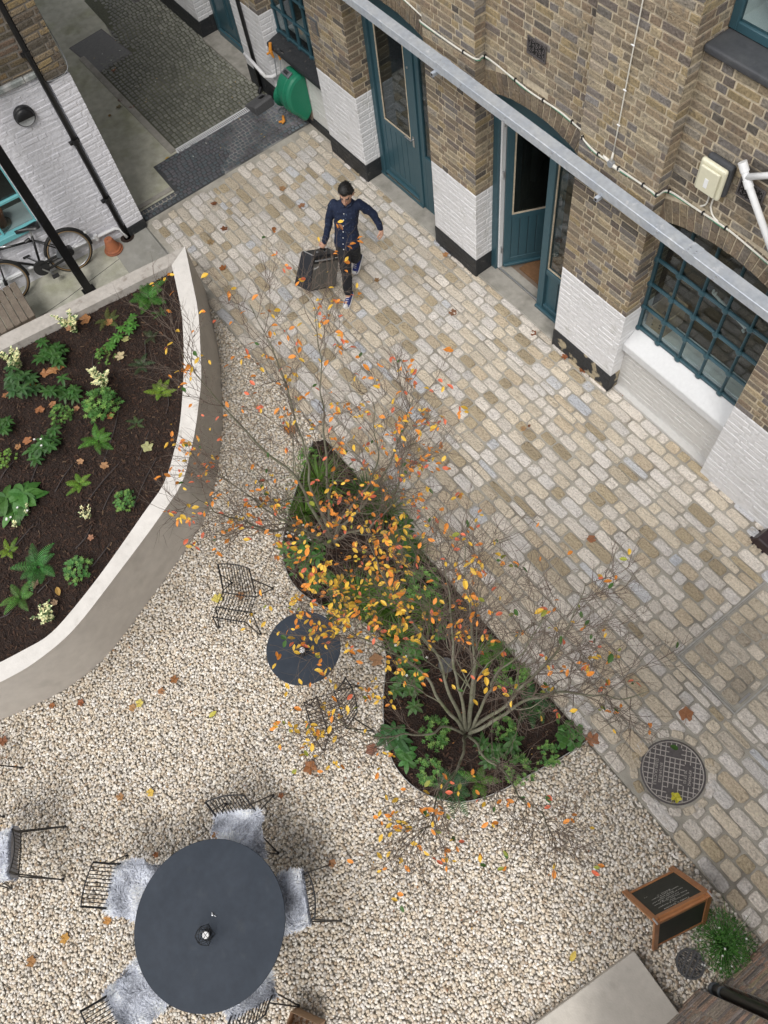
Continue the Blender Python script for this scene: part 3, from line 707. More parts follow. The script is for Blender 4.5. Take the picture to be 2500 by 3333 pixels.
m = MB(); m.box(-6.655, YF+.02, .03, -6.58, YF+.08, 2.36); m.box(-6.175, YF+.02, .03, -6.10, YF+.08, 2.36); m.box(-6.579, YF+.021, .03, -6.176, YF+.079, .86); m.box(-6.579, YF+.021, 2.3, -6.176, YF+.079, 2.36)
sf = bpart(m, 'side_light', 'teal', bevel=.003); m = MB(); m.box(-6.579, YF+.04, .86, -6.176, YF+.046, 2.3); bpart(m, 'pane', 'glass', sf)
# door bay 2: door swung in, side light on the right
m = MB()
m.box(-5.30, YF, .03, -5.215, YF+.09, 2.36); m.box(-4.46, YF-.01, .03, -4.365, YF+.09, 2.36)
m.box(-5.214, YF+.002, 2.28, -4.461, YF+.088, 2.358); m.box(-3.98, YF, .03, -3.92, YF+.088, 2.358); m.box(-4.364, YF+.002, 2.30, -3.981, YF+.088, 2.357)
m.box(-4.364, YF+.002, .03, -3.981, YF+.07, .12); m.box(-4.364, YF+.002, .62, -3.981, YF+.07, .69); m.bar((-4.46, YF-.02, .045), (-3.92, YF-.02, .045), .035, .04)
fr2 = bpart(m, 'door_surround', 'teal', bevel=.004)
m = MB(); m.box(-4.364, YF+.03, .12, -3.981, YF+.05, .62, 0); m.box(-4.18, YF+.024, .12, -4.172, YF+.031, .62, 1); bpart(m, 'boarded_panel', ['teal', 'tealdark'], fr2)
m = MB(); m.box(-4.364, YF+.036, .69, -3.981, YF+.042, 2.30); bpart(m, 'pane', 'glass', fr2)
m = MB()
for q in ((-4.364, .69, -4.35, 2.30), (-3.995, .69, -3.981, 2.30), (-4.349, .69, -3.996, .704)): m.box(q[0], YF+.022, q[1], q[2], YF+.034, q[3])
bpart(m, 'glazing_bead', 'mortar', fr2)
m = MB(); m.box(-5.214, YF+.03, .045, -5.190, YF+.085, 2.27)
bpart(m, 'weather_strip', 'whitepl', fr2)
for z in (.35, 1.45, 2.1):
    m = MB(); m.tube([(-5.185, YF+.055, z-.045), (-5.185, YF+.055, z+.045)], .009, 8); m.box(-5.21, YF+.045, z-.045, -5.16, YF+.05, z+.045); bpart(m, 'hinge', 'steel', fr2)
door_leaf(-5.17, -4.47, YF+.075, .075, 2.275, .80, swing=R(62))
m = arch_fill(-5.30, -3.92, 2.60, .14, 2.36, YF+.01); bpart(m, 'transom_panel', 'teal')
m = MB(); m.tube([(-5.21, YF+.04, .048), (-4.46, YF+.04, .048)], .012, 6); bpart(m, 'threshold_strip', 'steel')
# left teal door at passage
m = MB(); m.box(-11.99, YF, .05, -11.9, YF+.08, 2.4); m.box(-10.72, YF, .05, -10.62, YF+.08, 2.4); m.box(-11.9, YF-.02, .05, -10.72, YF+.02, .14)
fr0 = bpart(m, 'door_surround', 'teal', bevel=.004)
m = MB(); m.box(-11.899, YF+.025, .14, -11.34, YF+.06, 2.4); m.box(-11.32, YF+.025, .14, -10.721, YF+.06, 2.4)
for a, b in ((-11.80, -11.44), (-11.22, -10.82)): m.box(a, YF+.012, .3, b, YF+.026, .95); m.box(a+.03, YF+.004, .33, b-.03, YF+.013, .92)
bpart(m, 'door', 'teal', bevel=.004)
m = MB(); m.box(-12.05, YF+.09, 0, -11.99, YF+.1, 2.5); bpart(m, 'door_reveal', 'oldwhite')
# rounded white corner with a black bulge at its foot
m = MB()
for z0, z1, ex, mi in ((-.02, .30, .02, 1), (.30, 2.6, 0.0, 0)):
    poly = [(-13.9, YP-ex+.05)]+[(-12.32+math.sin(a)*(.27+ex), YP+.27-math.cos(a)*(.27+ex)+.02) for a in np.linspace(0, math.pi/2, 9)]+[(-12.05+ex, YB-.01), (-13.9, YB-.01)]
    m.prism(poly, z0, z1, mi)
bpart(m, 'rounded_corner', ['oldwhite', 'blackp'], smooth=False)
# steel windows -----------------------------------------------------------
def steel_window(x0, xs, zs, x1, ztop, sill_z, bosses=True, name='window'):
    m = MB(); y = YF
    m.box(x0, y-.012, sill_z, x0+.03, y+.03, ztop); m.box(x1-.03, y-.012, sill_z, x1, y+.03, ztop); m.box(x0+.03, y-.011, sill_z, x1-.03, y+.03, sill_z+.032)
    for x in xs: m.box(x-.011, y-.012, sill_z+.03, x+.011, y+.02, ztop); m.box(x-.005, y-.022, sill_z+.03, x+.005, y-.011, ztop)
    for z in zs: m.box(x0+.03, y-.010, z-.011, x1-.03, y+.018, z+.011); m.box(x0+.03, y-.019, z-.005, x1-.03, y-.009, z+.005)
    r = bpart(m, name, 'teal', bevel=.002)
    if bosses:
        for x in [x0+.015]+list(xs):
            for z in [sill_z+.015]+list(zs):
                vs = []; n = 10; bm_ = MB()
                prof = [(.033, 0), (.031, .012), (.014, .018)]
                for r_, d in prof:
                    for j in range(n): vs.append((x+r_*math.cos(2*math.pi*j/n), y-.013-d, z+r_*math.sin(2*math.pi*j/n)))
                fs = [(i*n+j, i*n+(j+1) % n, (i+1)*n+(j+1) % n, (i+1)*n+j) for i in range(2) for j in range(n)]+[tuple(2*n+j for j in range(n))]
                bm_.add(vs, fs); bpart(bm_, 'rosette', 'teal', r)
    gm = MB(); gm.box(x0+.03, y+.004, sill_z+.03, x1-.03, y+.007, ztop); bpart(gm, 'pane', 'glass', r)
    return r
steel_window(-3.02, [-2.732, -2.464, -2.195, -1.924], [1.26, 1.58, 1.90, 2.22], -1.655, 2.56, .93)
steel_window(-9.80, [-9.52, -9.245, -8.97, -8.70], [1.36, 1.70, 2.04], -8.445, 2.58, 1.02)
# upper window, top right: frame, panes and black sill
m = MB()
m.box(-3.02, 4.70, 3.99, -2.955, 4.75, 5.8); m.box(-2.66, 4.695, 3.99, -2.60, 4.75, 5.8); m.box(-2.954, 4.70, 3.99, -2.661, 4.75, 4.05); m.box(-2.599, 4.70, 3.99, -1.655, 4.75, 4.05)
uw = bpart(m, 'window', 'teal', bevel=.004)
m = MB(); m.box(-2.954, 4.72, 4.05, -1.655, 4.724, 5.8); bpart(m, 'pane', 'glass', uw)
m = MB(); m.box(-3.019, 4.475, 3.925, -1.656, 4.77, 3.985)
bpart(m, 'window_sill', 'maroon' if False else 'blacksill', bevel=.02, seg=3)
m = MB(); m.box(-3.02, 4.79, 3.95, -1.0, 5.4, 3.99); bpart(m, 'inner_ledge', 'ceramic')
m = MB(); m.add([(-3.02, 5.4, 3.9), (-1, 5.4, 3.9), (-1, 5.4, 6), (-3.02, 5.4, 6)], [(0, 1, 2, 3)]); m.add([(-3.02, 4.79, 3.9), (-3.02, 5.4, 3.9), (-3.02, 5.4, 6), (-3.02, 4.79, 6)], [(0, 1, 2, 3)]); bpart(m, 'upper_room', 'ceramic')
# ---------------------------------------------------------------- things fixed to the brick front
def zb(x): return 2.566+(-x-1.65)*.0185
m = MB()
def beam_seg(m, xa, xb, ya=4.20, yb=4.316, h=.088, t=.0):
    za, zc_ = zb(xa), zb(xb)
    vs = [(xa, ya, za), (xb, ya, zc_), (xb, yb, zc_), (xa, yb, za), (xa, ya, za+h), (xb, ya, zc_+h), (xb, yb, zc_+h), (xa, yb, za+h)]
    m.add(vs, [(0, 3, 2, 1), (4, 5, 6, 7), (0, 1, 5, 4), (1, 2, 6, 5), (2, 3, 7, 6), (3, 0, 4, 7)])
bm0 = thing('steel_beam', 'long galvanised steel rail running across the brick front above the doors', 'rail', (-4, 4.26, 2.6))
def at_b(mb, name, mt, **k):
    o = mb.build(name, mt, **k); o.parent = bm0; o.matrix_parent_inverse = Matrix.Translation((4, -4.26, -2.6)); return o
jx = [-12.0, -5.62, -2.47, 1.5]
for a, b in zip(jx[:-1], jx[1:]):
    m = MB(); beam_seg(m, a+.0015, b-.0015); at_b(m, 'rail_section', 'galv', bevel=.004)
for x in (-5.62, -2.47):
    m = MB(); beam_seg(m, x-.05, x+.05, 4.1985, 4.3165, .0895); at_b(m, 'splice_plate', 'galv')
m = MB()
for x in np.arange(-11.5, 1.2, .62):
    z = zb(x)
    for dx, dz in ((0, .022), (.02, .066)):
        m.tube([(x+dx, 4.2, z+dz), (x+dx, 4.192, z+dz)], .006, 6)
for x in (-5.62, -2.47):
    for dx in (-.03, .03):
        for dy in (.02, .05): m.tube([(x+dx, 4.2+dy, zb(x)+.088), (x+dx, 4.2+dy, zb(x)+.094)], .0055, 6)
at_b(m, 'rivets', 'steel')
for x in (-8.0, -5.68, -3.45, -.9):
    m = MB(); z = zb(x)-.022
    m.box(x-.018, 4.16, z-.018, x+.018, 4.39, z+.018, 0); m.box(x-.013, 4.1595, z-.013, x+.013, 4.161, z+.013, 1)
    at_b(m, 'bracket', ['galv', 'black'])

# cables
CY = YP-.014
def cab(pts): return [(x, y, z) for x, y, z in pts]
p1 = [(-8.9, 4.485, 2.98), (-8.45, CY, 2.90), (-7.6, CY, 2.93), (-7.55, 4.485, 2.99), (-6.9, 4.485, 2.90), (-6.15, 4.485, 2.78), (-6.09, CY, 2.86), (-5.32, CY, 2.86), (-5.28, 4.485, 2.83), (-4.92, 4.485, 2.81), (-4.63, 4.485, 2.79), (-4.28, 4.485, 2.80), (-4.04, 4.485, 2.77), (-3.92, 4.44, 2.81), (-3.87, CY, 2.83), (-3.71, CY, 2.785), (-3.52, CY, 2.782), (-3.31, CY, 2.785), (-3.08, CY, 2.79), (-3.0, CY, 2.79), (-2.985, 4.485, 2.765), (-2.68, 4.485, 2.775), (-2.47, 4.485, 2.785), (-2.26, 4.485, 2.775), (-1.7, 4.485, 2.70), (-1.66, CY, 2.75), (0.5, CY, 2.7)]
c1 = [tuple(p) for p in catmull(p1, 5)]
m = MB()
off = lambda P, dz, dy=0: [(x, y+dy, z+dz) for x, y, z in P]
m.tube(off(c1, .005), .0042, 6); m.tube(off(c1, -.004), .0042, 6); 
cb = m.build('wall_cable', 'cable', smooth=True)
tag(cb, 'pair of white cables clipped in a drooping line along the brick front above the arches', 'cable')
m = MB(); m.tube([(x, y+.003, z-.013-.006*math.sin(i*.7)) for i, (x, y, z) in enumerate(c1)], .0035, 5); g_ = m.build('green_cable', 'greencable', parent=cb)
for i in range(4, len(c1)-2, 6):
    m = MB(); x, y, z = c1[i]; m.box(x-.006, y-.011, z-.016, x+.006, y+.012, z+.017); m.build('cable_tie', 'black', parent=cb)
m = MB(); m.tube([(-3.52, CY, 2.80), (-3.515, CY, 3.1), (-3.51, CY, 3.6), (-3.50, CY, 4.11), (-3.49, CY, 5.2), (-3.49, CY, 6.1)], .005, 6)
cb2 = m.build('wall_cable', 'cable', smooth=True); tag(cb2, 'single white cable running straight up the brick pier from the round junction box', 'cable')
for z in (3.15, 3.45, 3.8, 4.2): m = MB(); m.tube([(-3.527, CY-.004, z), (-3.497, CY-.004, z)], .006, 5); m.build('cable_clip', 'whitepl', parent=cb2)
jb = thing('junction_box', 'small round grey junction box where the white cables meet on the brick pier', 'junction box', (-3.52, YP, 2.782))
m = MB(); m.lathe([(.032, 0), (.032, .030), (.026, .036), (0.001, .036)], (0, 0, 0), 16); m.xform(Matrix.Rotation(R(90), 4, 'X')); o = m.build('box_body', 'greypl2', parent=jb)
m = MB(); m.tube([(-.02, -.016, .004), (-.10, -.012, .022)], [.018, .007], 8); m.tube([(.02, -.016, -.004), (.10, -.012, -.018)], [.018, .007], 8); m.tube([(0, -.016, .025), (0, -.012, .11)], [.015, .007], 8); m.build('cable_gland', 'cable', parent=jb, smooth=True)

def grille_vent(name, label, x0, z0, w_, h_, y, mt='iron', ornate=True):
    t = thing(name, label, 'air vent', (x0, y, z0))
    m = MB(); m.box(0, -.008, 0, w_, .0, .014); m.box(0, -.008, h_-.014, w_, 0, h_); m.box(0, -.008, .014, .014, 0, h_-.014); m.box(w_-.014, -.008, .014, w_, 0, h_-.014); m.build('vent_frame', mt, parent=t)
    m = MB(); m.add([(0, -.001, 0), (w_, -.001, 0), (w_, -.001, h_), (0, -.001, h_)], [(0, 1, 2, 3)]); m.build('vent_back', 'black', parent=t)
    m = MB()
    nx, nz = 5, 4
    for i in range(nx):
        for j in range(nz):
            cx = .014+(w_-.028)*(i+.5)/nx; cz = .014+(h_-.028)*(j+.5)/nz; r = min((w_-.028)/nx, (h_-.028)/nz)*.46
            pts = [(cx+r*(1-.5*k/14)*math.cos(a+(i+j)*1.57), -.006, cz+r*(1-.5*k/14)*math.sin(a+(i+j)*1.57)) for k, a in enumerate(np.linspace(0, 5.2, 14))]
            m.tube(pts, .0035, 4, cap=False)
    m.build('scrollwork', mt, parent=t)
grille_vent('air_vent', 'black scrolled iron air vent in the brickwork above the open door', -4.735, 3.12, .235, .155, 4.495)
grille_vent('air_vent', 'black scrolled iron air vent behind the white pipe, right of the square wall light', -2.43, 3.10, .225, .155, 4.495)
t = thing('air_vent', 'small square metal vent plate on the brick pier between hose reel window and closed door', 'air vent', (-8.25, YP, 2.1))
vp = None
m = MB(); m.box(-.07, -.012, -.09, .07, -.001, .09); m.build('plate', 'greypl', parent=t)
m = MB(); 
for k in range(5): m.box(-.055, -.018, -.07+k*.03, .055, -.0125, -.058+k*.03)
m.build('louvre', 'greywood', parent=t)
t.location = (-8.27, YP, 1.86)

# square wall light
t = thing('wall_light', 'square yellowed bulkhead light with black back on the brick wall below the upper window', 'wall light', (-2.605, 4.5, 3.16))
m = MB(); m.box(-.12, -.055, -.125, .12, 0, .145); m.build('back_box', 'blacksill', parent=t, bevel=.02, seg=2)
m = MB(); m.box(-.135, -.10, -.14, .105, -.056, .13); m.build('rim', 'lightcream', parent=t, bevel=.022, seg=3)
m = MB(); m.box(-.105, -.125, -.11, .075, -.101, .10); m.build('lens', 'lightcream', parent=t, bevel=.02, seg=3)
m = MB(); m.box(-.035, -.128, -.06, .0, -.1255, .02); m.build('lamp_holder', 'ceramic', parent=t, bevel=.004)
m = MB(); m.tube(catmull([(-.03, -.03, -.14), (-.02, -.015, -.22), (-.03, -.008, -.30), (-.07, -.008, -.345)], 4), .0075, 6); m.tube(catmull([(.03, -.03, -.14), (.02, -.015, -.24), (.02, -.008, -.30), (.06, -.008, -.355), (.12, -.008, -.372)], 4), .0075, 6); m.build('flex', 'cable', parent=t, smooth=True)
# white waste pipe, right edge
t = thing('waste_pipe', 'white plastic waste pipe with a branch at the right edge of the brick wall', 'pipe', (-2.0, 4.46, 3.0))
m = MB(); m.tube([(-.42, -.03, .40), (-.34, -.03, .30), (.35, -.03, -.40)], .026, 12); m.tube([(-.36, -.03, .33), (-.16, -.03, .47), (.2, -.03, .56)], .024, 12); m.build('pipe', 'whitepl', parent=t, smooth=True)
m = MB(); m.tube([(-.43, -.03, .415), (-.385, -.03, .36)], .032, 12); m.tube([(-.35, -.03, .315), (-.31, -.03, .268)], .032, 12); m.build('coupling', 'whitepl', parent=t)

# coir mat, things seen through the window
m = MB(); m.box(-5.0, 4.82, .058, -4.42, 5.55, .075)
tag(m.build('doormat', 'coir'), 'brown coir doormat inside the open teal door', 'doormat')
t = thing('cardboard_box', 'brown cardboard box standing on the white ledge inside the lower left window panes', 'box', (-2.99, 4.70, .938))
m = MB(); m.box(0, 0, 0, .24, .012, .27); m.box(0, .013, 0, .012, .26, .25); m.box(.228, .013, 0, .24, .26, .25); m.box(0, .261, 0, .24, .272, .27); m.build('carton', 'card', parent=t)
m = MB(); m.obox((.12, -.03, .29), (1, 0, 0), (0, -.5, .86), (0, .86, .5), .12, .05, .003); m.build('flap', 'card', parent=t)
m = MB(); 
for q in ((.05, .2), (.08, .06), (.17, .08), (.17, .12), (.06, .14)): m.box(q[0]-.008, -.002, q[1]-.011, q[0]+.008, -.0003, q[1]+.011)
m.build('punched_hole', 'black', parent=t)
m = MB(); m.box(-3.018, 4.70, .90, -1.657, 4.90, .937); o = bpart(m, 'inner_ledge', 'ceramic'); 
t = thing('wall_rail', 'short white metal rail with hooks seen behind the lower window panes', 'rail', (-2.35, 5.0, 1.42))
m = MB(); m.bar((-.22, 0, .1), (.22, 0, -.02), .012, .03); m.build('rail_strip', 'ceramic', parent=t)
m = MB(); m.tube([(-.21, -.02, .12), (-.21, -.02, .16)], .012, 6); m.tube([(-.18, -.02, .11), (-.18, -.02, .15)], .012, 6); m.tube([(.2, -.02, -.03), (.23, -.02, -.05)], .015, 6); m.build('hook', 'ceramic', parent=t)
# vase on the upper sill
t = thing('painted_jug', 'tall white jug with navy blue painted band standing behind the upper window', 'jug', (-2.79, 4.95, 3.99))
m = MB(); m.lathe([(.05, 0), (.08, .02), (.09, .10), (.085, .22)], n=24, mi=0); m.lathe([(.086, .222), (.080, .36), (.072, .42)], n=24, mi=1); m.lathe([(.0715, .421), (.05, .5), (.06, .56)], n=24, mi=0)
m.build('jug_body', ['ceramic', 'navy'], parent=t, smooth=True)
m = MB(); m.tube(catmull([(-.08, -.03, .2), (-.14, -.05, .25), (-.14, -.05, .4), (-.07, -.03, .46)], 5), .016, 8); m.build('handle', 'navy', parent=t, smooth=True)
m = MB(); m.obox((-9.14, 4.85, 1.24), (1, 0, 0), (0, .2, .98), (0, -.98, .2), .07, .09, .006); tag(m.build('red_card', 'red'), 'small red card on the ledge behind the window above the hose reel', 'card')
m = MB(); m.box(-9.8, YB+.002, .98, -8.45, 5.1, 1.01); bpart(m, 'inner_ledge', 'ceramic')

# black downpipe beside the passage door, with a short white pipe
t = thing('downpipe', 'thin black downpipe on the white pier right of the far teal door', 'downpipe', (-10.27, 4.36, 0))
m = MB(); m.tube([(0, -.01, .10), (0, -.01, 2.6)], .028, 10); m.build('pipe', 'black', parent=t, smooth=True)
m = MB(); m.tube([(0, -.01, .10), (.01, -.07, .02)], .03, 10); m.build('pipe_shoe', 'black', parent=t)
t = thing('waste_pipe', 'short white painted pipe turning along the wall left of the hose reel', 'pipe', (-10.1, 4.3, .55))
m = MB(); m.tube([(-.22, -.04, .08), (.30, -.04, -.02), (.36, .03, -.03), (.36, .2, -.03)], .026, 10); m.build('pipe', 'white', parent=t, smooth=True)
m = MB(); m.tube([(-.08, .02, -.06), (.10, .02, -.14)], .01, 6); m.build('pipe_clip', 'white', parent=t)
# black bin corner at the right margin
t = thing('metal_planter', 'dark maroon metal box at the foot of the white wall, cut by the right edge', 'box', (-.535, 4.275, 0))
m = MB(); m.add([(-.27, -.10, 0), (.3, -.10, 0), (.3, .10, 0), (-.27, .10, 0), (-.22, -.09, .13), (.3, -.09, .13), (.3, .09, .13), (-.22, .09, .13)], [(4, 5, 6, 7), (0, 1, 5, 4), (1, 2, 6, 5), (2, 3, 7, 6), (3, 0, 4, 7)]); m.build('body', 'maroon', parent=t, bevel=.012)
m = MB(); m.box(-.285, -.11, 0, .3, .11, .012); m.build('foot_plate', 'maroon', parent=t)

# ---------------------------------------------------------------- hose reel
t = thing('hose_reel', 'green plastic garden hose reel fixed to the wall below the black sill', 'hose reel', (-9.20, 4.49, .52))
def reel_prof():
    pts = []
    for a in np.linspace(-2.2, 1.05, 15): pts.append((-.19*math.cos(a)*1.0-.02, .26*math.sin(a)+.02))
    return pts
side = [(0, -.27), (-.07, -.35), (-.13, -.36), (-.20, -.26), (-.30, -.14), (-.335, .02), (-.30, .17), (-.20, .28), (-.07, .315), (0, .28)]   # (y, z)
side = [tuple(p) for p in catmull(side, 4)]
m = MB(); n = len(side)
secs = [(-.165, .86), (-.15, .95), (-.12, 1.0), (-.05, 1.01), (-.045, 1.035), (.045, 1.035), (.05, 1.01), (.12, 1.0), (.15, .95), (.165, .86)]
vs = [(x, y*s, z*s) for x, s in secs for y, z in side]; k = len(secs)
fs = [(i*n+j, i*n+j+1, (i+1)*n+j+1, (i+1)*n+j) for i in range(k-1) for j in range(n-1)]+[tuple(range(n-1, -1, -1)), tuple((k-1)*n+j for j in range(n))]
m.add(vs, fs); m.build('drum_cover', 'reel', parent=t, smooth=False, bevel=.006, seg=2)
m = MB(); m.lathe([(.20, 0), (.185, .012), (.12, .012), (.11, .004), (.001, .004)], n=28, sx=1, sy=1.15); m.xform(Matrix.Translation((-.142, -.165, -.02)) @ Matrix.Rotation(R(-90), 4, 'Y')); m.build('side_disc', 'reel', parent=t, smooth=True)
m = MB(); m.tube([(-.178, -.10, .08), (-.185, -.19, -.02), (-.18, -.25, -.19)], [.03, .042, .02], 8); m.build('crank', 'greypl', parent=t, smooth=True)
m = MB(); m.obox((-.02, -.165, .31), (1, 0, 0), (0, .9, .42), (0, -.42, .9), .085, .045, .016, 0); m.obox((-.02, -.171, .327), (1, 0, 0), (0, .9, .42), (0, -.42, .9), .055, .022, .006, 1); m.build('carry_handle', ['greypl', 'black'], parent=t, bevel=.006)
m = MB(); m.tube([(-.22+.055*math.cos(a), -.28+.055*math.sin(a), -.30) for a in np.linspace(0, 2*math.pi, 17)], .012, 6); m.build('hose_guide', 'greypl', parent=t, smooth=True)
m = MB(); m.box(-.15, -.01, -.42, .15, .012, -.25); m.build('wall_bracket', 'greywood', parent=t)
t = thing('garden_hose', 'grey hose with orange nozzles hanging beside the green reel', 'hose', (-9.62, 4.40, .9))
m = MB(); hp = catmull([(-.03, 0, -.06), (-.02, -.04, -.35), (0.0, -.1, -.6), (.05, -.14, -.74), (.13, -.17, -.80)], 5); m.tube(hp, .009, 6); m.tube(catmull([(.10, .02, -.02), (.11, .0, -.12), (.16, -.05, -.2), (.22, -.1, -.22)], 4), .010, 6); m.build('hose_tube', 'greypl2', parent=t, smooth=True)
m = MB(); m.tube([(-.05, 0, .12), (-.045, -.03, .02)], [.022, .026], 8); m.tube([(-.045, -.03, .02), (-.03, -.01, -.08)], [.03, .014], 8); m.tube([(-.05, -.03, 0), (-.09, -.07, -.03)], .016, 6)
m.build('spray_gun', 'orange', parent=t, bevel=.003)
m = MB(); m.tube([(.10, .02, .02), (.10, .02, -.06)], [.022, .018], 8); m.tube([(.14, -.17, -.80), (.19, -.2, -.85), (.2, -.24, -.86)], [.018, .025, .016], 8); m.tube([(.19, -.2, -.85), (.13, -.25, -.87)], .017, 6); m.build('connector', 'orange', parent=t, bevel=.003)
t = thing('wall_tap', 'small brass and black tap on the wall behind the hose', 'tap', (-9.45, 4.49, .95))
m = MB(); m.tube([(0, 0, 0), (0, -.07, 0), (0, -.09, -.04)], .012, 8); m.build('spout', 'iron', parent=t); m = MB(); m.tube([(-.035, -.05, .03), (.035, -.05, .03)], .008, 6); m.tube([(0, -.05, 0), (0, -.05, .03)], .006, 6); m.build('tap_handle', 'black', parent=t)

# plastic ramp at the end of the slot drain
t = thing('kerb_ramp', 'dark grey plastic kerb ramp at the wall end of the slot drain', 'ramp', (-10.02, 4.14, 0), R(4))
m = MB(); m.add([(-.17, -.15, 0), (.14, -.15, 0), (.14, .17, 0), (-.17, .17, 0), (-.17, -.15, .03), (.10, -.15, .13), (.10, .17, .15), (-.17, .17, .05), (.14, -.15, .12), (.14, .17, .14)],
 [(4, 5, 6, 7), (5, 8, 9, 6), (0, 1, 8, 5, 4), (1, 2, 9, 8), (2, 3, 7, 6, 9), (3, 0, 4, 7)]); m.build('wedge', 'greypl2d', parent=t, bevel=.006)
m = MB()
for k in range(7): m.obox((-.06+k*.012, .08+k*.001, .093+k*.0045), (1, 0, .36), (0, 1, .05), (-.36, 0, 1), .003, .04, .003)
m.build('grip_slot', 'black', parent=t)

# slot drain
t = thing('slot_drain', 'bright slotted steel channel drain between dark pavers and passage setts', 'drain', (-10.10, 2.71, 0))
m = MB(); L_ = 1.30; m.box(-.055, 0, -.03, -.043, L_, .006); m.box(.043, 0, -.03, .055, L_, .006); m.box(-.043, 0, -.03, .043, .008, .005)
for k in range(44): m.box(-.043, .012+k*(L_-.015)/44, -.006, .043, .012+k*(L_-.015)/44+.0135, .004)
m.build('grating', 'drainw', parent=t); m = MB(); m.box(-.043, 0, -.028, .043, L_, -.02); m.build('channel', 'black', parent=t)
t.rotation_euler = (0, 0, R(.5))
# passage cover and gully
t = thing('access_cover', 'square grey steel access cover set in the passage concrete', 'manhole cover', (-13.13, 2.98, .0), R(4))
m = MB(); m.box(-.47, -.30, -.01, .47, .31, .006); m.build('cover_plate', 'coverg', parent=t, bevel=.004); m = MB(); m.box(-.49, -.32, -.012, .49, .33, .002); m.build('cover_frame', 'iron', parent=t)
m = MB(); m.box(-14.05, 4.02, -.01, -13.82, 4.2, .006); 
for k in range(4): m.box(-14.0+k*.045, 4.04, .0061, -13.98+k*.045, 4.18, .012)
tag(m.build('gully_grate', 'iron'), 'small dark square gully grate at the far end of the passage', 'drain')

# round inspection cover
t = thing('manhole_cover', 'round cast iron inspection cover with raised grid in the pale setts', 'manhole cover', (MHC[0], MHC[1], 0), 0)
m = MB(); m.lathe([(MHR+.02, -.02), (MHR+.02, .010), (MHR+.006, .012), (MHR+.004, .008), (0.001, .008)], n=56, mi=0); m.build('cover_disc', 'iron', parent=t)
m = MB(); m.tube([(MHR*math.cos(a), MHR*math.sin(a), .012) for a in np.linspace(0, 2*math.pi, 57)], .005, 5, cap=False); m.build('rim', 'ironrib', parent=t)
# direction of the lettering rows on the cover
ga = math.atan2(G(2180, 2600)[1]-G(2195, 2440)[1], G(2180, 2600)[0]-G(2195, 2440)[0])
m = MB(); sp_ = .044; rr = MHR-.008
def plate(u, v): return (abs(u) < .10 and .085 < v < .165) or (abs(u-.03) < .15 and -.165 < v < -.085) or (abs(v) < .055 and -.23 < u < -.13) or (abs(v) < .05 and .14 < u < .2)
for k in range(-5, 6):
    for hv in (0, 1):
        q = k*sp_+.01
        L = math.sqrt(max(rr*rr-q*q, 0)); s = -L; st = .012
        seg = None
        while s < L:
            u, v = (s, q) if hv == 0 else (q, s)
            if not plate(u, v):
                if seg is None: seg = s
            elif seg is not None:
                a_, b_ = seg, s; seg = None
                if b_-a_ > .02: m.bar((a_, q, .0105), (b_, q, .0105), .0075, .005) if hv == 0 else m.bar((q, a_, .0103), (q, b_, .0103), .0075, .005)
            s += st
        if seg is not None: m.bar((seg, q, .0105), (L, q, .0105), .0075, .005) if hv == 0 else m.bar((q, seg, .0103), (q, L, .0103), .0075, .005)
rb = m.build('raised_grid', 'ironrib', parent=t); rb.rotation_euler = (0, 0, ga)
for txt, u, v, sz in (('EN124-B125', .03, -.105, .034), ('D2/09 DUCTILE', .03, -.145, .034), ('KM45942', .02, .145, .034), ('20 07 02', .02, .105, .034)):
    o = text_mesh(txt, sz, 'ironrib', t, mtx=Matrix.Rotation(ga, 4, 'Z') @ Matrix.Translation((u, -v if False else v, .0095)) , extrude=.0015)
# recessed cover frame
t = thing('recessed_cover', 'rectangular steel edged cover filled with setts, split by a centre bar, at the right margin', 'manhole cover', (0, 0, 0))
t.location = (rcx0, rcy0, 0)
m = MB(); w_, h_ = rcx1-rcx0+.9, rcy1-rcy0; w1 = rcx1-rcx0
for q in ((-.008, -.008, w1+.008, .004), (-.008, h_-.004, w1+.008, h_+.008), (-.008, .004, .004, h_-.004), (w1-.004, .004, w1+.008, h_-.004)): m.box(q[0], q[1], -.02, q[2], q[3], .009)
m.box(.012, .012, -.02, .016, h_-.012, .006); m.box(.012, .016, -.02, w1-.012, .020, .006)
m.box(.016, h_*.515, -.02, w1-.012, h_*.515+.008, .010)
m.build('cover_frame', 'edging', parent=t)
m = MB(); m.box(w1-.05, .10, .007, w1-.03, .24, .012); m.build('lifting_slot', 'steel', parent=t)
# round drain grate near the sign
dc = G(2245, 3137)
t = thing('round_drain', 'small round black slotted drain grate in the gravel beside the flowering tuft', 'drain', (dc[0], dc[1], .012), R(20))
m = MB(); m.lathe([(.112, -.03), (.112, .012), (.098, .012), (.098, -.02)], n=36); m.build('grate_rim', 'greypl2d', parent=t)
m = MB(); m.lathe([(.098, -.022), (.001, -.022)], n=30); m.build('sump', 'black', parent=t)
m = MB()
for k in range(-5, 6):
    q = k*.0175; L = math.sqrt(max(.099**2-q*q, 0)); m.box(-L, q-.0035, .0, L, q+.0035, .010)
for q in (-.04, 0.0, .04): L = math.sqrt(.099**2-q*q); m.box(q-.006, -L, .001, q+.006, L, .0105)
m.build('grate_bars', 'greypl2d', parent=t)
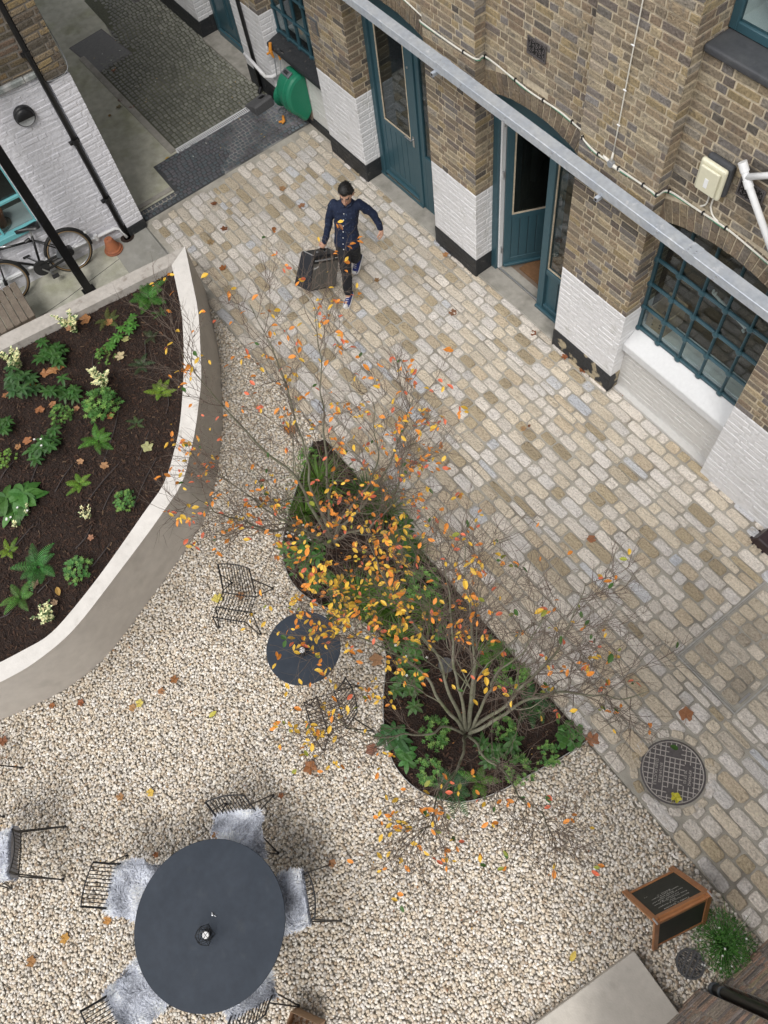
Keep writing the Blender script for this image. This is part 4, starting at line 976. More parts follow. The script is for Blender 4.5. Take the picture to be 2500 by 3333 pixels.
# ================================================================ LEFT BUILDING
LX = lambda y: -9.17-.10*(1.3-y)          # wall face
ang = math.atan(.10)
LU = np.array([math.sin(ang), math.cos(ang), 0.]); LN = np.array([math.cos(ang), -math.sin(ang), 0.])
lb = thing('whitewashed_building', 'white painted brick building with stock brick above, corner pier and turquoise window', 'building', (-9.17, 1.3, 0))
LO = Vector((-9.17, 1.3, 0))
def lpart(mb, name, mats, parent=None, **k):
    o = mb.build(name, mats, **k)
    if parent is None: o.parent = lb; o.matrix_parent_inverse = Matrix.Translation(-LO)
    else: o.parent = parent
    return o
O_ = np.array([-9.17, 1.3, 0])
def LP(u, z, d=0): return tuple(O_+LU*u+LN*d+np.array([0, 0, z]))
ZL = 2.36
m = MB()
WX0, WX1, WZ0 = -2.4, -.87, .72          # window opening along u
for a, b, z0, z1 in ((WX1, .22, -.02, ZL), (-4, WX1, -.02, WZ0), (-4, WX0, WZ0, ZL)):
    m.obox(LP((a+b)/2, (z0+z1)/2, -.15), LU, (0, 0, 1), LN, (b-a)/2, (z1-z0)/2, .148)
kp = lambda u, z: not (WX0 < u < WX1 and z > WZ0)
wbk = dict(depth=.003, pal=[(1, 1, 1)], pw=[1], inset=.012, jit=.0045, gap=.007, bl=.21)
bricks(m, O_, LU, LN, WX1, .22, WZ0, ZL, 0, seed=101, c0=1, **wbk)
bricks(m, O_, LU, LN, -4, .22, .04, WZ0, 0, seed=102, **wbk)
lpart(m, 'painted_wall', ['leftwhite'], bevel=.006, seg=2)
m = MB()
for a, b in ((WX0, WX1),):
    pass
m.obox(LP(-1.9, (ZL+7)/2, -.15), LU, (0, 0, 1), LN, 2.12, (7-ZL)/2, .144, 1)
bricks(m, O_, LU, LN, -4, .22, ZL+.05, 6.5, 0, seed=103, depth=.012, inset=.007, jit=.005, gap=.016, bl=.24, pal=[(.17, .12, .065), (.13, .10, .06), (.20, .145, .08), (.10, .085, .06), (.22, .17, .11), (.15, .105, .075)], pw=[3, 3, 2, 3, 1, 2])
lpart(m, 'brick_wall', ['brick', 'darkmortar'])
m = MB()
for k in range(12):
    u0 = -4+k*.352; m.obox(LP(u0+.175, ZL+.02, .02), LU, (0, .0, 1), LN, .176, .03+.003*math.sin(k*2), .028)
lpart(m, 'cement_ledge', 'lead', bevel=.012)
# corner pier
py0, py1, pf = 1.385, 1.64, -9.085
m = MB(); m.box(-9.6, py0+.003, .14, pf-.003, py1-.003, 2.26)
bricks(m, (pf, 0, 0), (0, 1), (1, 0), py0, py1, .14, 2.26, 0, seed=104, c0=1, c1=1, **wbk)
bricks(m, (0, py0, 0), (1, 0), (0, -1), -9.18, pf, .14, 2.26, 0, seed=105, c1=1, **wbk)
lpart(m, 'painted_pier', ['leftwhite'], bevel=.006, seg=2)
m = MB(); m.box(-9.6, py0-.01, -.02, pf+.008, py1+.01, .14); lpart(m, 'plinth', 'blackp', bevel=.012, seg=2)
m = MB(); m.box(-9.6, py0-.02, 2.30, pf+.02, py1-.01, 7, 1)
bricks(m, (pf+.03, 0, 0), (0, 1), (1, 0), py0-.03, py1, 2.30, 6.5, 0, seed=106, depth=.012, inset=.008, jit=.006, gap=.014, bl=.23, c0=1, c1=1, pal=[(.24, .18, .10), (.20, .155, .10), (.12, .095, .07), (.28, .21, .11), (.10, .085, .065)], pw=[3, 3, 3, 2, 2])
bricks(m, (0, py0-.03, 0), (1, 0), (0, -1), -9.2, pf+.03, 2.30, 6.5, 0, seed=107, depth=.012, inset=.008, jit=.005, gap=.014, pal=[(.08, .065, .05)], pw=[1], c1=1)  # pier's side face: its shade is put into the dark brick colour
lpart(m, 'brick_pier', ['brick', 'darkmortar'])
# long passage wall behind the pier (seen only as the far white line)
m = MB(); m.box(-30, 1.30, -.02, -9.6, 1.60, 6.5); lpart(m, 'passage_wall', 'oldwhite')
# turquoise window, pot inside
m = MB(); uz = lambda u0, z0, u1, z1, d=.03, dp=-.03: m.obox(LP((u0+u1)/2, (z0+z1)/2, dp), LU, (0, 0, 1), LN, (u1-u0)/2, (z1-z0)/2, d)
uz(WX0, WZ0, WX1, WZ0+.07, .05, -.0); uz(WX0, 1.16, WX1, 1.195, .02); uz(-1.33, WZ0+.07, -1.30, 2.36, .02); uz(-1.83, WZ0+.07, -1.80, 2.36, .02); uz(WX1-.02, WZ0+.07, WX1+.0, 2.36, .02)
wn = lpart(m, 'window', 'turq', bevel=.004)
m = MB(); m.obox(LP((WX0+WX1)/2, 1.55, -.05), LU, (0, 0, 1), LN, (WX1-WX0)/2, .8, .003); lpart(m, 'pane', 'glass', wn)
m = MB(); m.obox(LP((WX0+WX1)/2, WZ0-.0, -.32), LU, (0, 0, 1), LN, (WX1-WX0)/2, .03, .2); lpart(m, 'inner_ledge', 'ceramic')
m = MB()
vs = [LP(u, z, d) for u in (WX0-.3, WX1+.3) for z in (WZ0-.1, 2.5) for d in (-.3, -1.6)]
m.add(vs, [(0, 1, 3, 2), (4, 6, 7, 5), (1, 5, 7, 3), (0, 4, 5, 1), (2, 3, 7, 6)]); lpart(m, 'room', 'dark')
p = LP(-1.30, .75, -.26)
t = thing('flower_pot', 'brown terracotta pot on the ledge inside the turquoise window', 'flower pot', p)
m = MB(); m.lathe([(.09, 0), (.12, .17), (.13, .17), (.13, .2), (.115, .2), (.10, .16), (.001, .15)], n=24); m.build('pot', 'terra', parent=t, smooth=True); m = MB(); m.lathe([(.13, -.02), (.15, .02), (.14, .02), (.001, -.01)], n=24); m.build('saucer', 'greywood', parent=t)
# round wall light
p = LP(-.33, 2.03, 0)
t = thing('round_wall_light', 'round black wall light with eyelid hood on the white brick wall', 'wall light', p, -ang)
m = MB(); m.lathe([(.118, 0), (.118, .04), (.105, .055), (.098, .055), (.098, .045), (.001, .045)], n=40); m.xform(Matrix.Rotation(R(90), 4, 'Y')); m.build('rim', 'black', parent=t, smooth=False)
m = MB(); nn = 20
vs = [(.058, .1*math.cos(a), -.1*abs(math.sin(a))+.0) for a in np.linspace(0, math.pi, nn)]; m.add(vs, [tuple(range(nn))]); m.build('lens', 'greywhite', parent=t)
m = MB(); rg = []
vs = []; 
for i, ph in enumerate(np.linspace(0, math.pi/2, 6)):
    for a in np.linspace(0, math.pi, nn): vs.append((.05+.05*math.sin(ph*1.0), .108*math.cos(a)*(math.cos(ph)*.15+.85 if i < 5 else .8), .108*math.sin(a)*math.cos(ph)))
m.add(vs, [(i*nn+j, i*nn+j+1, (i+1)*nn+j+1, (i+1)*nn+j) for i in range(5) for j in range(nn-1)]); m.build('hood', 'black', parent=t, smooth=True)
# downpipe in the corner
t = thing('downpipe', 'thick black cast iron downpipe in the corner of the white brick wall and pier', 'downpipe', (-9.10, 1.33, 0))
m = MB(); m.tube([(0, 0, .05), (0, 0, 6.5)], .036, 14); 
m.build('pipe', 'black', parent=t, smooth=True)
for z in (.62, 1.5, 2.6): 
    m = MB(); m.tube([(0, 0, z), (0, 0, z+.07)], .043, 14); m.box(-.04, -.075, z+.015, .01, .06, z+.045); m.build('pipe_bracket', 'black', parent=t)
m = MB(); m.lathe([(.05, 0), (.085, .004), (.10, .0)], n=12); m.build('gully', 'soil', parent=t)
t = thing('waste_pipe', 'white plastic pipe running low along the white brick wall into the gully', 'pipe', (-9.2, 1.2, .1))
m = MB(); pts = [LP(-3.5, .30, .05), LP(-.9, .24, .05), LP(-.25, .205, .05), LP(-.06, .205, .05), LP(-.0, .17, .06), LP(.03, .03, .10)]
m.tube([(x+9.2, y-1.2, z-.1) for x, y, z in pts], .022, 10); m.build('pipe', 'whitepl', parent=t, smooth=True)
m = MB(); q = LP(-.33, .21, .05); m.tube([(q[0]+9.2, q[1]-1.2, q[2]-.14), (q[0]+9.2, q[1]-1.2, q[2]-.06)], .030, 8); m.build('pipe_clip', 'whitepl', parent=t)
t = MB(); cpt = catmull([LP(-3, ZL+.06, .06), LP(-.9, ZL+.03, .06), LP(-.5, ZL-.02, .06), LP(-.1, ZL-.03, .1), (-9.09, 1.34, 2.33), (-9.05, 1.40, 2.30), (-9.04, 1.62, 2.32), (-9.1, 1.67, 2.5), (-9.3, 1.68, 2.9), (-9.4, 1.7, 4)], 4); t.tube(cpt, .005, 5)
tag(t.build('thin_cable', 'greypl2'), 'thin grey cable sagging along the cement ledge and round the left pier', 'cable')
# terracotta pot upside down
t = thing('terracotta_pot', 'terracotta flower pot standing upside down by the gully of the white wall', 'flower pot', (-9.02, 1.075, .0))
m = MB(); m.lathe([(.105, .0), (.115, .0), (.115, .045), (.098, .05), (.055, .20), (.012, .205), (.01, .19)], n=28); m.build('pot', 'terra', parent=t, smooth=False, bevel=.004)
m = MB(); m.lathe([(.125, .0), (.13, .02), (.118, .022), (.001, .012)], n=28); m.build('saucer', 'terra', parent=t)
# black steel post
t = thing('steel_post', 'tall square black steel post behind the raised bed', 'post', (-8.60, .47, 0))
m = MB(); m.box(-.05, -.055, 0, .05, .055, 5.2); m.build('post_shaft', 'blackpost', parent=t, bevel=.003)
m = MB(); m.box(-.08, -.085, 0, .08, .085, .012); m.build('base_plate', 'blackpost', parent=t)
# small black bracket box at the left margin (gutter end)
# wooden slatted crate stool and bamboo bundle
t = thing('slatted_stool', 'weathered wooden slatted table top with dark slots, cut by the left edge', 'table', (-8.62, -.72, .0), R(-3))
for i in range(6):
    m = MB(); y = .42-i*.095
    m.box(-.36, y-.043, .40, .34, y+.043, .425); m.build('slat', 'greywood', parent=t, bevel=.003)
for x in (-.32, .30):
    m = MB(); m.box(x-.02, -.3, .34, x+.02, .45, .398); m.build('rail', 'greywood', parent=t)
for x in (-.30, .28):
    for y in (-.25, .40): m = MB(); m.box(x-.02, y-.02, 0, x+.02, y+.02, .34); m.build('leg', 'greywood', parent=t)
t = thing('wood_bundle', 'small folded bundle of pale wooden laths lying against the raised bed', 'wood', (-8.22, -.02, 0), R(90-6))
for i in range(5):
    m = MB(); x = -.05+i*.026; m.box(-.23+.015*(i % 2), x-.010, .01+.012*(i % 3), .23-.02*(i % 3), x+.010, .03+.012*(i % 3)); m.build('lath', 'palewood', parent=t, bevel=.002)
for x in (-.17, .17): m = MB(); m.tube([(x, -.08, .02), (x+.02, -.02, .07), (x, .07, .05)], .006, 5); m.build('wire_tie', 'black', parent=t)

# ---------------------------------------------------------------- bicycle leaning on the white wall
def bike():
    t = thing('bicycle', 'black roadster bicycle with leather saddle leaning against the white brick wall', 'bicycle', (0, 0, 0))
    # local: x along the bike (rear +x), y = 0 plane, z up; wheels r .27
    r = .285; wb = .92
    for cx, nm in ((0, 'rear'), (-wb, 'front')):
        w = MB(); n = 40
        w.tube([(cx+r*math.cos(a), 0, r+.0+r*math.sin(a)) for a in np.linspace(0, 2*math.pi, n+1)], .018, 8, 0, cap=False)
        wr = w.build('wheel', 'tyre', parent=t, smooth=True)
        w = MB(); 
        for s in (-1, 1): w.tube([(cx+(r-.010)*math.cos(a), s*.012, r+(r-.010)*math.sin(a)) for a in np.linspace(0, 2*math.pi, n+1)], .008, 6, 0, cap=False)
        w.build('tyre_wall', 'tan', parent=wr, smooth=True)
        w = MB(); w.tube([(cx+(r-.026)*math.cos(a), 0, r+(r-.026)*math.sin(a)) for a in np.linspace(0, 2*math.pi, n+1)], .008, 6, 0, cap=False); w.build('rim', 'steel', parent=wr, smooth=True)
        w = MB()
        for k in range(24):
            a = k*2*math.pi/24; b = a+(.5 if k % 2 else -.5)
            w.tube([(cx+.02*math.cos(b), (.02 if k % 4 < 2 else -.02), r+.02*math.sin(b)), (cx+(r-.03)*math.cos(a), 0, r+(r-.03)*math.sin(a))], .0013, 4)
        w.build('spokes', 'steel', parent=wr)
        w = MB(); w.tube([(cx, -.05, r), (cx, .05, r)], .026 if nm == 'front' else .055, 12); w.build('hub', 'black', parent=wr)
        w = MB(); a0, a1 = (-.15, 2.9)
        n = 18; vs = []
        for a in np.linspace(a0, a1, n):
            rr = r+.030
            for dy, dr in ((-.03, -.014), (-.018, .002), (0, .007), (.018, .002), (.03, -.014)): vs.append((cx+(rr+dr)*math.cos(a), dy, r+(rr+dr)*math.sin(a)))
        w.add(vs, [(i*5+j, i*5+j+1, (i+1)*5+j+1, (i+1)*5+j) for i in range(n-1) for j in range(4)]); w.build('mudguard', 'tyre', parent=t, smooth=True)
    fr = MB(); bb = (-.42, 0, .27); st = (-.30, 0, .68); hd = (-.80, 0, .72); hb = (-.83, 0, .60)
    fr.tube([bb, st], .016, 8); fr.tube([(-.315, 0, .62), hd], .015, 8); fr.tube([bb, hb], .017, 8); fr.tube([hd, (-.84, 0, .55)], .019, 8)
    for s in (-1, 1):
        fr.tube([(bb[0], s*.03, bb[2]), (0, s*.055, r)], .010, 6); fr.tube([(-.315, s*.015, .62), (0, s*.055, r)], .008, 6); fr.tube([(-.845, s*.03, .55), (-wb, s*.05, r)], .011, 6)
    fr.build('frame', 'black', parent=t, smooth=True)
    s_ = MB(); s_.tube([st, (-.285, 0, .76)], .012, 8); s_.build('seat_post', 'steel', parent=t)
    s_ = MB(); rows = [(-.17, .012, .02), (-.10, .022, .012), (-.02, .04, .005), (.05, .085, .0), (.11, .095, .0), (.135, .07, -.004)]
    vs = []; cs = 7
    for x, w_, dz in rows:
        for j in range(cs):
            a = math.pi*j/(cs-1); vs.append((-.28+x, w_*math.cos(a), .79+dz+.045*math.sin(a)-.02))
    s_.add(vs, [(i*cs+j, (i+1)*cs+j, (i+1)*cs+j+1, i*cs+j+1) for i in range(len(rows)-1) for j in range(cs-1)]+[tuple(range(cs)), tuple((len(rows)-1)*cs+j for j in range(cs-1, -1, -1))]); s_.build('saddle', 'black', parent=t, smooth=True, bevel=0)
    c = MB(); c.tube([(-.42, -.06, .27), (-.42, .06, .27)], .022, 10); c.lathe([(.085, -.004), (.09, 0), (.085, .004), (.001, .004)], n=24); 
    c2 = MB(); c2.lathe([(.001, -.02), (.10, -.02), (.105, 0), (.10, .02), (.001, .02)], n=24); c2.xform(Matrix.Translation((-.42, -.055, .27)) @ Matrix.Rotation(R(90), 4, 'X')); 
    for b0 in range(1): c2.bar((-.42, -.06, .325), (-.02, -.06, .325), .03, .02); c2.bar((-.42, -.06, .215), (-.02, -.06, .24), .03, .02)
    c2.build('chain_case', 'tyre', parent=t)
    c = MB(); c.bar((-.42, -.085, .27), (-.33, -.085, .14), .012, .018); c.bar((-.42, .085, .27), (-.51, .085, .40), .012, .018); c.build('crank', 'steel', parent=t)
    for x, z, y in ((-.32, .13, -.13), (-.52, .41, .13)): c = MB(); c.box(x-.045, y-.035, z-.012, x+.045, y+.035, z+.012); c.build('pedal', 'tyre', parent=t, bevel=.004)
    c = MB(); c.bar((-.15, -.06, .30), (-.08, -.06, .42), .05, .07); c.build('bottle_holder', 'greypl', parent=t)
    c = MB(); c.tube([hd, (-.79, 0, .84)], .013, 8); c.tube(catmull([(-.56, -.26, .83), (-.66, -.25, .85), (-.78, -.12, .85), (-.79, 0, .84), (-.78, .12, .85), (-.66, .25, .85), (-.56, .26, .83)], 4), .010, 8); c.build('handlebar', 'steel', parent=t, smooth=True)
    c = MB(); c.bar((-.42, 0, .64), (-.34, 0, .66), .05, .035); c.build('frame_bag', 'black', parent=t, bevel=.01)
    c = MB(); c.tube([(.285, 0, .42), (.31, 0, .41)], .02, 8); c.build('reflector', 'ceramic', parent=t)
    return t
bk = bike()
# rear wheel touches the ground by the pot, leaning on the wall
tilt = R(-9)
ub = np.array([math.sin(ang+R(1)), math.cos(ang+R(1)), 0.])
rot = Matrix(((ub[0], -math.cos(ang), 0), (ub[1], math.sin(ang), 0), (0, 0, 1))).to_4x4()   # local x -> along the wall (+y)
bk.matrix_world = Matrix.Translation((-9.06, .56, .005)) @ rot @ Matrix.Rotation(-tilt*-1, 4, 'X')

# ================================================================ RAISED BED
m = MB()
no = len(outer_full)
# outer and inner skins and pale coping ring
def ring_strip(mb, A, za, B, zb_, mi, closed=True):
    n = len(A); b = mb.add([(x, y, za) for x, y in A]+[(x, y, zb_) for x, y in B], [])
    for i in range(n if closed else n-1):
        j = (i+1) % n; mb.f.append((b+i, b+j, b+n+j, b+n+i)); mb.m.append(mi); mb.c.append((1, 1, 1))
def resample(P, n):
    P = [np.array(p[:2], float) for p in P]; d = [0]
    for i in range(1, len(P)): d.append(d[-1]+np.linalg.norm(P[i]-P[i-1]))
    return [tuple(np.array([np.interp(t, d, [p[k] for p in P]) for k in (0, 1)])) for t in np.linspace(0, d[-1], n)]
NC = 90
oc = resample(outer, NC); ic = resample(inner, NC)
oc2 = resample([outer_full[0], outer_full[-1]], 24); ic2 = resample([inner_full[0], inner_full[-1]], 24)
rb = thing('raised_bed', 'curved raised planting bed with pale rendered wall and dark mulch', 'planter', (-7.0, -.8, 0))
def rpart(mb, name, mats, **k):
    o = mb.build(name, mats, **k); o.parent = rb; o.matrix_parent_inverse = Matrix.Translation((7.0, .8, 0)); return o
m = MB(); ring_strip(m, oc, -.03, oc, HP, 0, False); b = m.add([], []); rpart(m, 'rendered_wall', ['render'], smooth=True)
m = MB(); ring_strip(m, oc2, -.03, oc2, HP, 0, False); rpart(m, 'back_wall', ['render'])
m = MB(); ring_strip(m, oc, HP, ic, HP+.0, 0, False); ring_strip(m, ic, HP-.25, ic, HP, 0, False); ring_strip(m, oc, HP-.0, oc, HP+.0, 0, False)
rpart(m, 'coping', ['coping'])
m = MB(); ring_strip(m, oc2, HP, ic2, HP, 0, False); ring_strip(m, ic2, HP-.25, ic2, HP, 0, False); rpart(m, 'back_coping', ['oldcoping'])
# soil surface
SZ = HP-.10
def grid_soil(name, poly, z, step, amp, seed, mt='soil', parent=None):
    g = np.random.default_rng(seed); xs = [p[0] for p in poly]; ys = [p[1] for p in poly]
    X = np.arange(min(xs)-step, max(xs)+2*step, step); Y = np.arange(min(ys)-step, max(ys)+2*step, step)
    gx, gy = np.meshgrid(X, Y); Z = np.zeros_like(gx)
    for sc, am in ((.35, 1.0), (.12, .55), (.04, .4)):
        for _ in range(5):
            a = g.uniform(0, 6.28); ph = g.uniform(0, 6.28); Z += am*amp*.35*np.sin((gx*np.cos(a)+gy*np.sin(a))*6.28/sc/g.uniform(.7, 1.4)+ph)
    Z += g.normal(0, amp*.35, Z.shape)+z
    nx = len(X); V = np.stack([gx.ravel(), gy.ravel(), Z.ravel()], 1)
    i, j = np.meshgrid(np.arange(len(X)-1), np.arange(len(Y)-1)); a = (j*nx+i).ravel()
    F = np.c_[a, a+1, a+nx+1, a+nx]
    c = V[F].mean(1); F = F[inpoly(c[:, 0], c[:, 1], poly)]
    return npmesh(name, V, F, mt, parent=parent, smooth=True)
soil_poly = [tuple(np.array(p)) for p in inner_full[:-1]]+[inner_full[-1]]
# grow the polygon a little so the mulch meets the wall
cx_, cy_ = -6.6, -1.0
soil_poly = [(x+(x-cx_)*.012, y+(y-cy_)*.012) for x, y in soil_poly]
so_ = grid_soil('planting_soil', soil_poly, SZ, .022, .007, 21); structure(so_)
def chips(name, poly, z, dens, seed, parent=None):
    g = np.random.default_rng(seed); xs = [p[0] for p in poly]; ys = [p[1] for p in poly]
    A = (max(xs)-min(xs))*(max(ys)-min(ys)); n = int(A*dens); X = g.uniform(min(xs), max(xs), n); Y = g.uniform(min(ys), max(ys), n)
    k = inpoly(X, Y, poly); X, Y = X[k], Y[k]; n = len(X)
    L = g.uniform(.005, .016, n)*g.uniform(.7, 1.6, n); Wd = L*g.uniform(.15, .4, n); a = g.uniform(0, 6.28, n); tz = g.normal(0, .35, n)
    u = np.stack([np.cos(a)*np.cos(tz), np.sin(a)*np.cos(tz), np.sin(tz)], 1)*L[:, None]; v = np.stack([-np.sin(a), np.cos(a), g.normal(0, .3, n)], 1)*Wd[:, None]
    c = np.stack([X, Y, z+g.uniform(0, .014, n)], 1)
    V = np.stack([c-u-v, c+u-v, c+u+v, c-u+v], 1).reshape(-1, 3); F = np.arange(n*4).reshape(-1, 4)
    pal = np.array([(.05, .025, .016), (.035, .018, .012), (.065, .036, .022), (.02, .012, .01), (.11, .07, .042), (.02, .013, .011)]); C = pal[g.choice(6, n, p=[.28, .27, .14, .15, .04, .12])]*g.uniform(.8, 1.25, (n, 1))
    C = np.repeat(C, 4, axis=0); return npmesh(name, V, F, 'chip', C, parent=parent)
o = chips('bark_mulch', soil_poly, SZ+.004, 1900, 31); tag(o, 'dark brown bark mulch covering the raised bed', 'mulch', kind='stuff')
# irrigation hoses on the mulch
hp_px = [((488, 1395), (450, 1495)), ((395, 1290), (330, 1520)), ((393, 1500), (270, 1650)), ((150, 1470), (93, 1590)), ((240, 1505), (178, 1600)), ((512, 1485), (435, 1650)), ((380, 1580), (335, 1658)), ((300, 1705), (245, 1785)), ((360, 1765), (298, 1845)), ((112, 1702), (10, 1815)), ((372, 1030), (390, 1180)), ((545, 1280), (540, 1345)), ((305, 1150), (303, 1200)), ((0, 1560), (45, 1500)), ((120, 1930), (165, 1885)), ((0, 2010), (40, 1985)), ((470, 1100), (472, 1180)), ((305, 1270), (285, 1300))]
for i, (a, b) in enumerate(hp_px):
    A = np.array(G(*a, SZ+.012)); B = np.array(G(*b, SZ+.012)); Mi = (A+B)/2+np.array([rng.normal(0, .015), rng.normal(0, .01), .004])
    m = MB(); m.tube(catmull([A-[0, 0, .008], Mi, B-[0, 0, .008]], 5), .0075, 6)
    tag(m.build('irrigation_hose', 'hose', smooth=True), 'short visible run of dark brown drip irrigation hose half buried in the bed mulch', 'hose', 'drip hoses in the raised bed')
# low bed soil and steel edging
o = grid_soil('low_bed_soil', bed_poly, .004, .022, .006, 23); structure(o)
o = chips('low_bed_mulch', [(x, y-.004) for x, y in bed_poly], .012, 1500, 33); tag(o, 'dark bark mulch under the two multi-stem trees', 'mulch', kind='stuff')
m = MB(); P = bed_s; n = len(P)
vs = []
for i, p in enumerate(P):
    d = np.array(P[min(i+1, n-1)])-np.array(P[max(i-1, 0)]); d /= np.linalg.norm(d); nr = np.array([-d[1], d[0]])*.0035
    vs += [(p[0]-nr[0], p[1]-nr[1], -.02), (p[0]-nr[0], p[1]-nr[1], .035), (p[0]+nr[0], p[1]+nr[1], .035), (p[0]+nr[0], p[1]+nr[1], -.02)]
m.add(vs, [f for i in range(n-1) for f in ((i*4, i*4+4, i*4+5, i*4+1), (i*4+1, i*4+5, i*4+6, i*4+2), (i*4+2, i*4+6, i*4+7, i*4+3))])
tag(m.build('steel_edging', 'edging'), 'thin curved steel edging strip between gravel and the tree bed', 'edging')

# pale stone slab and brick wall at lower right
t = thing('stone_slab', 'large pale smooth stone slab at the lower right corner of the gravel', 'slab', (1.11, .70, 0))
c0, c1_, c2_ = G(2065, 3095, .1), G(1740, 3333, .1), G(2236, 3333, .1)
e1 = np.array(c1_[:2])-np.array(c0[:2]); e1 /= np.linalg.norm(e1); e2 = np.array(c2_[:2])-np.array(c0[:2]); e2 /= np.linalg.norm(e2)
P0 = np.array(c0[:2]); poly = [P0, P0+e1*2.4, P0+e1*2.4+e2*1.2, P0+e2*.9]
m = MB(); poly = [tuple(p-np.array([1.11, .70])) for p in poly]
if sum((poly[i][0]*poly[(i+1) % 4][1]-poly[(i+1) % 4][0]*poly[i][1]) for i in range(4)) < 0: poly = poly[::-1]
m.prism(poly, -.03, .1); m.build('slab_top', 'slabm', parent=t, bevel=.008, seg=2)
bw = thing('brick_wall', 'grey and pink brick garden wall seen steeply from above with a black pipe at its step', 'wall', (1.72, 1.0, 0))
PB = [(.30, .22, .17), (.33, .28, .23), (.20, .17, .155), (.38, .25, .19), (.27, .23, .21), (.40, .33, .22), (.16, .14, .135)]
m = MB()
for (x, y0, y1, sd) in ((1.60, -.2, .93, 1), (1.68, 1.10, 2.3, 2), (1.735, .93, 1.10, 3)):
    m.box(x+.008-1.72, y0-1.0, -.03, 2.6-1.72, y1-1.0, 5.6, 1)
    bricks(m, (x-1.72, -1.0, 0), (0, -1), (-1, 0), -y1, -y0, 0, 5.6, 0, seed=200+sd, depth=.01, pal=PB, pw=[3, 3, 2, 2, 3, 1, 1], gap=.011)
bricks(m, (-1.72, 1.10-1.0, 0), (1, 0), (0, -1), 1.68, 1.735, 0, 5.6, 0, seed=210, depth=.01, pal=PB, pw=[3, 3, 2, 2, 3, 1, 1])
o = m.build('masonry', ['brick', 'palemortar'], parent=bw)
t = thing('downpipe', 'black plastic soil pipe rising in the recess of the lower right brick wall', 'downpipe', (1.675, 1.02, 0))
m = MB(); m.tube([(0, 0, .0), (0, 0, 5.6)], .038, 16); m.build('pipe', 'black', parent=t, smooth=True)
m = MB(); m.tube([(0, 0, .0), (0, 0, .05)], .052, 16); m.tube([(0, 0, .22), (0, 0, .28)], .045, 16); m.build('socket', 'greypl', parent=t, smooth=True)
# ================================================================ FURNITURE
def face_rot(fx, fy): return math.atan2(-fx, fy)      # turns local +Y to (fx, fy)
def make_chair(name, label, cat, prof, wid, legs_at, group, n=12, rod=.0042, bar=.0065):
    "prof: list (f, z) from back top to seat front; wid: half width at each; legs_at: dict"
    t = thing(name, label, cat, (0, 0, 0), 0, group)
    P = catmull([(0, f, z) for f, z in prof], 5); Wd = np.interp(np.linspace(0, len(prof)-1, len(P)), range(len(prof)), wid)
    for i in range(n):
        s = -1+2*i/(n-1)*1.0
        s *= .955
        m = MB(); m.tube([(s*w_, p[1]-.025*(1-s*s)*(1 if k < len(P)*.45 else 0)*(1-k/(len(P)*.45)), p[2]-.012*(1-s*s)) for k, (p, w_) in enumerate(zip(P, Wd))], rod, 5)
        m.build('rod', 'wire', parent=t, smooth=True)
    def crossbar(nm, f, z, hw, ext=None, bow=0):
        m = MB(); pts = [(s*hw, f-bow*(1-s*s), z-.012*(1-s*s)-.006) for s in np.linspace(-1, 1, 9)]; m.tube(pts, bar, 6); m.build(nm, 'wire', parent=t, smooth=True)
    crossbar('top_rail', prof[0][0], prof[0][1]+.005, wid[0], bow=.025)
    for k in legs_at['bars']: crossbar('seat_bar', prof[k][0], prof[k][1], wid[k])
    for s in (-1, 1):
        m = MB(); m.tube([(s*w_, p[1], p[2]) for p, w_ in list(zip(P, Wd))[:int(len(P)*.45)]], bar, 6); m.build('back_side', 'wire', parent=t, smooth=True)
        a, b = prof[legs_at['rear'][0]], prof[legs_at['rear'][1]]; ft = (s*.23, 0.0, .006)
        m = MB(); m.tube([(s*wid[legs_at['rear'][0]], a[0], a[1]), (ft[0], ft[1], .03), (ft[0], ft[1], .008), (ft[0]-s*.004, ft[1]+.015, .008), (ft[0]-s*.004, ft[1]+.018, .03), (s*wid[legs_at['rear'][1]], b[0], b[1])], bar, 6); m.build('leg', 'wire', parent=t)
        a, b = prof[legs_at['front'][0]], prof[legs_at['front'][1]]; ft = (s*.225, .50, .006)
        m = MB(); m.tube([(s*wid[legs_at['front'][0]], a[0], a[1]), (ft[0], ft[1]-.012, .03), (ft[0], ft[1]-.01, .008), (ft[0], ft[1]+.01, .008), (ft[0], ft[1]+.012, .03), (s*wid[legs_at['front'][1]], b[0], b[1])], bar, 6); m.build('leg', 'wire', parent=t)
        for yy in (0.006, .50): m = MB(); m.lathe([(.014, 0), (.014, .012), (.006, .016)], (s*.228, yy, 0), 10); m.build('foot_glide', 'black', parent=t)
    return t
LG = 'black wire lounge chairs by the small round table'
lounge = make_chair('wire_lounge_chair', 'black wire lounge chair facing the small round table from the upper left, nobody in it', 'chair',
    [(.045, .66), (.10, .52), (.17, .36), (.21, .31), (.38, .335), (.50, .385), (.52, .36)], [.165, .168, .175, .182, .19, .17, .168], dict(bars=(3, 4, 5), rear=(1, 3), front=(4, 5)), LG)
f1 = (.671, -.741); lounge.location = (-3.65, -.065, .0); lounge.rotation_euler.z = face_rot(*f1)
l2 = copy_tree(lounge); l2['label'] = 'black wire lounge chair below the small round table, next to the tree bed'
f2 = (-.296, -.955); l2.location = (-1.865, .125, 0); l2.rotation_euler.z = face_rot(*f2)
DG = 'black wire dining chairs with sheepskins'
dprof = [(.075, .80), (.13, .62), (.165, .50), (.19, .455), (.36, .44), (.49, .455), (.51, .43)]
dine = make_chair('wire_dining_chair', '', 'chair', dprof, [.168, .17, .175, .18, .185, .17, .168], dict(bars=(3, 4, 5), rear=(1, 3), front=(4, 5)), DG)
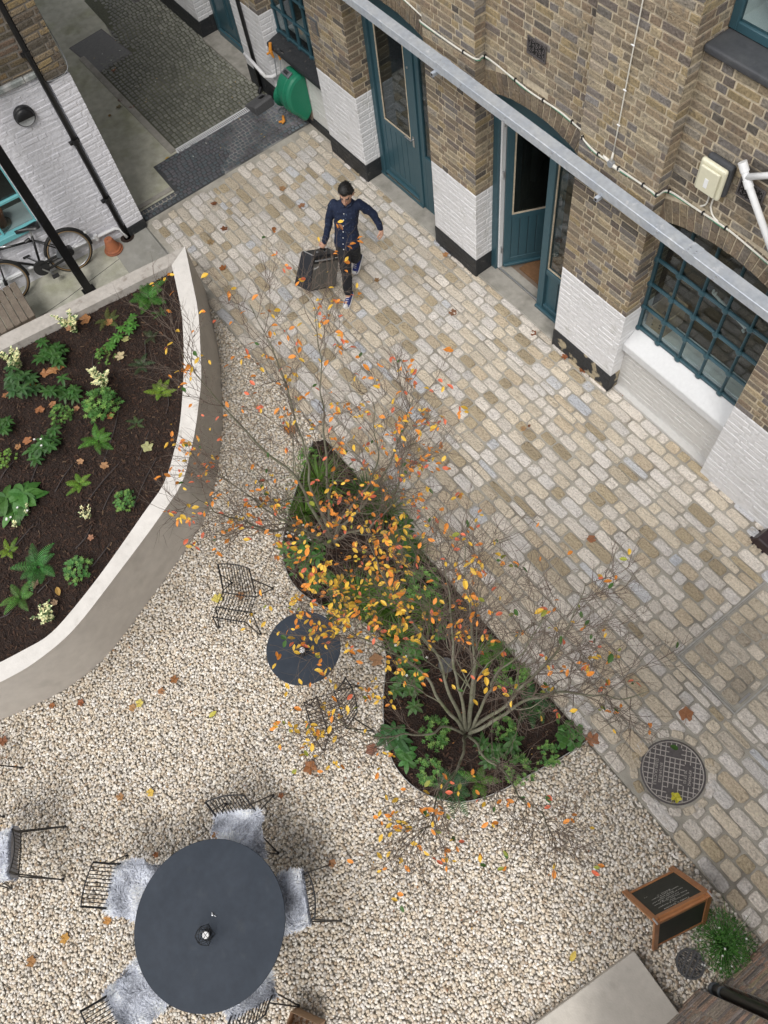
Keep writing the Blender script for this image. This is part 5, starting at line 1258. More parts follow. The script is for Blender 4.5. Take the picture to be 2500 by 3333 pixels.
def fur_mesh(seed, with_back, n=8500):
    g = np.random.default_rng(seed)
    path = [(.50, .40), (.545, .455), (.42, .475), (.28, .475), (.185, .49)] + ([(.155, .55), (.125, .66), (.10, .76)] if with_back == 2 else ([(.16, .53), (.145, .60)] if with_back else [(.15, .50)]))
    P = np.array(catmull([(0, f, z) for f, z in path], 6)); d = np.r_[0, np.cumsum(np.linalg.norm(np.diff(P, axis=0), axis=1))]
    L = d[-1]
    def surf(s, t):
        f = np.interp(s, d, P[:, 1]); z = np.interp(s, d, P[:, 2])
        hw = .205*(1-.10*np.abs(2*s/L-1)**3)
        x = t*hw*(1+.04*np.sin(9*s/L+seed)); z = z-.045*np.clip(np.abs(t)-.78, 0, 1)**1.0*2.2+.012*np.sin(x*22+seed)*np.cos(s*19)
        return np.stack([x, f, z], -1)
    ns, ntt = 26, 18
    ss, tt = np.meshgrid(np.linspace(0, L, ns), np.linspace(-1, 1, ntt), indexing='ij')
    V0 = surf(ss.ravel(), tt.ravel()); i, j = np.meshgrid(np.arange(ns-1), np.arange(ntt-1), indexing='ij'); a = (i*ntt+j).ravel()
    F0 = np.r_[np.c_[a, a+1, a+ntt+1], np.c_[a, a+ntt+1, a+ntt]]
    s = g.uniform(0, L, n); t = g.uniform(-1.02, 1.02, n); B = surf(s, t)
    e = 1e-3; Du = surf(s+e, t)-B; Dv = surf(s, t+e)-B; N = np.cross(Dv, Du); N /= np.linalg.norm(N, axis=1)[:, None]; N *= np.sign(N[:, 2:3]+.15*0+1e-6)
    if with_back: 
        vert = (B[:, 2] > .53); N[vert] = np.array([0, .9, .35])
    # clumped directions
    ph = 18*B[:, 0]+2.3*np.sin(14*s+seed)+seed; ang_ = 1.6*np.sin(ph)+1.3*np.sin(21*s+3*B[:, 0]*9+seed*2)+g.normal(0, .45, n)
    T = np.cos(ang_)[:, None]*Du/np.linalg.norm(Du, axis=1)[:, None]+np.sin(ang_)[:, None]*Dv/np.linalg.norm(Dv, axis=1)[:, None]
    edge = np.clip(np.abs(t)-.75, 0, 1)*3; T += (np.sign(t)*edge)[:, None]*np.array([1, 0, -.1])
    T /= np.linalg.norm(T, axis=1)[:, None]
    Lh = g.uniform(.022, .045, n)[:, None]; lift = g.uniform(.25, .8, n)[:, None]
    p0 = B; p1 = B+T*Lh*.45+N*Lh*lift*.8; p2 = B+T*Lh*1.05+N*Lh*lift*.75+np.array([0, 0, -.004])
    W_ = np.cross(T, N); W_ /= np.linalg.norm(W_, axis=1)[:, None]+1e-9; wd = g.uniform(.0016, .0034, n)[:, None]
    V = np.stack([p0-W_*wd, p0+W_*wd, p1-W_*wd*.9, p1+W_*wd*.9, p2], 1).reshape(-1, 3)
    b = np.arange(n)[:, None]*5; F = np.concatenate([b+np.array([[0, 1, 3]]), b+np.array([[0, 3, 2]]), b+np.array([[2, 3, 4]])])+len(V0)
    tone = .62+.15*np.sin(ph*.8+1)+.13*np.sin(27*s+seed)+g.normal(0, .10, n); tone = np.clip(tone, .32, .95)
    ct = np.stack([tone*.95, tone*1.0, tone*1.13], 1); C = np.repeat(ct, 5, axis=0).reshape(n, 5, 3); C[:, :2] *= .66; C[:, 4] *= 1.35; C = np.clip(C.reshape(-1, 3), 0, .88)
    C0 = np.tile([.46, .47, .52], (len(V0), 1))
    return np.r_[V0-[0, 0, .006], V], np.r_[F0, F], np.r_[C0, C]
TCN = (-1.10, -1.872)
chairs = [ # crease/back mid (x, y), forward, label, skin kind, seed, skin label
 ((-1.865, -1.235), (.881, -.474), 'black wire chair at the top of the large round table, back and legs showing', 0, 1, 'fluffy grey sheepskin on the seat of the chair at the top of the large table'),
 ((-1.995, -2.585), (.71, .704), 'black wire chair left of the large round table with its rod back bare', 0, 2, 'fluffy grey sheepskin on the chair left of the large round table'),
 ((-.733, -1.022), (-.418, -.909), 'black wire chair right of the large round table, hidden but for legs and back rim', 1, 3, 'curly grey sheepskin filling the chair right of the large round table'),
 ((-1.005, -3.03), (-.13, .99), 'black wire chair below left of the large round table, cut by the bottom edge', 0, 4, 'grey sheepskin on the chair below left of the large table, cut by the bottom edge'),
 ((-.276, -2.0), (-.97, .22), 'black wire chair below right of the large table, next to the paper bag', 0, 5, 'grey sheepskin peeping out below right of the large table by the paper bag'),
 ((-2.543, -2.886), (-.478, -.878), 'black wire chair at the left edge with its back towards the large table', 2, 6, 'smooth grey sheepskin lining the seat and back of the chair at the left edge'),
 ((-3.35, -3.06), (-.74, -.67), 'black wire chair almost wholly outside the left edge, only leg tips in view', None, 7, ''),
]
for i, ((x, y), (fx, fy), lab, sk, sd, slab) in enumerate(chairs):
    n_ = math.hypot(fx, fy); fx, fy = fx/n_, fy/n_
    o = dine if i == 0 else copy_tree(dine)
    o['label'] = lab; o.location = (x, y, .004); o.rotation_euler.z = face_rot(fx, fy)
    if sk is not None:
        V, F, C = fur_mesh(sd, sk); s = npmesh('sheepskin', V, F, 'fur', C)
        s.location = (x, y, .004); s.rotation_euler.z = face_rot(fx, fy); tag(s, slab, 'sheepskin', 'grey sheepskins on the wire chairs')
def round_table(r, h, loc, label):
    t = thing('round_table', label, 'table', loc)
    m = MB(); m.lathe([(r-.004, h-.012), (r, h-.008), (r, h-.003), (r-.003, h), (.001, h)], n=96); o = m.build('tabletop', 'table', parent=t)
    m = MB(); m.tube([(0, 0, .02), (0, 0, h-.012)], .032, 14); m.build('column', 'wire', parent=t, smooth=True)
    m = MB(); m.lathe([(r*.38, .01), (r*.38, .022), (.05, .03), (.001, .03)], n=40); m.build('base', 'wire', parent=t)
    return t
round_table(.615, .74, (TCN[0], TCN[1], 0), 'large round charcoal table with grey sheepskin chairs around it')
round_table(.345, .72, (-2.485, -.015, 0), 'small round charcoal table beside the tree bed, partly under yellow leaves')
def lantern(loc, rz, label):
    t = thing('candle_lantern', label, 'lantern', loc, rz, 'black wire lanterns with a candle')
    def ring(n, r, z, ph): return [(r*math.cos(2*math.pi*k/n+ph), r*math.sin(2*math.pi*k/n+ph), z) for k in range(n)]
    A = ring(5, .042, .003, 0); B = ring(5, .078, .05, .63); C = ring(5, .066, .115, 0); D = ring(5, .03, .15, .63)
    m = MB(); seg = []
    for k in range(5):
        j = (k+1) % 5; seg += [(A[k], A[j]), (A[k], B[k]), (A[j], B[k]), (B[k], C[k]), (B[k], C[j]), (C[k], C[j]), (C[k], D[k]), (C[j], D[k]), (D[k], D[j])]
    for a, b in seg: m.tube([a, b], .0022, 5)
    m.build('wire_cage', 'wire', parent=t)
    m = MB(); m.lathe([(.028, .004), (.030, .045), (.026, .045), (.001, .030)], n=24); m.build('glass_cup', 'wire', parent=t, smooth=False)
    m = MB(); m.lathe([(.026, .03), (.026, .055), (.022, .058), (.001, .056)], n=24); m.build('candle', 'candle', parent=t)
    return t
lantern((-1.035, -1.925, .74), .4, 'black wire lantern with white candle on the large round table')
lantern((G(985, 2118, .75)[0], G(985, 2118, .75)[1], .72), 1.1, 'black wire lantern with white candle on the small table under the leaves')
kx = G(692, 2978, .745)
t = thing('bottle_opener', 'tiny silver key-like opener lying on the large round table', 'opener', (kx[0], kx[1], .74), R(40))
m = MB(); m.lathe([(.009, 0), (.011, .004), (.009, .012), (.001, .013)], (0, 0, 0), 12); m.build('knob', 'steel', parent=t, smooth=True)
m = MB(); m.tube([(.008, 0, .005), (.032, -.004, .005)], [.0025, .0035], 6); m.tube([(-.003, .006, .006), (-.010, .015, .006)], .004, 6); m.build('shank', 'steel', parent=t)
# paper bag at the bottom margin
bx = G(985, 3345, .22)
t = thing('paper_bag', 'open brown kraft paper bag poking in at the bottom edge', 'bag', (bx[0], bx[1], 0), R(33))
m = MB(); w_, d_, h_ = .13, .075, .26
vs = [(-w_, -d_, 0), (w_, -d_, 0), (w_, d_, 0), (-w_, d_, 0), (-w_*.97, -d_*.9, h_), (w_, -d_, h_*.97), (w_*.95, d_, h_), (-w_, d_*.96, h_*.98)]
m.add(vs, [(0, 3, 2, 1), (0, 1, 5, 4), (1, 2, 6, 5), (2, 3, 7, 6), (3, 0, 4, 7)]); o = m.build('bag_body', 'kraft', parent=t)
sd_ = o.modifiers.new('solid', 'SOLIDIFY'); sd_.thickness = .002
# chalkboard A-frame
ap = [Vector(G(2030+625*.30462, 2820+590*.30462, .72)), Vector(G(2030+930*.30462, 2820+275*.30462, .72))]
fr = [Vector(G(2030+10*.30462, 2820+290*.30462, 0)), Vector(G(2030+480*.30462, 2820+10*.30462, 0))]
bkf = [Vector(G(2030+300*.30462, 2820+900*.30462, 0)), Vector(G(2030+820*.30462, 2820+625*.30462, 0))]
ap[0] = Vector(G(2030+310*.30462, 2820+590*.30462, .72))
t = thing('chalkboard_sign', 'wooden A-frame chalkboard covered in white handwriting, standing where gravel meets setts', 'sign', tuple((fr[0]+fr[1]+bkf[0]+bkf[1])/4))
TO = t.location.copy(); TO.z = 0; t.location = TO
def panel(a0, a1, b0, b1, nm, txt=None, flip=False, over=.0):
    "a = apex pair, b = foot pair"
    a0, a1, b0, b1 = [v-TO for v in (a0, a1, b0, b1)]
    U = (a1-a0).normalized(); D = ((b0-a0)+(b1-a1)).normalized(); D = (D-U*D.dot(U)).normalized(); N = U.cross(D); 
    if N.z < 0: N = -N
    Wd = (a1-a0).length; Hh = ((b0-a0).dot(D)+(b1-a1).dot(D))/2
    def bx(u0, u1, d0, d1, th, mb, lift=0): ce = a0+U*(u0+u1)/2+D*(d0+d1)/2+N*lift; mb.obox(ce, U, D, N, (u1-u0)/2, (d1-d0)/2, th/2)
    m = MB(); fwd = .048
    bx(0, fwd, -.01, Hh, .024, m); r = m.build(nm, 'wood', parent=t, bevel=.004)
    m = MB(); bx(Wd-fwd, Wd, -.01, Hh, .024, m); m.build('stile', 'wood', parent=r, bevel=.004)
    m = MB(); bx(fwd+.0005, Wd-fwd-.0005, 0, .055, .022, m); m.build('top_rail', 'wood', parent=r, bevel=.004)
    m = MB(); bx(fwd+.0005, Wd-fwd-.0005, Hh-.115, Hh-.075, .022, m); m.build('bottom_rail', 'wood', parent=r, bevel=.004)
    m = MB(); bx(fwd-.003, Wd-fwd+.003, .05, Hh-.11, .010, m); m.build('board', 'chalkb', parent=r)
    if txt:
        X = -U if (N.cross(-D)).dot(U) > 0 else U
        Yt = -D; X = Yt.cross(N)
        g = random.Random(4)
        for k, (s, dd, sz, du) in enumerate(txt):
            ce = a0+U*(Wd/2+du)+D*dd+N*.0058
            mt = Matrix((( X.x, Yt.x, N.x, ce.x), (X.y, Yt.y, N.y, ce.y), (X.z, Yt.z, N.z, ce.z), (0, 0, 0, 1))) @ Matrix.Rotation(g.uniform(-.05, .09), 4, 'Z')
            text_mesh(s, sz, 'chalk', r, mtx=mt, shear=.35, offset=-.0002, extrude=.0002)
    return r
TX = [("Today's Specials", .085, .034, 0.0), ("~", .112, .04, .0), ('Spiced Parsnip & Pumpkin', .150, .026, .0), ('Soup', .178, .026, .0), ('Roast Chicken, Garlic Sauce', .212, .025, .0), ('and Greens   8.5', .240, .025, .0), ('Tart of the Day, Mixed Leaf', .278, .025, .0), ('Potato Salad', .304, .025, .0), ('Hazelnut Cake & Cream', .338, .025, .0), ('Brownie   4', .364, .024, .0), ('x x', .43, .022, -.14)]
panel(ap[0], ap[1], fr[0], fr[1], 'front_leaf', TX)
panel(ap[0]+Vector((.016, -.004, -.002)), ap[1]+Vector((.016, -.004, -.002)), bkf[0], bkf[1], 'rear_leaf')
m = MB()
for s in (.03, .97): q = ap[0].lerp(ap[1], s)-TO; q2 = q+Vector((.03, 0, .012)); m = MB(); m.tube([q+Vector((-.02, 0, .012)), q2], .007, 6); m.build('hinge', 'steel', parent=t)

# ================================================================ PERSON
PO = np.array([-6.24, 3.11]); PFv = np.array([.665, -.747]); PLv = np.array([.747, .665])
def PL_(l, f, z): xy = PO+PLv*l+PFv*f; return (float(xy[0]-PO[0]), float(xy[1]-PO[1]), z)
def loft(mb, secs, n=18):
    "secs: (l, f, z, half width, half depth)"
    vs = []; fs = []
    for l, f, z, a, b in secs:
        for j in range(n):
            t_ = 2*math.pi*j/n; ct, st = math.cos(t_), math.sin(t_); e = .8
            vs.append(PL_(l+a*math.copysign(abs(ct)**e, ct), f+b*math.copysign(abs(st)**e, st), z))
    for i in range(len(secs)-1):
        for j in range(n): p = i*n+j; q = i*n+(j+1) % n; fs.append((p, q, q+n, p+n))
    fs.append(tuple(range(n-1, -1, -1))); fs.append(tuple((len(secs)-1)*n+j for j in range(n))); mb.add(vs, fs)
def limb(mb, pts, rad):
    P = catmull([(*PL_(*p), r) for p, r in zip(pts, rad)], 5); mb.tube([p[:3] for p in P], [p[3] for p in P], 14)
    for p in (P[0], P[-1]): mb.lathe([(.02*p[3], -.98*p[3]), (.6*p[3], -.8*p[3]), (.95*p[3], -.3*p[3]), (.95*p[3], .3*p[3]), (.6*p[3], .8*p[3]), (.02*p[3], .98*p[3])], tuple(p[:3]), 14)
def remeshed(mb, vox, it=4, fac=.5):
    o = mb.build('tmp', 'skin'); r_ = o.modifiers.new('r', 'REMESH'); r_.mode = 'VOXEL'; r_.voxel_size = vox
    sm = o.modifiers.new('s', 'SMOOTH'); sm.iterations = it; sm.factor = fac
    dg = bpy.context.evaluated_depsgraph_get(); me = bpy.data.meshes.new_from_object(o.evaluated_get(dg)); bpy.data.objects.remove(o)
    return me
def to_mb(me, mb):
    mb.add([tuple(v.co) for v in me.vertices], [tuple(p.vertices) for p in me.polygons])
pr = thing('person', 'dark-haired man in navy shirt and black trousers carrying an amplifier', 'person', (PO[0], PO[1], 0.012))
# head frame
hd_c = Vector(PL_(.195, .055, 1.545)); Fv = Vector((PFv[0], PFv[1], 0)); Lv = Vector((PLv[0], PLv[1], 0)); Zv3 = Vector((0, 0, 1))
pit = R(20); hf = (Fv*math.cos(pit)-Zv3*math.sin(pit)).normalized(); hl = (Lv+Zv3*-.06+Fv*.0).normalized(); hu = hf.cross(hl)*-1
if hu.z < 0: hu = -hu
hf = hl.cross(hu); 
if hf.dot(Fv) < 0: hf = -hf
def HP_(l, f, u): return tuple(hd_c+hl*l+hf*f+hu*u)
def head_pts(k=1.0, n=28, mrows=20):
    vs = []; fs = []
    for i in range(mrows+1):
        th = math.pi*i/mrows; u = math.cos(th)
        for j in range(n):
            a = 2*math.pi*j/n; x = math.sin(th)*math.cos(a); y = math.sin(th)*math.sin(a)
            L_, F_, U_ = x*.071, y*.090, u*.108
            if u < -.1: s = 1-.34*((-u-.1)/.9)**1.2; L_ *= s; F_ = F_*(1-.12*(-u-.1)) + .012*(-u-.1)
            if y > .2 and u < .35: F_ -= .006*(1-abs(x))
            vs.append(HP_(L_*k, F_*k, U_*k))
    for i in range(mrows):
        for j in range(n): a = i*n+j; b = i*n+(j+1) % n; fs.append((a, b, b+n, a+n))
    return vs, fs
body = MB()
v_, f_ = head_pts(); body.add(v_, f_)
body.tube([HP_(0, .080, .035), HP_(0, .098, -.002), HP_(0, .106, -.024), HP_(0, .086, -.032)], [.008, .011, .015, .010], 10)
for s in (-1, 1):
    body.tube([HP_(s*.068, -.005, .02), HP_(s*.078, -.012, .0), HP_(s*.070, 0, -.03)], [.012, .016, .009], 8)
    body.tube([HP_(s*.012, .085, .026), HP_(s*.040, .079, .030), HP_(s*.055, .066, .022)], [.006, .009, .006], 8)
body.tube([HP_(-.022, .078, -.052), HP_(0, .086, -.051), HP_(.022, .078, -.052)], [.006, .010, .006], 8)
body.tube([HP_(0, .07, -.088), HP_(0, .076, -.09)], [.02, .02], 8)
J = dict(pel=(.085, .03, .86), bel=(.10, .02, 1.0), che=(.125, .0, 1.18), nec=(.155, .0, 1.36), nk2=(.185, .028, 1.46),
         rsh=(-.005, -.02, 1.31), rel=(-.10, .0, 1.06), rwr=(-.185, .055, .79), rpa=(-.225, .055, .735),
         lsh=(.285, -.03, 1.33), lel=(.42, -.06, 1.17), lwr=(.50, -.02, 1.0), lpa=(.508, -.0, .945),
         rhp=(.025, .05, .84), rkn=(.045, .145, .47), ran=(.02, .19, .09), rto=(.01, .30, .03),
         lhp=(.150, .04, .84), lkn=(.105, -.05, .47), lan=(.05, -.33, .20), lto=(.02, -.23, .04))
K = list(J); ix = {k: i for i, k in enumerate(K)}
E_ = [('pel', 'bel'), ('bel', 'che'), ('che', 'nec'), ('nec', 'nk2'), ('nec', 'rsh'), ('rsh', 'rel'), ('rel', 'rwr'), ('rwr', 'rpa'), ('nec', 'lsh'), ('lsh', 'lel'), ('lel', 'lwr'), ('lwr', 'lpa'),
      ('pel', 'rhp'), ('rhp', 'rkn'), ('rkn', 'ran'), ('ran', 'rto'), ('pel', 'lhp'), ('lhp', 'lkn'), ('lkn', 'lan'), ('lan', 'lto')]
rad = dict(pel=.11, bel=.10, che=.11, nec=.065, nk2=.05, rsh=.052, rel=.036, rwr=.024, rpa=.026, lsh=.052, lel=.036, lwr=.024, lpa=.026, rhp=.08, rkn=.05, ran=.034, rto=.026, lhp=.08, lkn=.05, lan=.034, lto=.026)
loft(body, [(.085, .03, .80, .12, .08), (.09, .03, .90, .125, .085), (.105, .015, 1.02, .11, .08), (.125, .0, 1.18, .115, .08), (.145, -.01, 1.28, .11, .06), (.15, -.01, 1.33, .06, .045)])
limb(body, [J[k] for k in ('che', 'nec', 'nk2')] + [(.19, .04, 1.50)], [.06, .056, .050, .048])
for s_ in ('r', 'l'):
    limb(body, [J[s_+k] for k in ('sh', 'el', 'wr')]+[J[s_+'pa']], [.036, .031, .024, .024])
    limb(body, [J[s_+k] for k in ('hp', 'kn', 'an', 'to')], [.066, .042, .032, .026])
# hands: palm plus five fingers each; right hand closes round the amp handle, left hangs half curled
def hand(mb, base, fwd, side, down, curl, th_side=1, s=1.0):
    base = Vector(base); fwd = Vector(fwd).normalized(); side = Vector(side); side = (side-fwd*side.dot(fwd)).normalized(); pal = fwd.cross(side).normalized()
    if pal.dot(Vector(down)) < 0: pal = -pal
    P_ = lambda f, s_, d: tuple(base+fwd*f+side*s_+pal*d)
    mb.tube([P_(0, 0, 0), P_(.03, 0, .004), P_(.070, 0, .006)], [.022, .027, .024], 10)
    mb.tube([P_(.066, -.030, .006), P_(.068, .030, .006)], [.013, .013], 8)
    for i, (o_, L_) in enumerate(((-.029, .060), (-.010, .070), (.010, .066), (.028, .052))):
        a = 0; p = np.array([.07, 0.]); pts = [P_(p[0], o_, p[1]+.006)]; r = [.0098]
        for seg, fr_ in enumerate((.42, .33, .25)):
            a += curl*(.75 if seg == 0 else 1.0)*(1+.08*i); p = p+L_*fr_*np.array([math.cos(a), math.sin(a)]); pts.append(P_(p[0], o_*(1+.05*seg), p[1]+.006)); r.append(.0092-.0010*seg)
        mb.tube(pts, r, 8)
    mb.tube([P_(.018, th_side*.022, .008), P_(.040, th_side*.042, .020), P_(.060, th_side*.046, .036), P_(.075, th_side*.036, .046)], [.014, .0115, .0095, .008], 8)
wr = Vector(PL_(*J['rwr'])); pa = Vector(PL_(*J['rpa'])); hand(body, wr.lerp(pa, .25), (pa-wr), PLv.tolist()+[0], (-PFv).tolist()+[0], 1.05, -1)
wl = Vector(PL_(*J['lwr'])); pl = Vector(PL_(*J['lpa'])); hand(body, wl.lerp(pl, .3), (pl-wl), PFv.tolist()+[0], (-PLv).tolist()+[0], .55, 1)
me = remeshed(body, .0045, 2, .4)
co_ = np.zeros(len(me.vertices)*3); me.vertices.foreach_get('co', co_); co_ = co_.reshape(-1, 3)
rel = co_-np.array(hd_c); hl_, hf_, hu_ = rel @ np.array(hl), rel @ np.array(hf), rel @ np.array(hu)
Cs = np.tile([.46, .27, .19], (len(co_), 1))
def paint_(mask, c): Cs[mask] = c
front = hf_ > .05
paint_(front & (np.abs(hu_+.052) < .007) & (np.abs(hl_) < .024), (.36, .13, .11))
for s in (-1, 1):
    paint_(front & (np.abs(hu_-.032) < .0055) & (np.abs(hl_-s*.033) < .021), (.03, .02, .018))
    paint_(front & (np.abs(hu_-.012) < .006) & (np.abs(hl_-s*.030) < .013), (.10, .06, .05))
paint_(front & (hu_ < -.06) & (hu_ > -.12), (.36, .22, .17))
at_ = me.attributes.new('col', 'FLOAT_COLOR', 'POINT'); at_.data.foreach_set('color', np.c_[Cs, np.ones(len(Cs))].astype(np.float32).ravel())
me.materials.clear(); me.materials.append(MT['skin']); me.polygons.foreach_set('use_smooth', np.ones(len(me.polygons), dtype=bool))
o = bpy.data.objects.new('body', me); COL.objects.link(o); o.parent = pr
# shirt
SJ = dict(hem=(.085, .03, .80), pel=(.09, .03, .90), bel=(.105, .015, 1.03), che=(.13, -.005, 1.18), nec=(.155, -.003, 1.335), col=(.168, .01, 1.385),
          rsh=(0.0, -.02, 1.305), rsm=(-.06, -.012, 1.19), rel=(-.10, .0, 1.06), rfm=(-.14, .03, .93), rwr=(-.178, .052, .815), lsh=(.285, -.03, 1.325), lsm=(.355, -.05, 1.25), lel=(.42, -.06, 1.17), lfm=(.465, -.04, 1.08), lwr=(.498, -.022, 1.008))
cl = MB()
loft(cl, [(.080, .03, .775, .150, .105), (.083, .03, .84, .150, .108), (.095, .02, .95, .138, .10), (.105, .015, 1.03, .132, .10), (.128, -.002, 1.18, .142, .108), (.14, -.01, 1.28, .150, .098), (.148, -.012, 1.335, .130, .078), (.156, -.005, 1.375, .070, .06), (.165, .005, 1.40, .055, .055)])
limb(cl, [SJ[k] for k in ('rsh', 'rsm', 'rel', 'rfm', 'rwr')], [.060, .052, .045, .040, .034]); limb(cl, [SJ[k] for k in ('lsh', 'lsm', 'lel', 'lfm', 'lwr')], [.060, .053, .046, .040, .035])
me = remeshed(cl, .007, 6)
def finish_cloth(me, name, mt, seed, amp=.006):
    me.materials.clear(); me.materials.append(MT[mt]); me.polygons.foreach_set('use_smooth', np.ones(len(me.polygons), dtype=bool))
    o = bpy.data.objects.new(name, me); COL.objects.link(o); o.parent = pr
    tx = bpy.data.textures.new(name+'_folds', 'CLOUDS'); tx.noise_scale = .07
    dp = o.modifiers.new('folds', 'DISPLACE'); dp.texture = tx; dp.strength = amp*4.5; dp.mid_level = .5
    return o
shirt = finish_cloth(me, 'shirt', 'shirt', 1)
for k in range(7):
    z = 1.32-.075*k; 
m = MB()
for k in range(7):
    z = 1.30-.078*k; c = (np.interp(z, [.8, .9, 1.03, 1.18, 1.335], [.085, .09, .105, .13, .155]), np.interp(z, [.8, .9, 1.03, 1.18, 1.335], [.03, .03, .015, -.005, -.003])); rr_ = np.interp(z, [.8, .9, 1.03, 1.18, 1.335], [.155, .148, .134, .134, .105])
    m = MB(); p = Vector(PL_(c[0]-.008, c[1]+rr_*.93, z)); m.lathe([(.006, 0), (.006, .004), (.001, .005)], (0, 0, 0), 8)
    m.xform(Matrix.Translation(p) @ Vector((PFv[0], PFv[1], .1)).to_track_quat('Z', 'Y').to_matrix().to_4x4()); m.build('button', 'ceramic', parent=shirt)
m = MB(); cc = [(.168+.062*math.cos(a), .018+.058*math.sin(a), 1.395-.02*math.sin(a)) for a in np.linspace(R(100), R(440), 14)]
m.tube([PL_(*p) for p in cc], .013, 6); o = m.build('collar', 'shirt', parent=shirt, smooth=True)
# trousers
TJ = dict(pel=(.085, .03, .87), rhp=(.03, .05, .80), rth=(.04, .10, .64), rkn=(.045, .145, .47), rsn=(.033, .17, .28), ran=(.02, .185, .125), lhp=(.145, .035, .80), lth=(.125, -.01, .64), lkn=(.105, -.05, .47), lsn=(.08, -.18, .34), lan=(.055, -.305, .225))
cl = MB()
loft(cl, [(.085, .035, .76, .125, .09), (.087, .03, .85, .130, .095), (.09, .03, .92, .12, .085)])
limb(cl, [TJ[k] for k in ('rhp', 'rth', 'rkn', 'rsn', 'ran')], [.086, .082, .066, .060, .052]); limb(cl, [TJ[k] for k in ('lhp', 'lth', 'lkn', 'lsn', 'lan')], [.086, .082, .066, .058, .050])
finish_cloth(remeshed(cl, .007, 5), 'trousers', 'trouser', 2)
# shoes
def shoe(heel, toe, up=0.0):
    h = Vector(PL_(*heel)); t_ = Vector(PL_(*toe)); d = (t_-h).normalized(); sd = d.cross(Zv3).normalized(); u = sd.cross(d)
    m = MB(); secs = [(-.03, .028, .05), (0, .034, .075), (.05, .036, .085), (.10, .040, .060), (.16, .044, .040), (.20, .038, .030), (.225, .018, .018)]
    n = 10; vs = []
    for x, w_, hh in secs:
        for j in range(n): a = math.pi*j/(n-1); vs.append(tuple(h+d*x+sd*w_*math.cos(a)+u*(hh*math.sin(a)+.012)))
    m.add(vs, [(i*n+j, i*n+j+1, (i+1)*n+j+1, (i+1)*n+j) for i in range(len(secs)-1) for j in range(n-1)]+[tuple(range(n-1, -1, -1)), tuple((len(secs)-1)*n+j for j in range(n))]); r = m.build('shoe', 'shoe', parent=pr, smooth=True)
    m = MB(); vs = []
    for x, w_, hh in secs: vs += [tuple(h+d*x-sd*(w_+.005)-u*.004), tuple(h+d*x-sd*(w_+.005)+u*.020), tuple(h+d*x+sd*(w_+.005)+u*.020), tuple(h+d*x+sd*(w_+.005)-u*.004)]
    k = len(secs); m.add(vs, [(i*4+j, i*4+(j+1) % 4, (i+1)*4+(j+1) % 4, (i+1)*4+j) for i in range(k-1) for j in range(4)]+[(0, 1, 2, 3), (4*k-1, 4*k-2, 4*k-3, 4*k-4)]); m.build('sole', 'rubber', parent=r)
    m = MB(); m.tube([tuple(h+d*x+u*z) for x, z in ((.19, .034), (.215, .028), (.23, .018))], [.03, .028, .016], 10); m.build('toe_cap', 'rubber', parent=r, smooth=True)
    m = MB()
    for q in range(5): x = .06+q*.022; z = .098-q*.012; m.tube([tuple(h+d*x+u*z-sd*.018), tuple(h+d*(x+.008)+u*(z+.004)), tuple(h+d*x+u*z+sd*.018)], .003, 5)
    m.build('laces', 'rubber', parent=r)
shoe((.025, .13, .004), (.012, .33, .004)); shoe((.06, -.385, .135), (.01, -.235, .02))
# hair
m = MB(); v_, f_ = head_pts(1.0, 36, 26); keepv = []
hr = []
g = np.random.default_rng(3)
for p in v_:
    r_ = Vector(p)-hd_c; l, f, u = r_.dot(hl), r_.dot(hf), r_.dot(hu)
    hairy = (u > .058-.25*max(-f, -.2)*1.0) if f > -.02 else (u > -.045)
    hairy = u > (.062 if f > .045 else (.062+(f-.045)*1.3 if f > -.03 else -.05))
    k = 1.0+(.12+.09*g.random()+(.09 if u > .06 else 0) if hairy else -.04)
    hr.append(tuple(hd_c+r_*k+hu*(.012 if hairy else 0)))
m.add(hr, f_); 
for k in range(520):
    i_ = g.integers(0, len(v_)); r_ = Vector(v_[i_])-hd_c; l, f, u = r_.dot(hl), r_.dot(hf), r_.dot(hu)
    if not (u > (.062 if f > .045 else (.062+(f-.045)*1.3 if f > -.03 else -.05))): continue
    b_ = hd_c+r_*1.10+hu*.012; dr = (hf*g.normal(.35, .5)+hl*g.normal(.3, .6)+r_.normalized()*.45).normalized(); e_ = b_+dr*g.uniform(.018, .036)
    m.tube([b_, b_.lerp(e_, .5)+r_.normalized()*.004, e_-hu*.004], [.0045, .0032, .0008], 4)
o = m.build('hair', 'hair', parent=pr, smooth=True)
# amplifier
tc_ = Vector(PL_(-.270, .024, .604)); bc_ = Vector(PL_(-.392, .311, .160))
dn = (bc_-tc_).normalized(); e1 = Vector((.455*.747-.928*.665, .455*.665+.928*.747, 0)); e1 = (e1-dn*e1.dot(dn)).normalized(); e2 = dn.cross(e1).normalized()
if e2.dot(Fv) < 0: e2 = -e2
amp = thing('guitar_amplifier', 'black guitar amplifier with silvery grille carried by the man', 'amplifier', (PO[0], PO[1], .012))
def A_(a, b, c): return tuple(tc_+e1*a+e2*b+dn*c)   # width, depth, down
AW, AD, AH = .255, .112, .415
m = MB(); ce = A_(0, 0, AH/2)
vs = [A_(-AW, -AD*.9, 0), A_(AW, -AD*.9, 0), A_(AW, AD*.75, 0), A_(-AW, AD*.75, 0), A_(-AW, -AD*1.1, AH), A_(AW, -AD*1.1, AH), A_(AW, AD*1.15, AH), A_(-AW, AD*1.15, AH)]
m.add(vs, [(0, 1, 2, 3), (7, 6, 5, 4), (0, 4, 5, 1), (1, 5, 6, 2), (2, 6, 7, 3), (3, 7, 4, 0)]); m.build('cabinet', 'tolex', parent=amp, bevel=.012, seg=3)
def AFp(a, c, lift=0): return A_(a, AD*(.75+.40*c/AH)+lift, c)
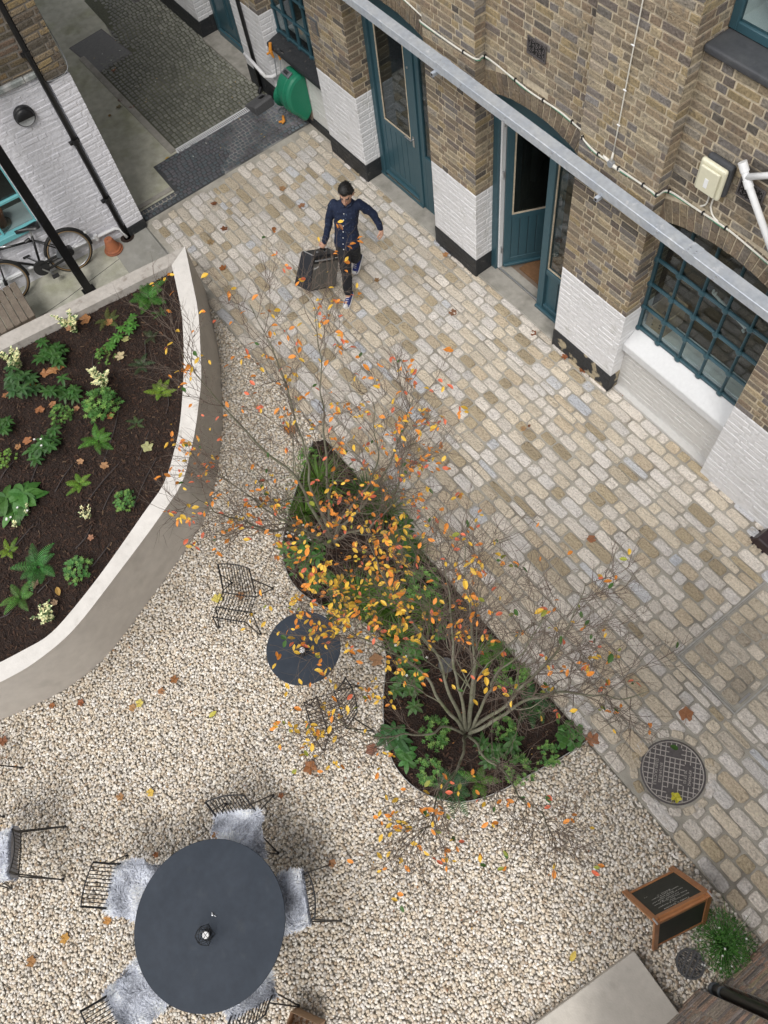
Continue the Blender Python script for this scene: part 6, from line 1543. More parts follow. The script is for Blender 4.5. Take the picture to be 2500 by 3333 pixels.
m = MB(); m.add([AFp(-AW+.02, .088, .003), AFp(AW-.02, .088, .003), AFp(AW-.02, AH-.02, .003), AFp(-AW+.02, AH-.02, .003)], [(0, 1, 2, 3)]); m.build('grille', 'grille', parent=amp)
m = MB(); m.add([AFp(-AW+.02, .02, .002), AFp(AW-.02, .02, .002), AFp(AW-.02, .085, .004), AFp(-AW+.02, .085, .004)], [(0, 1, 2, 3)]); m.build('control_panel', 'black', parent=amp)
for k in range(13):
    m = MB(); m.tube([AFp(-AW+.05+k*.027, .052, .004), AFp(-AW+.045+k*.026, .052, .020)], [.0095, .007], 8); o = m.build('knob', 'greypl2', parent=amp)
for s in (-1, 1):
    m = MB(); m.obox(A_(s*(AW-.03), -.005, -.004), e1, e2, dn, .008, AD*.62, .003); m.build('chrome_strap', 'steel', parent=amp)
m = MB(); m.tube([A_(-.06, 0, 0), A_(-.055, 0, -.035), A_(0, 0, -.05), A_(.055, 0, -.035), A_(.06, 0, 0)], [.009, .012, .013, .012, .009], 8); m.build('carry_handle', 'black', parent=amp, smooth=True)
for s in (-1, 1): m = MB(); m.obox(A_(s*.07, 0, -.006), e1, e2, dn, .018, .012, .007); m.build('handle_cap', 'steel', parent=amp, bevel=.003)
gx = e1; gy = -(Vector(AFp(0, AH))-Vector(AFp(0, 0))).normalized(); gn = gx.cross(gy)
p = Vector(AFp(-AW+.075, .135, .006)); mt = Matrix(((gx.x, gy.x, gn.x, p.x), (gx.y, gy.y, gn.y, p.y), (gx.z, gy.z, gn.z, p.z), (0, 0, 0, 1)))
text_mesh('Fender', .034, 'ceramic', amp, name='script_logo', mtx=mt @ Matrix.Rotation(.25, 4, 'Z'), shear=.4)
p = Vector(AFp(AW-.055, .05, .006)); mt = Matrix(((gx.x, gy.x, gn.x, p.x), (gx.y, gy.y, gn.y, p.y), (gx.z, gy.z, gn.z, p.z), (0, 0, 0, 1)))
text_mesh('Super-Sonic', .016, 'ceramic', amp, name='script_logo', mtx=mt, shear=.4)
# ================================================================ PLANTS
GR = [(.035, .10, .02), (.05, .14, .03), (.025, .075, .018), (.07, .17, .035)]
def leafblade(mb, base, d, up, L, W, c, curl=.3, n=4, fold=.15):
    base = np.array(base, float); d = np.array(d, float); d /= np.linalg.norm(d); up = np.array(up, float); s = np.cross(d, up); s /= np.linalg.norm(s)+1e-9; u = np.cross(s, d)
    vs = []; 
    for i in range(n+1):
        t = i/n; w = W*math.sin(math.pi*min(1, t*.92+.06))**.8*(1 if t < 1 else .05)
        ce = base+d*L*t-np.array([0, 0, 1])*L*curl*t*t
        vs += [ce-s*w+u*fold*w, ce, ce+s*w+u*fold*w]
    fs = []
    for i in range(n): a = i*3; fs += [(a, a+1, a+4, a+3), (a+1, a+2, a+5, a+4)]
    mb.add(vs, fs, 0, c)
def jc(g, c, a=.2): q = g.uniform(1-a, 1+a); return (c[0]*q*1.35*g.uniform(.9, 1.15), c[1]*1.3*q, c[2]*q*1.0)
def fern(g, size, nf, col):
    m = MB(); nf = max(5, int(nf*.8))
    for k in range(nf):
        a = 2*math.pi*(k+g.uniform(-.3, .3))/nf; L = size*g.uniform(.45, .78); el = g.uniform(.35, 1.1); c = jc(g, col, .25)
        d = np.array([math.cos(a), math.sin(a), 0]); s = np.array([-d[1], d[0], 0]); bend = g.uniform(-.3, .3); n = 19; P = []
        for i in range(n+1):
            t = i/n; P.append(d*L*t*math.cos(el*(1-t*.6))+s*L*bend*t*t+np.array([0, 0, L*(math.sin(el)*t*1.1-.75*t*t*math.sin(el)+.03)]))
        m.tube(P, .0016, 3, 0, False, tuple(v*.7 for v in c))
        for i in range(2, n):
            t = i/n; pl = size*.15*math.sin(math.pi*(t*.80+.16))*(1.0); 
            for sd in (-1, 1):
                e = s*sd*pl+d*pl*.35+np.array([0, 0, -pl*.15]); b = P[i]; w = (P[i+1]-P[i])*.27
                m.add([b-w, b+e*.6-w*.8, b+e, b+e*.6+w*.8, b+w], [(0, 1, 2, 3), (0, 3, 4)], 0, jc(g, c, .25))
    return m
def rosette(g, size, nst, col, lw=.115, ll=.30, erect=.6):
    m = MB()
    for k in range(nst):
        a = g.uniform(0, 6.28); r = size*g.uniform(.0, .6); h = size*g.uniform(.25, .75)*erect; top = np.array([r*math.cos(a), r*math.sin(a), h]); m.tube([(0, 0, 0), tuple(top*.6+[0, 0, h*.1]), tuple(top)], .003, 4, 0, False, (.05, .11, .03))
        nl = g.randint(6, 9); ph = g.uniform(0, 6)
        for i in range(nl):
            b = ph+2*math.pi*i/nl; el = g.uniform(-.05, .45); leafblade(m, top, (math.cos(b)*math.cos(el), math.sin(b)*math.cos(el), math.sin(el)), (0, 0, 1), size*ll*g.uniform(.75, 1.15), size*lw*.5*g.uniform(.8, 1.1), jc(g, col, .3), .35)
    return m
def mound(g, size, n, col, ls=.10, tip=(.12, .24, .07)):
    m = MB()
    for k in range(n):
        a = g.uniform(0, 6.28); z = g.random()**.7; r = size*.52*math.sqrt(max(0, 1-z*z*.8))*g.uniform(.55, 1.05); p = np.array([r*math.cos(a), r*math.sin(a), size*.55*z+.01])
        nl = 6; ph = g.uniform(0, 6); c = jc(g, col, .3) if g.random() < .6 else jc(g, tip, .2)
        for i in range(nl):
            b = ph+2*math.pi*i/nl; leafblade(m, p, (math.cos(b), math.sin(b), .45), (0, 0, 1), size*ls*g.uniform(.7, 1.2), size*ls*.18, c, .3, 2)
    return m
def variegated(g, size, ns, col=(.06, .13, .05), edge=(.62, .66, .50)):
    m = MB()
    for k in range(ns):
        a = g.uniform(0, 6.28); ln = g.uniform(.15, .8); L = size*g.uniform(.5, 1.0); tip = np.array([math.cos(a)*ln*L*.6, math.sin(a)*ln*L*.6, L*.75]); P = [tip*t+np.array([0, 0, L*.12*math.sin(t*3)]) for t in np.linspace(0, 1, 9)]
        m.tube(P, .0022, 4, 0, False, (.08, .07, .04))
        for i in range(1, 9):
            for q in range(4):
                b = g.uniform(0, 6.28); d = (math.cos(b), math.sin(b), g.uniform(.1, .7)); Ls = size*.10*g.uniform(.7, 1.3); lite = g.random() < (.35+.5*i/9)
                leafblade(m, P[i], d, (0, 0, 1), Ls, Ls*.3, jc(g, edge if lite else col, .2), .1, 2)
    return m
def grasst(g, size, n, col, w=.0045):
    m = MB()
    for k in range(n):
        a = g.uniform(0, 6.28); r0 = g.uniform(0, size*.15); L = size*g.uniform(.5, 1.1); out = g.uniform(.25, .95); d = np.array([math.cos(a), math.sin(a), 0]); s = np.array([-d[1], d[0], 0])*w*g.uniform(.6, 1.3)
        P = [d*(r0+L*out*t)+np.array([0, 0, L*(.8*t-.75*out*t*t)+.005]) for t in np.linspace(0, 1, 5)]
        vs = []; 
        for i, p in enumerate(P): q = 1-i/4*.9; vs += [p-s*q, p+s*q]
        m.add(vs, [(i*2, i*2+1, i*2+3, i*2+2) for i in range(4)], 0, jc(g, col, .35))
    return m
def lobed(g, size, n, col):
    m = MB()
    for k in range(n):
        a = g.uniform(0, 6.28); r = size*.5*math.sqrt(g.random()); p = np.array([r*math.cos(a), r*math.sin(a), size*.22*(1-r/size)+g.uniform(0, .03)]); R_ = size*.13*g.uniform(.7, 1.2); ph = g.uniform(0, 6); c = jc(g, col, .3); tx, ty = g.uniform(-.3, .3), g.uniform(-.3, .3)
        m.tube([(0, 0, 0), tuple(p)], .002, 3, 0, False, (.08, .12, .04)); vs = [p]
        for i in range(15): b = ph+2*math.pi*i/15; rr = R_*(1 if i % 3 else .72); q = np.array([rr*math.cos(b), rr*math.sin(b), 0]); q[2] = q[0]*tx+q[1]*ty; vs.append(p+q)
        m.add(vs, [(0, 1+i, 1+(i+1) % 15) for i in range(15)], 0, c)
    return m
def flowers(g, size, n, r=.016, h=(.5, .9), spread=.5):
    m = MB()
    for k in range(n):
        a = g.uniform(0, 6.28); q = size*spread*math.sqrt(g.random()); p = np.array([q*math.cos(a), q*math.sin(a), size*g.uniform(*h)]); ph = g.uniform(0, 6)
        for i in range(5): b = ph+2*math.pi*i/5; leafblade(m, p, (math.cos(b), math.sin(b), .35), (0, 0, 1), r, r*.38, (1, 1, 1), .2, 2)
    return m
PLN = {}
def plant(kind, px, py, size, label, z=SZ, seed=0, group=None, col=None, name=None, flw=0, n=None):
    g = random.Random(seed*7+3); top = size*.35
    x, y, _ = G(px, py, z+top)
    fn = dict(fern=lambda: fern(g, size, n or 11, col or (.045, .14, .035)), hell=lambda: rosette(g, size, n or 9, col or (.028, .085, .022)), mound=lambda: mound(g, size, n or 90, col or (.05, .13, .035)), vari=lambda: variegated(g, size, n or 16, *( (col,) if col else ())), grass=lambda: grasst(g, size, int((n or 110)*1.5), col or (.07, .15, .03)), lobed=lambda: lobed(g, size, n or 34, col or (.04, .12, .03)), broad=lambda: rosette(g, size, n or 4, col or (.03, .10, .025), .26, .55, .3))[kind]
    cat_ = dict(fern='fern', hell='hellebore', mound='leafy plant', vari='shrub', grass='grass tuft', lobed='leafy plant', broad='leafy plant')[kind]
    nm = name or dict(fern='fern', hell='hellebore', mound='spurge', vari='variegated_shrub', grass='grass_tuft', lobed='geranium', broad='foxglove')[kind]
    m = fn(); t = thing(nm, label, cat_, (x, y, z), 0, group); m.build('foliage', 'green', parent=t)
    if flw: flowers(g, size, flw).build('flowers', 'petal', parent=t)
    return t
bp = [
 ('fern', 470, 945, .44, 'tall dark green fern at the pointed tip of the raised bed', dict(n=13, col=(.035, .12, .03))),
 ('fern', 520, 1010, .17, 'very small fern right of the tall tip fern in the raised bed', dict(n=6, col=(.03, .09, .03))),
 ('fern', 345, 1030, .26, 'thin olive fern under the coping left of the tall tip fern', dict(n=8, col=(.06, .09, .04))),
 ('hell', 430, 1050, .27, 'bright green hellebore below the tall fern', dict(n=5, col=(.05, .15, .03))),
 ('vari', 232, 1060, .36, 'white edged variegated shrub close under the back coping, with a brown leaf in it', {}),
 ('hell', 350, 1110, .28, 'light green hellebore in the middle of the upper bed', dict(n=5, col=(.055, .16, .035))),
 ('mound', 340, 1155, .22, 'sparse low trailing plant under the light green hellebore', dict(n=40, col=(.07, .10, .03))),
 ('fern', 485, 1085, .22, 'purplish grey painted fern right of the light green hellebore', dict(n=7, col=(.035, .055, .04))),
 ('fern', 455, 1175, .24, 'dark bluish painted fern left of the overhanging orange twig', dict(n=8, col=(.025, .055, .035))),
 ('hell', 160, 1150, .36, 'large dark hellebore below the variegated shrub near the back coping', dict(n=11)),
 ('vari', 50, 1175, .36, 'variegated shrub with upright white tips at the left edge', {}),
 ('hell', 50, 1240, .38, 'broad dark hellebore with white flecked leaves under the left edge shrub', dict(n=11, col=(.03, .08, .03))),
 ('hell', 190, 1270, .34, 'dark hellebore in the middle left of the raised bed', dict(n=10)),
 ('vari', 330, 1235, .36, 'variegated shrub with pale tips in the centre of the raised bed', {}),
 ('mound', 325, 1310, .42, 'wide leafy green plant below the central variegated shrub', dict(n=120, col=(.05, .14, .04))),
 ('fern', 515, 1260, .29, 'yellow green fern near the right coping of the raised bed', dict(n=9, col=(.11, .22, .035))),
 ('mound', 195, 1345, .26, 'fluffy green spurge mound below the middle left hellebore', {}),
 ('fern', 440, 1370, .17, 'tiny grey green fern left of the curved coping', dict(n=5, col=(.04, .08, .04))),
 ('hell', 10, 1385, .30, 'dark hellebore cut by the left edge above the bright seedling', dict(n=8)),
 ('fern', 310, 1420, .32, 'mid green fern with stiff fronds in the centre of the bed', dict(n=10, col=(.05, .16, .035))),
 ('hell', 145, 1440, .36, 'dark hellebore with two white flowers on its upper side', dict(n=10, flw=3)),
 ('mound', 10, 1490, .26, 'bright yellow green young plant at the left edge', dict(n=50, col=(.10, .20, .03))),
 ('fern', 250, 1565, .25, 'light green lacy fern between two drip hoses', dict(n=9, col=(.10, .22, .04))),
 ('mound', 405, 1625, .25, 'round bright spurge mound nearest the curved coping', dict(n=95, col=(.06, .16, .05))),
 ('vari', 285, 1675, .20, 'small greyish sprawling plant left of the round spurge mound', dict(n=8, col=(.06, .09, .06))),
 ('broad', 40, 1590, .40, 'plant with large smooth oval leaves at the left edge', dict(n=4, col=(.04, .12, .03))),
 ('vari', 88, 1660, .16, 'small silvery cyclamen with a white flower above the large dark fern', dict(n=6, flw=2)),
 ('vari', 45, 1705, .18, 'small silvery cyclamen with white flowers at the left', dict(n=6, flw=3)),
 ('fern', 20, 1785, .22, 'bright yellow green fern at the left edge above the large dark fern', dict(n=8, col=(.10, .20, .03))),
 ('fern', 105, 1830, .40, 'largest dark green fern in the lower left of the raised bed', dict(n=12, col=(.03, .12, .04))),
 ('mound', 250, 1850, .29, 'round bright spurge mound lowest in the raised bed', dict(n=110, col=(.055, .16, .05))),
 ('fern', 50, 1935, .32, 'mid green fern with narrow fronds in the bottom left of the bed', dict(n=8, col=(.05, .15, .04))),
 ('vari', 155, 2005, .28, 'cream edged variegated shrub lowest beside the coping', {}),
]
for i, (k, px, py, sz, lab, kw) in enumerate(bp): plant(k, px, py, sz, lab, seed=i+1, **kw)
lp = [
 ('grass', 1030, 1545, .38, 'arching grass tuft left of the upper tree stems', dict(n=150)), ('grass', 1190, 1590, .34, 'dark grass tuft against the setts right of the upper tree', dict(n=130, col=(.035, .09, .025))),
 ('grass', 985, 1650, .30, 'grass tuft against the steel edging left of the upper tree', dict(n=110)), ('grass', 1250, 1650, .34, 'grass tuft spilling over the setts by the upper tree', dict(n=120, col=(.05, .11, .03))),
 ('mound', 1000, 1480, .20, 'small green mound at the top point of the tree bed', dict(n=50)),
 ('hell', 990, 1790, .34, 'leafy anemone with white flower cluster at the left curve of the tree bed', dict(n=10, col=(.04, .12, .03), flw=12)),
 ('hell', 1020, 1880, .26, 'small toothed leafy plant below the white flowers', dict(n=6, col=(.045, .12, .03))),
 ('hell', 1290, 1760, .34, 'broad leafed dark plant at the setts edge below the upper grass', dict(n=9)), ('grass', 1330, 1790, .30, 'grass tuft leaning over the long straight edge of the bed', dict(n=90, col=(.05, .10, .03))),
 ('grass', 1160, 1930, .36, 'dense grass tuft in the middle of the tree bed under yellow leaves', dict(n=170)), ('grass', 1260, 1960, .36, 'second dense grass tuft right of the bed centre', dict(n=160)),
 ('mound', 1380, 1905, .34, 'feathery green mound near the straight edge', dict(n=110, col=(.05, .12, .04))), ('hell', 1080, 1975, .22, 'small leafy plant at the inner curve by the small table', dict(n=5)),
 ('grass', 1400, 1990, .30, 'loose grass tuft beside the lower tree', dict(n=100)), ('hell', 1330, 2150, .32, 'leafy anemone with two white flowers left of the lower tree', dict(n=8, col=(.04, .11, .03), flw=5)),
 ('lobed', 1440, 2060, .22, 'small round leafed plant between the trees', dict(n=16)), ('fern', 1600, 2110, .30, 'green fern behind the lower tree at the setts edge', dict(n=9, col=(.05, .14, .035))),
 ('mound', 1670, 2200, .28, 'low mossy green mound at the straight edge right of the lower tree', dict(n=90, col=(.05, .14, .03))), ('fern', 1740, 2280, .30, 'dark blue green fern near the lower right tip', dict(n=9, col=(.025, .08, .04))),
 ('lobed', 1855, 2390, .34, 'geranium with scalloped round leaves in the right tip of the tree bed', dict(n=44)), ('mound', 1785, 2455, .20, 'tight bright green mound near the right tip edging', dict(n=60, col=(.05, .15, .04))),
 ('broad', 1280, 2380, .34, 'tall foxglove rosette with long dark leaves at the left edging', dict(n=4, col=(.025, .08, .03))), ('broad', 1310, 2470, .30, 'wide leafed foxglove rosette below the tall one', dict(n=3, col=(.035, .11, .03))),
 ('mound', 1420, 2380, .26, 'small leafed green mound left of the lower trunk', dict(n=80, col=(.045, .13, .03))), ('mound', 1400, 2510, .24, 'low green mound near the bottom left edging', dict(n=70, col=(.05, .14, .035))),
 ('fern', 1470, 2560, .34, 'dark fern at the bottom of the tree bed', dict(n=11, col=(.02, .07, .035))), ('fern', 1560, 2540, .26, 'narrow green fern beside the dark bottom fern', dict(n=6, col=(.05, .13, .03))),
 ('hell', 1620, 2440, .30, 'dark leafy plant under the lower tree branches', dict(n=7)), ('mound', 1690, 2505, .24, 'fine leafed mound at the lower edging', dict(n=70)), ('mound', 1640, 2360, .22, 'small bright green mound right of the lower trunk', dict(n=60, col=(.06, .16, .04))),
 ('hell', 1350, 2240, .28, 'leafy plant against the left edging opposite the lower lounge chair', dict(n=7, col=(.04, .10, .03))), ('grass', 1300, 2070, .28, 'grass tuft at the neck of the bed', dict(n=90)),
]
for i, (k, px, py, sz, lab, kw) in enumerate(lp): plant(k, px, py, sz*(.72 if k in ('broad', 'lobed') else 1.2 if k in ('hell', 'fern') else 1.35 if k == 'grass' else 1.2), lab, z=.01, seed=i+101, **kw)
t = plant('grass', 2370, 3075, .34, 'feathery green daisy clump with tiny white flowers by the lower right brick wall', z=.0, seed=301, name='daisy_clump', n=150, col=(.04, .13, .03))
m = MB(); g = random.Random(8)
for k in range(900):
    a = g.uniform(0, 6.28); r = .27*math.sqrt(g.random()); zz = (.20*(1-(r/.29)**2))*g.uniform(.5, 1.05); b = g.uniform(0, 6.28); leafblade(m, (r*math.cos(a)*1.05, r*math.sin(a)*.8, zz), (math.cos(b), math.sin(b), g.uniform(-.2, .6)), (0, 0, 1), g.uniform(.02, .045), .004, jc(g, (.05, .15, .035), .35), .2, 2)
m.build('stems', 'green', parent=t)
g = random.Random(5); flowers(g, .30, 16, .011, (.25, .8), .9).build('flowers', 'petal', parent=t)
tag(t, cat='flowering plant')
d_ = G(1452, 2165, .02); m = MB(); m.lathe([(.075, 0), (.075, .02), (.06, .02), (.001, .012)], n=24)
for k in range(4): m.bar((-.055, -.04+k*.026, .021), (.055, -.04+k*.026, .021), .008, .006); m.bar((-.04+k*.026, -.055, .0212), (-.04+k*.026, .055, .0212), .008, .006)
o = m.build('irrigation_valve_box', 'greypl2d', loc=(d_[0], d_[1], .01)); tag(o, 'round dark grated valve cap half hidden in the mulch of the tree bed', 'drain cap')

# ================================================================ TREES
def tree(name, label, base, stems, seed, crown_fn, n_side, tw_len, leaf_w):
    "stems: (azimuth, start tilt, end tilt, length, radius)"
    g = random.Random(seed); t = thing(name, label, 'tree', (base[0], base[1], .01))
    trunk = MB(); twig = MB(); tips = []
    def rd(d, ang):
        d = np.array(d); a = g.uniform(0, 6.28); u = np.cross(d, [.3, .5, .8]); u /= np.linalg.norm(u); v = np.cross(d, u); q = math.cos(ang)*d+math.sin(ang)*(math.cos(a)*u+math.sin(a)*v); return q/np.linalg.norm(q)
    def twigs(p, d, L, r, lev):
        k = max(3, int(L/.07)); P = [np.array(p)]; dd = np.array(d, float)
        for i in range(k):
            dd = dd+np.array([g.gauss(0, .15), g.gauss(0, .15), g.gauss(.03, .10)]); dd /= np.linalg.norm(dd); P.append(P[-1]+dd*L/k)
        n = len(P); rs = [r*(1-.7*i/(n-1)) for i in range(n)]
        (trunk if r > .0055 else twig).tube(P, rs, 5 if r > .0055 else 4, 0, False)
        if lev < 3:
            nn = {0: n_side, 1: 7, 2: 3}[lev]
            for i in range(nn):
                f = g.uniform(.22 if lev else .28, .97); ii = min(int(f*(n-1)), n-2); q = P[ii]+(P[ii+1]-P[ii])*(f*(n-1)-ii); dn = P[ii+1]-P[ii]; dn = dn/np.linalg.norm(dn)
                nd = rd(dn, g.uniform(.45, 1.0)); 
                nd[2] = nd[2]*.7+.22; nd /= np.linalg.norm(nd)
                LL = {0: L*(.46-.26*f)*g.uniform(.6, 1.25), 1: tw_len*g.uniform(.5, 1.5), 2: tw_len*.5*g.uniform(.5, 1.3)}[lev]
                twigs(q, nd, LL, {0: max(rs[ii]*.45, .0034), 1: .0022, 2: .0014}[lev], lev+1)
        if lev >= 1: tips.append((P[-1], dd)); 
        if lev >= 2: tips.append((P[len(P)//2], dd))
    for az, t0, t1, L, r in stems:
        k = 18; wob = g.gauss(0, .2); P = [np.array([math.cos(az)*.03, math.sin(az)*.03, -.02])]; 
        for i in range(k):
            f = i/(k-1); ti = (t0*.45+t0*.9*min(1, f*4) if f < .25 else t0*1.35+(t1-t0*1.35)*min(1, (f-.25)*1.5))+g.gauss(0, .10); wob = .75*wob+g.gauss(0, .24); a = az+wob
            P.append(P[-1]+np.array([math.sin(ti)*math.cos(a), math.sin(ti)*math.sin(a), math.cos(ti)])*L/k)
        n = len(P); rs = [r*.82*(1-.88*(i/(n-1))**.7) for i in range(n)]; P = catmull(P, 3); rs = list(np.interp(np.linspace(0, 1, len(P)), np.linspace(0, 1, len(rs)), rs)); n = len(P); trunk.tube(P, rs, 9, 0, False)
        for i in range(n_side):
            f = g.uniform(.18, .98)**.85; ii = min(int(f*(n-1)), n-2); q = P[ii]+(P[ii+1]-P[ii])*(f*(n-1)-ii); dn = P[ii+1]-P[ii]; dn = dn/np.linalg.norm(dn)
            nd = rd(dn, g.uniform(.5, 1.05)); 
            out = np.array([math.cos(az), math.sin(az), .3]); nd = nd+out*.25; nd /= np.linalg.norm(nd)
            twigs(q, nd, L*(.40-.24*f)*g.uniform(.6, 1.3), max(rs[ii]*.42, .0032), 1)
    o1 = trunk.build('trunk', 'bark', parent=t, smooth=True); o2 = twig.build('twigs', 'twig', parent=t)
    lf = MB(); nl = 0
    for p, d in tips:
        w_, pal = crown_fn(np.array(p)+np.array(base+(0,)))
        if g.random() > w_: continue
        for k in range(g.choice([1, 1, 2, 2, 3])):
            c = g.choices([q[0] for q in pal], [q[1] for q in pal])[0]; q_ = g.uniform(.75, 1.1); c = tuple(v*q_ for v in c); L = g.uniform(.032, .064)*leaf_w
            b = g.uniform(0, 6.28); dd = np.array([math.cos(b), math.sin(b), g.uniform(-.9, .35)]); up = np.array([g.gauss(0, .5), g.gauss(0, .5), 1])
            off = np.array(p)+np.array([g.uniform(-.02, .02) for _ in range(3)])*(k > 0)
            lf.tube([off, off+dd/np.linalg.norm(dd)*.012], .0009, 3, 0, False, (.25, .10, .05)); leafblade(lf, off+dd/np.linalg.norm(dd)*.012, dd, up, L, L*.27, c, g.uniform(.0, .35), 4, g.uniform(.1, .6)); nl += 1
    lf.build('leaves', 'leaf', parent=t)
    print('TREE', name, 'tips', len(tips), 'leaves', nl)
    return t
OR, YE, RO, GN, YG, BRN = (.82, .30, .05), (.85, .54, .07), (.78, .19, .10), (.06, .14, .03), (.30, .33, .05), (.30, .12, .04)
T1 = G(1085, 1775)[:2]; T2 = G(1520, 2385)[:2]
IL = np.array([-.60, -.80]); IUp = np.array([-.69, .72])        # towards photo left / photo top, on the ground
def crown1(p):
    return .05, [(OR, 6), (YE, 4), (RO, 2), (GN, .7), (BRN, .5)]
def crown2(p):
    q = p[:2]-np.array(T2); s = q@IL/np.linalg.norm(IL); up_ = q@np.array([-.72, .69])
    if s > .35: return (.14 if up_ > .15 else .055), [(YE, 8), (OR, 4), (RO, .5), (GN, .6), (YG, .9)]
    if s > -.2: return .040, [(YE, 4), (OR, 5), (RO, 1.2), (GN, 1), (YG, .5)]
    return .016, [(YE, 2), (OR, 3), (RO, 1.5), (GN, 2), (YG, 1)]
A = lambda vx, vy: math.atan2(vy, vx)
st1 = [(A(-.9, -.1), .36, .10, 3.0, .028), (A(-.5, .8), .30, .14, 3.0, .026), (A(.3, .9), .46, .16, 2.8, .026), (A(-.3, -.9), .46, .18, 2.5, .025), (A(.7, .55), .50, .20, 2.6, .024), (A(-.8, .6), .24, .10, 3.2, .026), (A(.5, .9), .34, .12, 3.0, .024), (A(-.5, -.8), .62, .32, 1.9, .020), (A(.6, -.4), .35, .18, 2.3, .018)]
st2 = [(A(-.5, .8), .22, .10, 3.1, .032), (A(.9, .4), .60, .25, 2.6, .028), (A(.3, .9), .45, .16, 2.8, .028), (A(-.7, -.7), .60, .24, 2.5, .026), (A(-1, -.1), .50, .2, 2.8, .026), (A(.5, -.8), .62, .30, 2.0, .021), (A(1, -.2), .70, .34, 2.1, .020), (A(-.4, -1), .78, .42, 1.9, .019), (A(-.8, .3), .32, .14, 2.9, .026), (A(.1, .2), .15, .10, 3.0, .024), (A(-.9, .6), .7, .3, 2.2, .018)]
tree('tree', 'multi-stem tree with sparse orange leaves in the upper part of the bed', T1, st1, 12, crown1, 18, .27, 1.0)
tree('tree', 'multi-stem tree with yellow and orange leaves and wide bare twigs in the lower bed', T2, st2, 21, crown2, 19, .28, 1.0)

# ================================================================ FALLEN LEAVES
def plane_leaf(g, size, c):
    m = MB(); n = 25; vs = [(0, 0, .012*size/.1)]
    curl = g.uniform(.1, .5); ph = g.uniform(0, 6)
    for i in range(n):
        a = 2*math.pi*i/n; lobe = .62+.38*abs(math.cos(a*2.5))**.8; 
        if abs(((a-math.pi*1.0+math.pi) % (2*math.pi))-math.pi) < .3: lobe *= .6
        r = size*lobe*g.uniform(.88, 1.08); x, y = r*math.cos(a), r*math.sin(a)
        vs.append((x, y, .004+curl*size*.5*(math.sin(a*2+ph)**2)*(r/size)**2+g.uniform(0, .006)))
    m.add(vs, [(0, 1+i, 1+(i+1) % n) for i in range(n)], 0, c); m.tube([(0, 0, .012), (-size*1.0, size*.1, .01), (-size*1.35, size*.25, .004)], .0018, 4, 0, False, tuple(v*.7 for v in c)); return m
def oval_leaf(g, size, c):
    m = MB(); leafblade(m, (-size, 0, .006), (1, 0, .1), (0, 0, 1), size*2, size*.5, c, .06, 5, .3); return m
BN, OB, YL, PB_ = (.20, .075, .03), (.38, .16, .045), (.62, .50, .07), (.42, .25, .11)
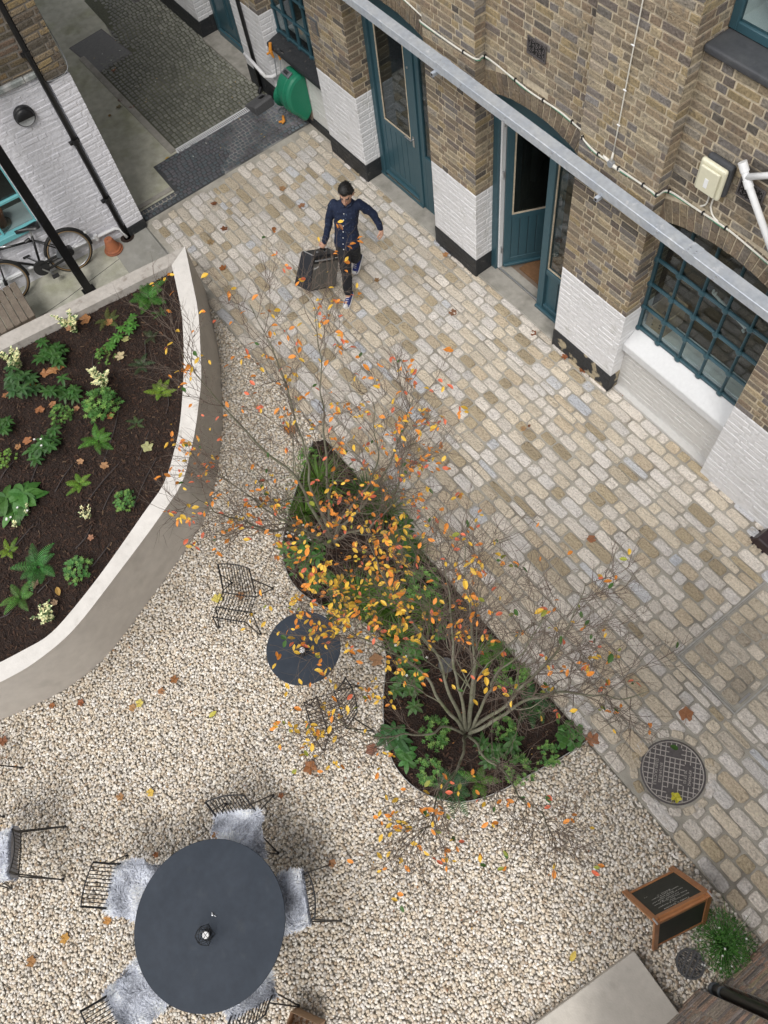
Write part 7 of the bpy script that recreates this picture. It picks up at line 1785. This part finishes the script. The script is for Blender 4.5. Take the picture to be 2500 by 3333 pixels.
fl = [ # px, py, z level, size, kind, colour, label
 (393, 327, 0, .055, 'p', (.14, .035, .02), 'dark red plane leaf on passage concrete, upper of the pair by the kerb'), (430, 349, 0, .05, 'p', (.16, .045, .02), 'dark red leaf on the passage kerb, nearest the setts'),
 (387, 348, 0, .06, 'p', (.22, .17, .08), 'crumpled tan leaf between the two red passage leaves'), (370, 230, 0, .055, 'p', (.20, .08, .035), 'brown leaf at the corner of the grey access cover'), (358, 377, 0, .035, 'p', (.25, .15, .05), 'small ochre leaf on the passage concrete'), (545, 516, 0, .045, 'o', (.50, .33, .08), 'yellow curled leaf at the end of the slot drain'),
 (697, 664, .015, .055, 'p', BN, 'dark brown curled leaf on setts nearest the dark paver strip'), (730, 745, .015, .065, 'p', BN, 'brown star shaped leaf on the setts right of the raised bed tip'), (686, 789, .015, .065, 'p', (.30, .21, .11), 'tan crinkled leaf on the setts by the raised bed tip'),
 (726, 873, .015, .065, 'p', (.30, .11, .03), 'orange brown leaf on the setts next to the raised bed wall'), (919, 615, .015, .06, 'p', (.33, .19, .09), 'tan leaf on the setts left of the man, farthest up'), (982, 670, .015, .07, 'p', (.33, .17, .09), 'tan leaf on the setts beside the man'),
 (1450, 829, .015, .05, 'p', (.40, .20, .08), 'tan leaf at the foot of the pier between the two doors'), (1227, 912, .015, .045, 'p', (.28, .16, .07), 'small brown leaf on the setts right of the man'), (1475, 1018, .015, .065, 'p', (.22, .11, .06), 'dark curled leaf on the setts below the open door step'),
 (1736, 1085, .015, .05, 'p', BN, 'red brown leaf below the open door on the setts'), (1838, 1162, .015, .05, 'p', (.28, .10, .04), 'left one of two brown leaves at the flaking black plinth'), (1897, 1206, .015, .055, 'p', (.25, .09, .035), 'right one of two brown leaves at the flaking black plinth'), (2033, 1285, .015, .05, 'p', (.28, .09, .04), 'red brown leaf at the foot of the cream wall under the window'),
 (1703, 1396, .015, .045, 'p', (.38, .24, .12), 'tan leaf in the middle of the setts, lower left of a twig'), (1723, 1387, .015, .035, 'o', BN, 'thin dark curled leaf beside the tan one on the setts'), (1925, 1755, .015, .06, 'p', (.36, .16, .08), 'rust leaf on the setts above the lower tree twigs'), (2232, 2325, .015, .085, 'p', (.38, .17, .08), 'large brown plane leaf on the setts above the round cover'),
 (2200, 2596, .02, .06, 'p', (.60, .55, .05), 'yellow green leaf lying on the round iron cover'), (1928, 2405, .02, .085, 'p', (.36, .16, .08), 'large brown leaf at the right tip of the tree bed'),
 (1010, 2498, .02, .085, 'p', (.30, .12, .04), 'large curled brown leaf at the foot of the lower lounge chair'), (708, 1948, .02, .075, 'p', (.66, .56, .14), 'large yellow leaf beside the upper lounge chair'), (783, 1940, .02, .06, 'p', (.36, .19, .09), 'brown leaf under the upper lounge chair'),
 (320, 2115, .02, .07, 'p', (.30, .12, .045), 'brown leaf at the foot of the raised bed wall'), (568, 2212, .02, .055, 'p', (.32, .14, .05), 'rust leaf on the gravel right of the raised bed'), (432, 2304, .02, .05, 'p', (.42, .24, .10), 'tan leaf beside a yellow one on the gravel'), (455, 2290, .02, .055, 'p', (.62, .52, .12), 'pale yellow leaf beside the tan one on the gravel'),
 (525, 2250, .02, .045, 'p', (.40, .20, .09), 'small tan leaf on the open gravel left of the small table'), (694, 2325, .02, .055, 'o', (.60, .55, .10), 'yellow green leaf on the gravel left of the lower lounge chair'), (170, 2297, .02, .04, 'p', (.36, .14, .05), 'small rust leaf near the raised bed wall at far left'), (264, 2287, .02, .045, 'p', (.30, .10, .04), 'small dark rust leaf on gravel near the raised bed'), (10, 2412, .02, .065, 'p', (.28, .11, .05), 'brown leaf at the left edge of the gravel'),
 (392, 2594, .02, .05, 'p', (.38, .20, .08), 'tan leaf upper left of the large table'), (490, 2580, .02, .05, 'p', (.66, .45, .08), 'yellow leaf upper left of the large table'), (212, 3055, .02, .06, 'p', (.52, .28, .06), 'orange leaf on the gravel left of the large table'), (102, 3130, .02, .06, 'p', (.36, .18, .06), 'brown leaf in the bottom left gravel'), (350, 2995, .02, .05, 'p', (.50, .24, .06), 'orange leaf under the left sheepskin'), (705, 2720, .47, .05, 'p', (.42, .22, .09), 'brown leaf lying on the top sheepskin at the table rim'), (1083, 2810, .06, .045, 'p', (.38, .19, .09), 'curled tan leaf on the leg of the right chair'),
 (1865, 3111, .02, .055, 'o', (.62, .47, .10), 'yellow leaf on the gravel left of the pale stone slab'), (915, 2590, .02, .035, 'p', (.30, .12, .05), 'small rust leaf on the gravel above the large table'), (508, 2782, .02, .035, 'p', (.32, .12, .04), 'small rust leaf between top and left chairs'),
 (278, 1040, SZ+.02, .09, 'p', (.42, .20, .08), 'large tan leaf on the mulch beside the variegated shrub'), (355, 1050, SZ+.02, .07, 'p', (.42, .21, .09), 'tan leaf under the thin olive fern'), (225, 1070, SZ+.2, .05, 'p', (.38, .2, .1), 'brown leaf caught in the variegated shrub'), (148, 1215, SZ+.02, .07, 'p', (.42, .19, .08), 'left of three tan leaves under the large hellebore'), (175, 1205, SZ+.02, .08, 'p', (.45, .22, .09), 'middle of three tan leaves under the large hellebore'), (195, 1195, SZ+.02, .07, 'p', (.42, .20, .08), 'right of three tan leaves under the large hellebore'), (105, 1265, SZ+.02, .08, 'p', (.50, .26, .06), 'orange and brown leaf between two hellebores at left'),
 (20, 1288, SZ+.02, .06, 'p', (.38, .17, .08), 'brown leaf under the flecked hellebore at the left edge'), (130, 1335, SZ+.02, .07, 'p', (.42, .18, .08), 'tan leaf left of the fluffy spurge'), (172, 1317, SZ+.02, .06, 'p', (.42, .20, .09), 'tan leaf above the fluffy spurge'), (90, 1435, SZ+.02, .07, 'p', (.42, .18, .08), 'tan leaf left of the flowering hellebore'), (392, 1160, SZ+.02, .08, 'p', (.58, .48, .28), 'pale buff leaf on the mulch left of the orange twig'), (409, 1105, SZ+.02, .06, 'p', (.50, .50, .20), 'pale green yellow leaf above the buff one'), (481, 1455, SZ+.02, .08, 'p', (.42, .42, .20), 'large pale green leaf on bare mulch'),
 (361, 1355, SZ+.02, .06, 'p', (.44, .20, .08), 'tan leaf above the stiff central fern'), (262, 1503, SZ+.02, .05, 'p', (.48, .27, .14), 'tan leaf above the lacy fern'), (341, 1516, SZ+.02, .06, 'p', (.46, .25, .12), 'tan leaf right of the lacy fern'), (297, 1750, SZ+.02, .045, 'p', (.40, .20, .12), 'small pinkish leaf in the middle of the lower mulch'), (190, 1925, SZ+.02, .065, 'o', (.50, .30, .08), 'upright curled yellow leaf below the lowest spurge'), (115, 1902, SZ+.02, .06, 'p', (.22, .14, .09), 'dull brown leaf right of the narrow fern'), (178, 1962, SZ+.02, .045, 'p', (.45, .30, .18), 'pale curled leaf above the cream shrub'), (250, 1330, SZ+.02, .045, 'p', (.4, .2, .1), 'small tan leaf between two mounds'), (60, 1455, SZ+.02, .05, 'p', (.4, .2, .08), 'small orange leaf near the bright young plant'),
 (1225, 2148, .02, .09, 'p', (.46, .26, .14), 'large pale tan leaf on the gravel inside the bed curve'), (1210, 2440, .02, .075, 'p', (.24, .11, .07), 'dark brown leaf at the edging below the foxgloves'), (945, 1400, .03, .09, 'p', (.40, .19, .09), 'large tan leaf at the top point of the tree bed'), (1130, 1930, .05, .08, 'p', (.33, .17, .09), 'curled brown leaf among the grass of the tree bed'),
]
for i, (px, py, z, sz, k, c, lab) in enumerate(fl):
    g = random.Random(i+500); m = (plane_leaf if k == 'p' else oval_leaf)(g, sz*.82, c); x, y, zz = G(px, py, z)
    o = m.build('fallen_leaf', 'leaf', loc=(x, y, z)); o.rotation_euler = (g.uniform(-.15, .15), g.uniform(-.15, .15), g.uniform(0, 6.28)); tag(o, lab, 'fallen leaf', 'fallen autumn leaves')
# small litter in the passage and on the gravel (too fine to count)
g = np.random.default_rng(77); m = MB(); r_ = random.Random(6)
for i in range(230):
    x, y = (r_.uniform(-6.6, 1), r_.uniform(-3.6, 1.4))
    if inpoly(np.array([x]), np.array([y]), outer_full)[0]: continue
    a = r_.uniform(0, 6.28); leafblade(m, (x, y, .016), (math.cos(a), math.sin(a), .1), (0, 0, 1), r_.uniform(.012, .035), .006, r_.choice([(.40, .18, .06), (.50, .30, .08), (.3, .12, .05)]), .1, 2)
for i in range(60): 
    x, y = r_.uniform(-13.5, -9.4), r_.uniform(2.8, 4.2); a = r_.uniform(0, 6.28); leafblade(m, (x, y, .014), (math.cos(a), math.sin(a), .1), (0, 0, 1), r_.uniform(.012, .04), .007, r_.choice([(.6, .6, .55), (.5, .35, .15), (.55, .55, .5)]), .1, 2)
tag(m.build('leaf_litter', 'leaf'), 'scattered tiny scraps of leaf litter on gravel and passage setts', 'litter', kind='stuff')
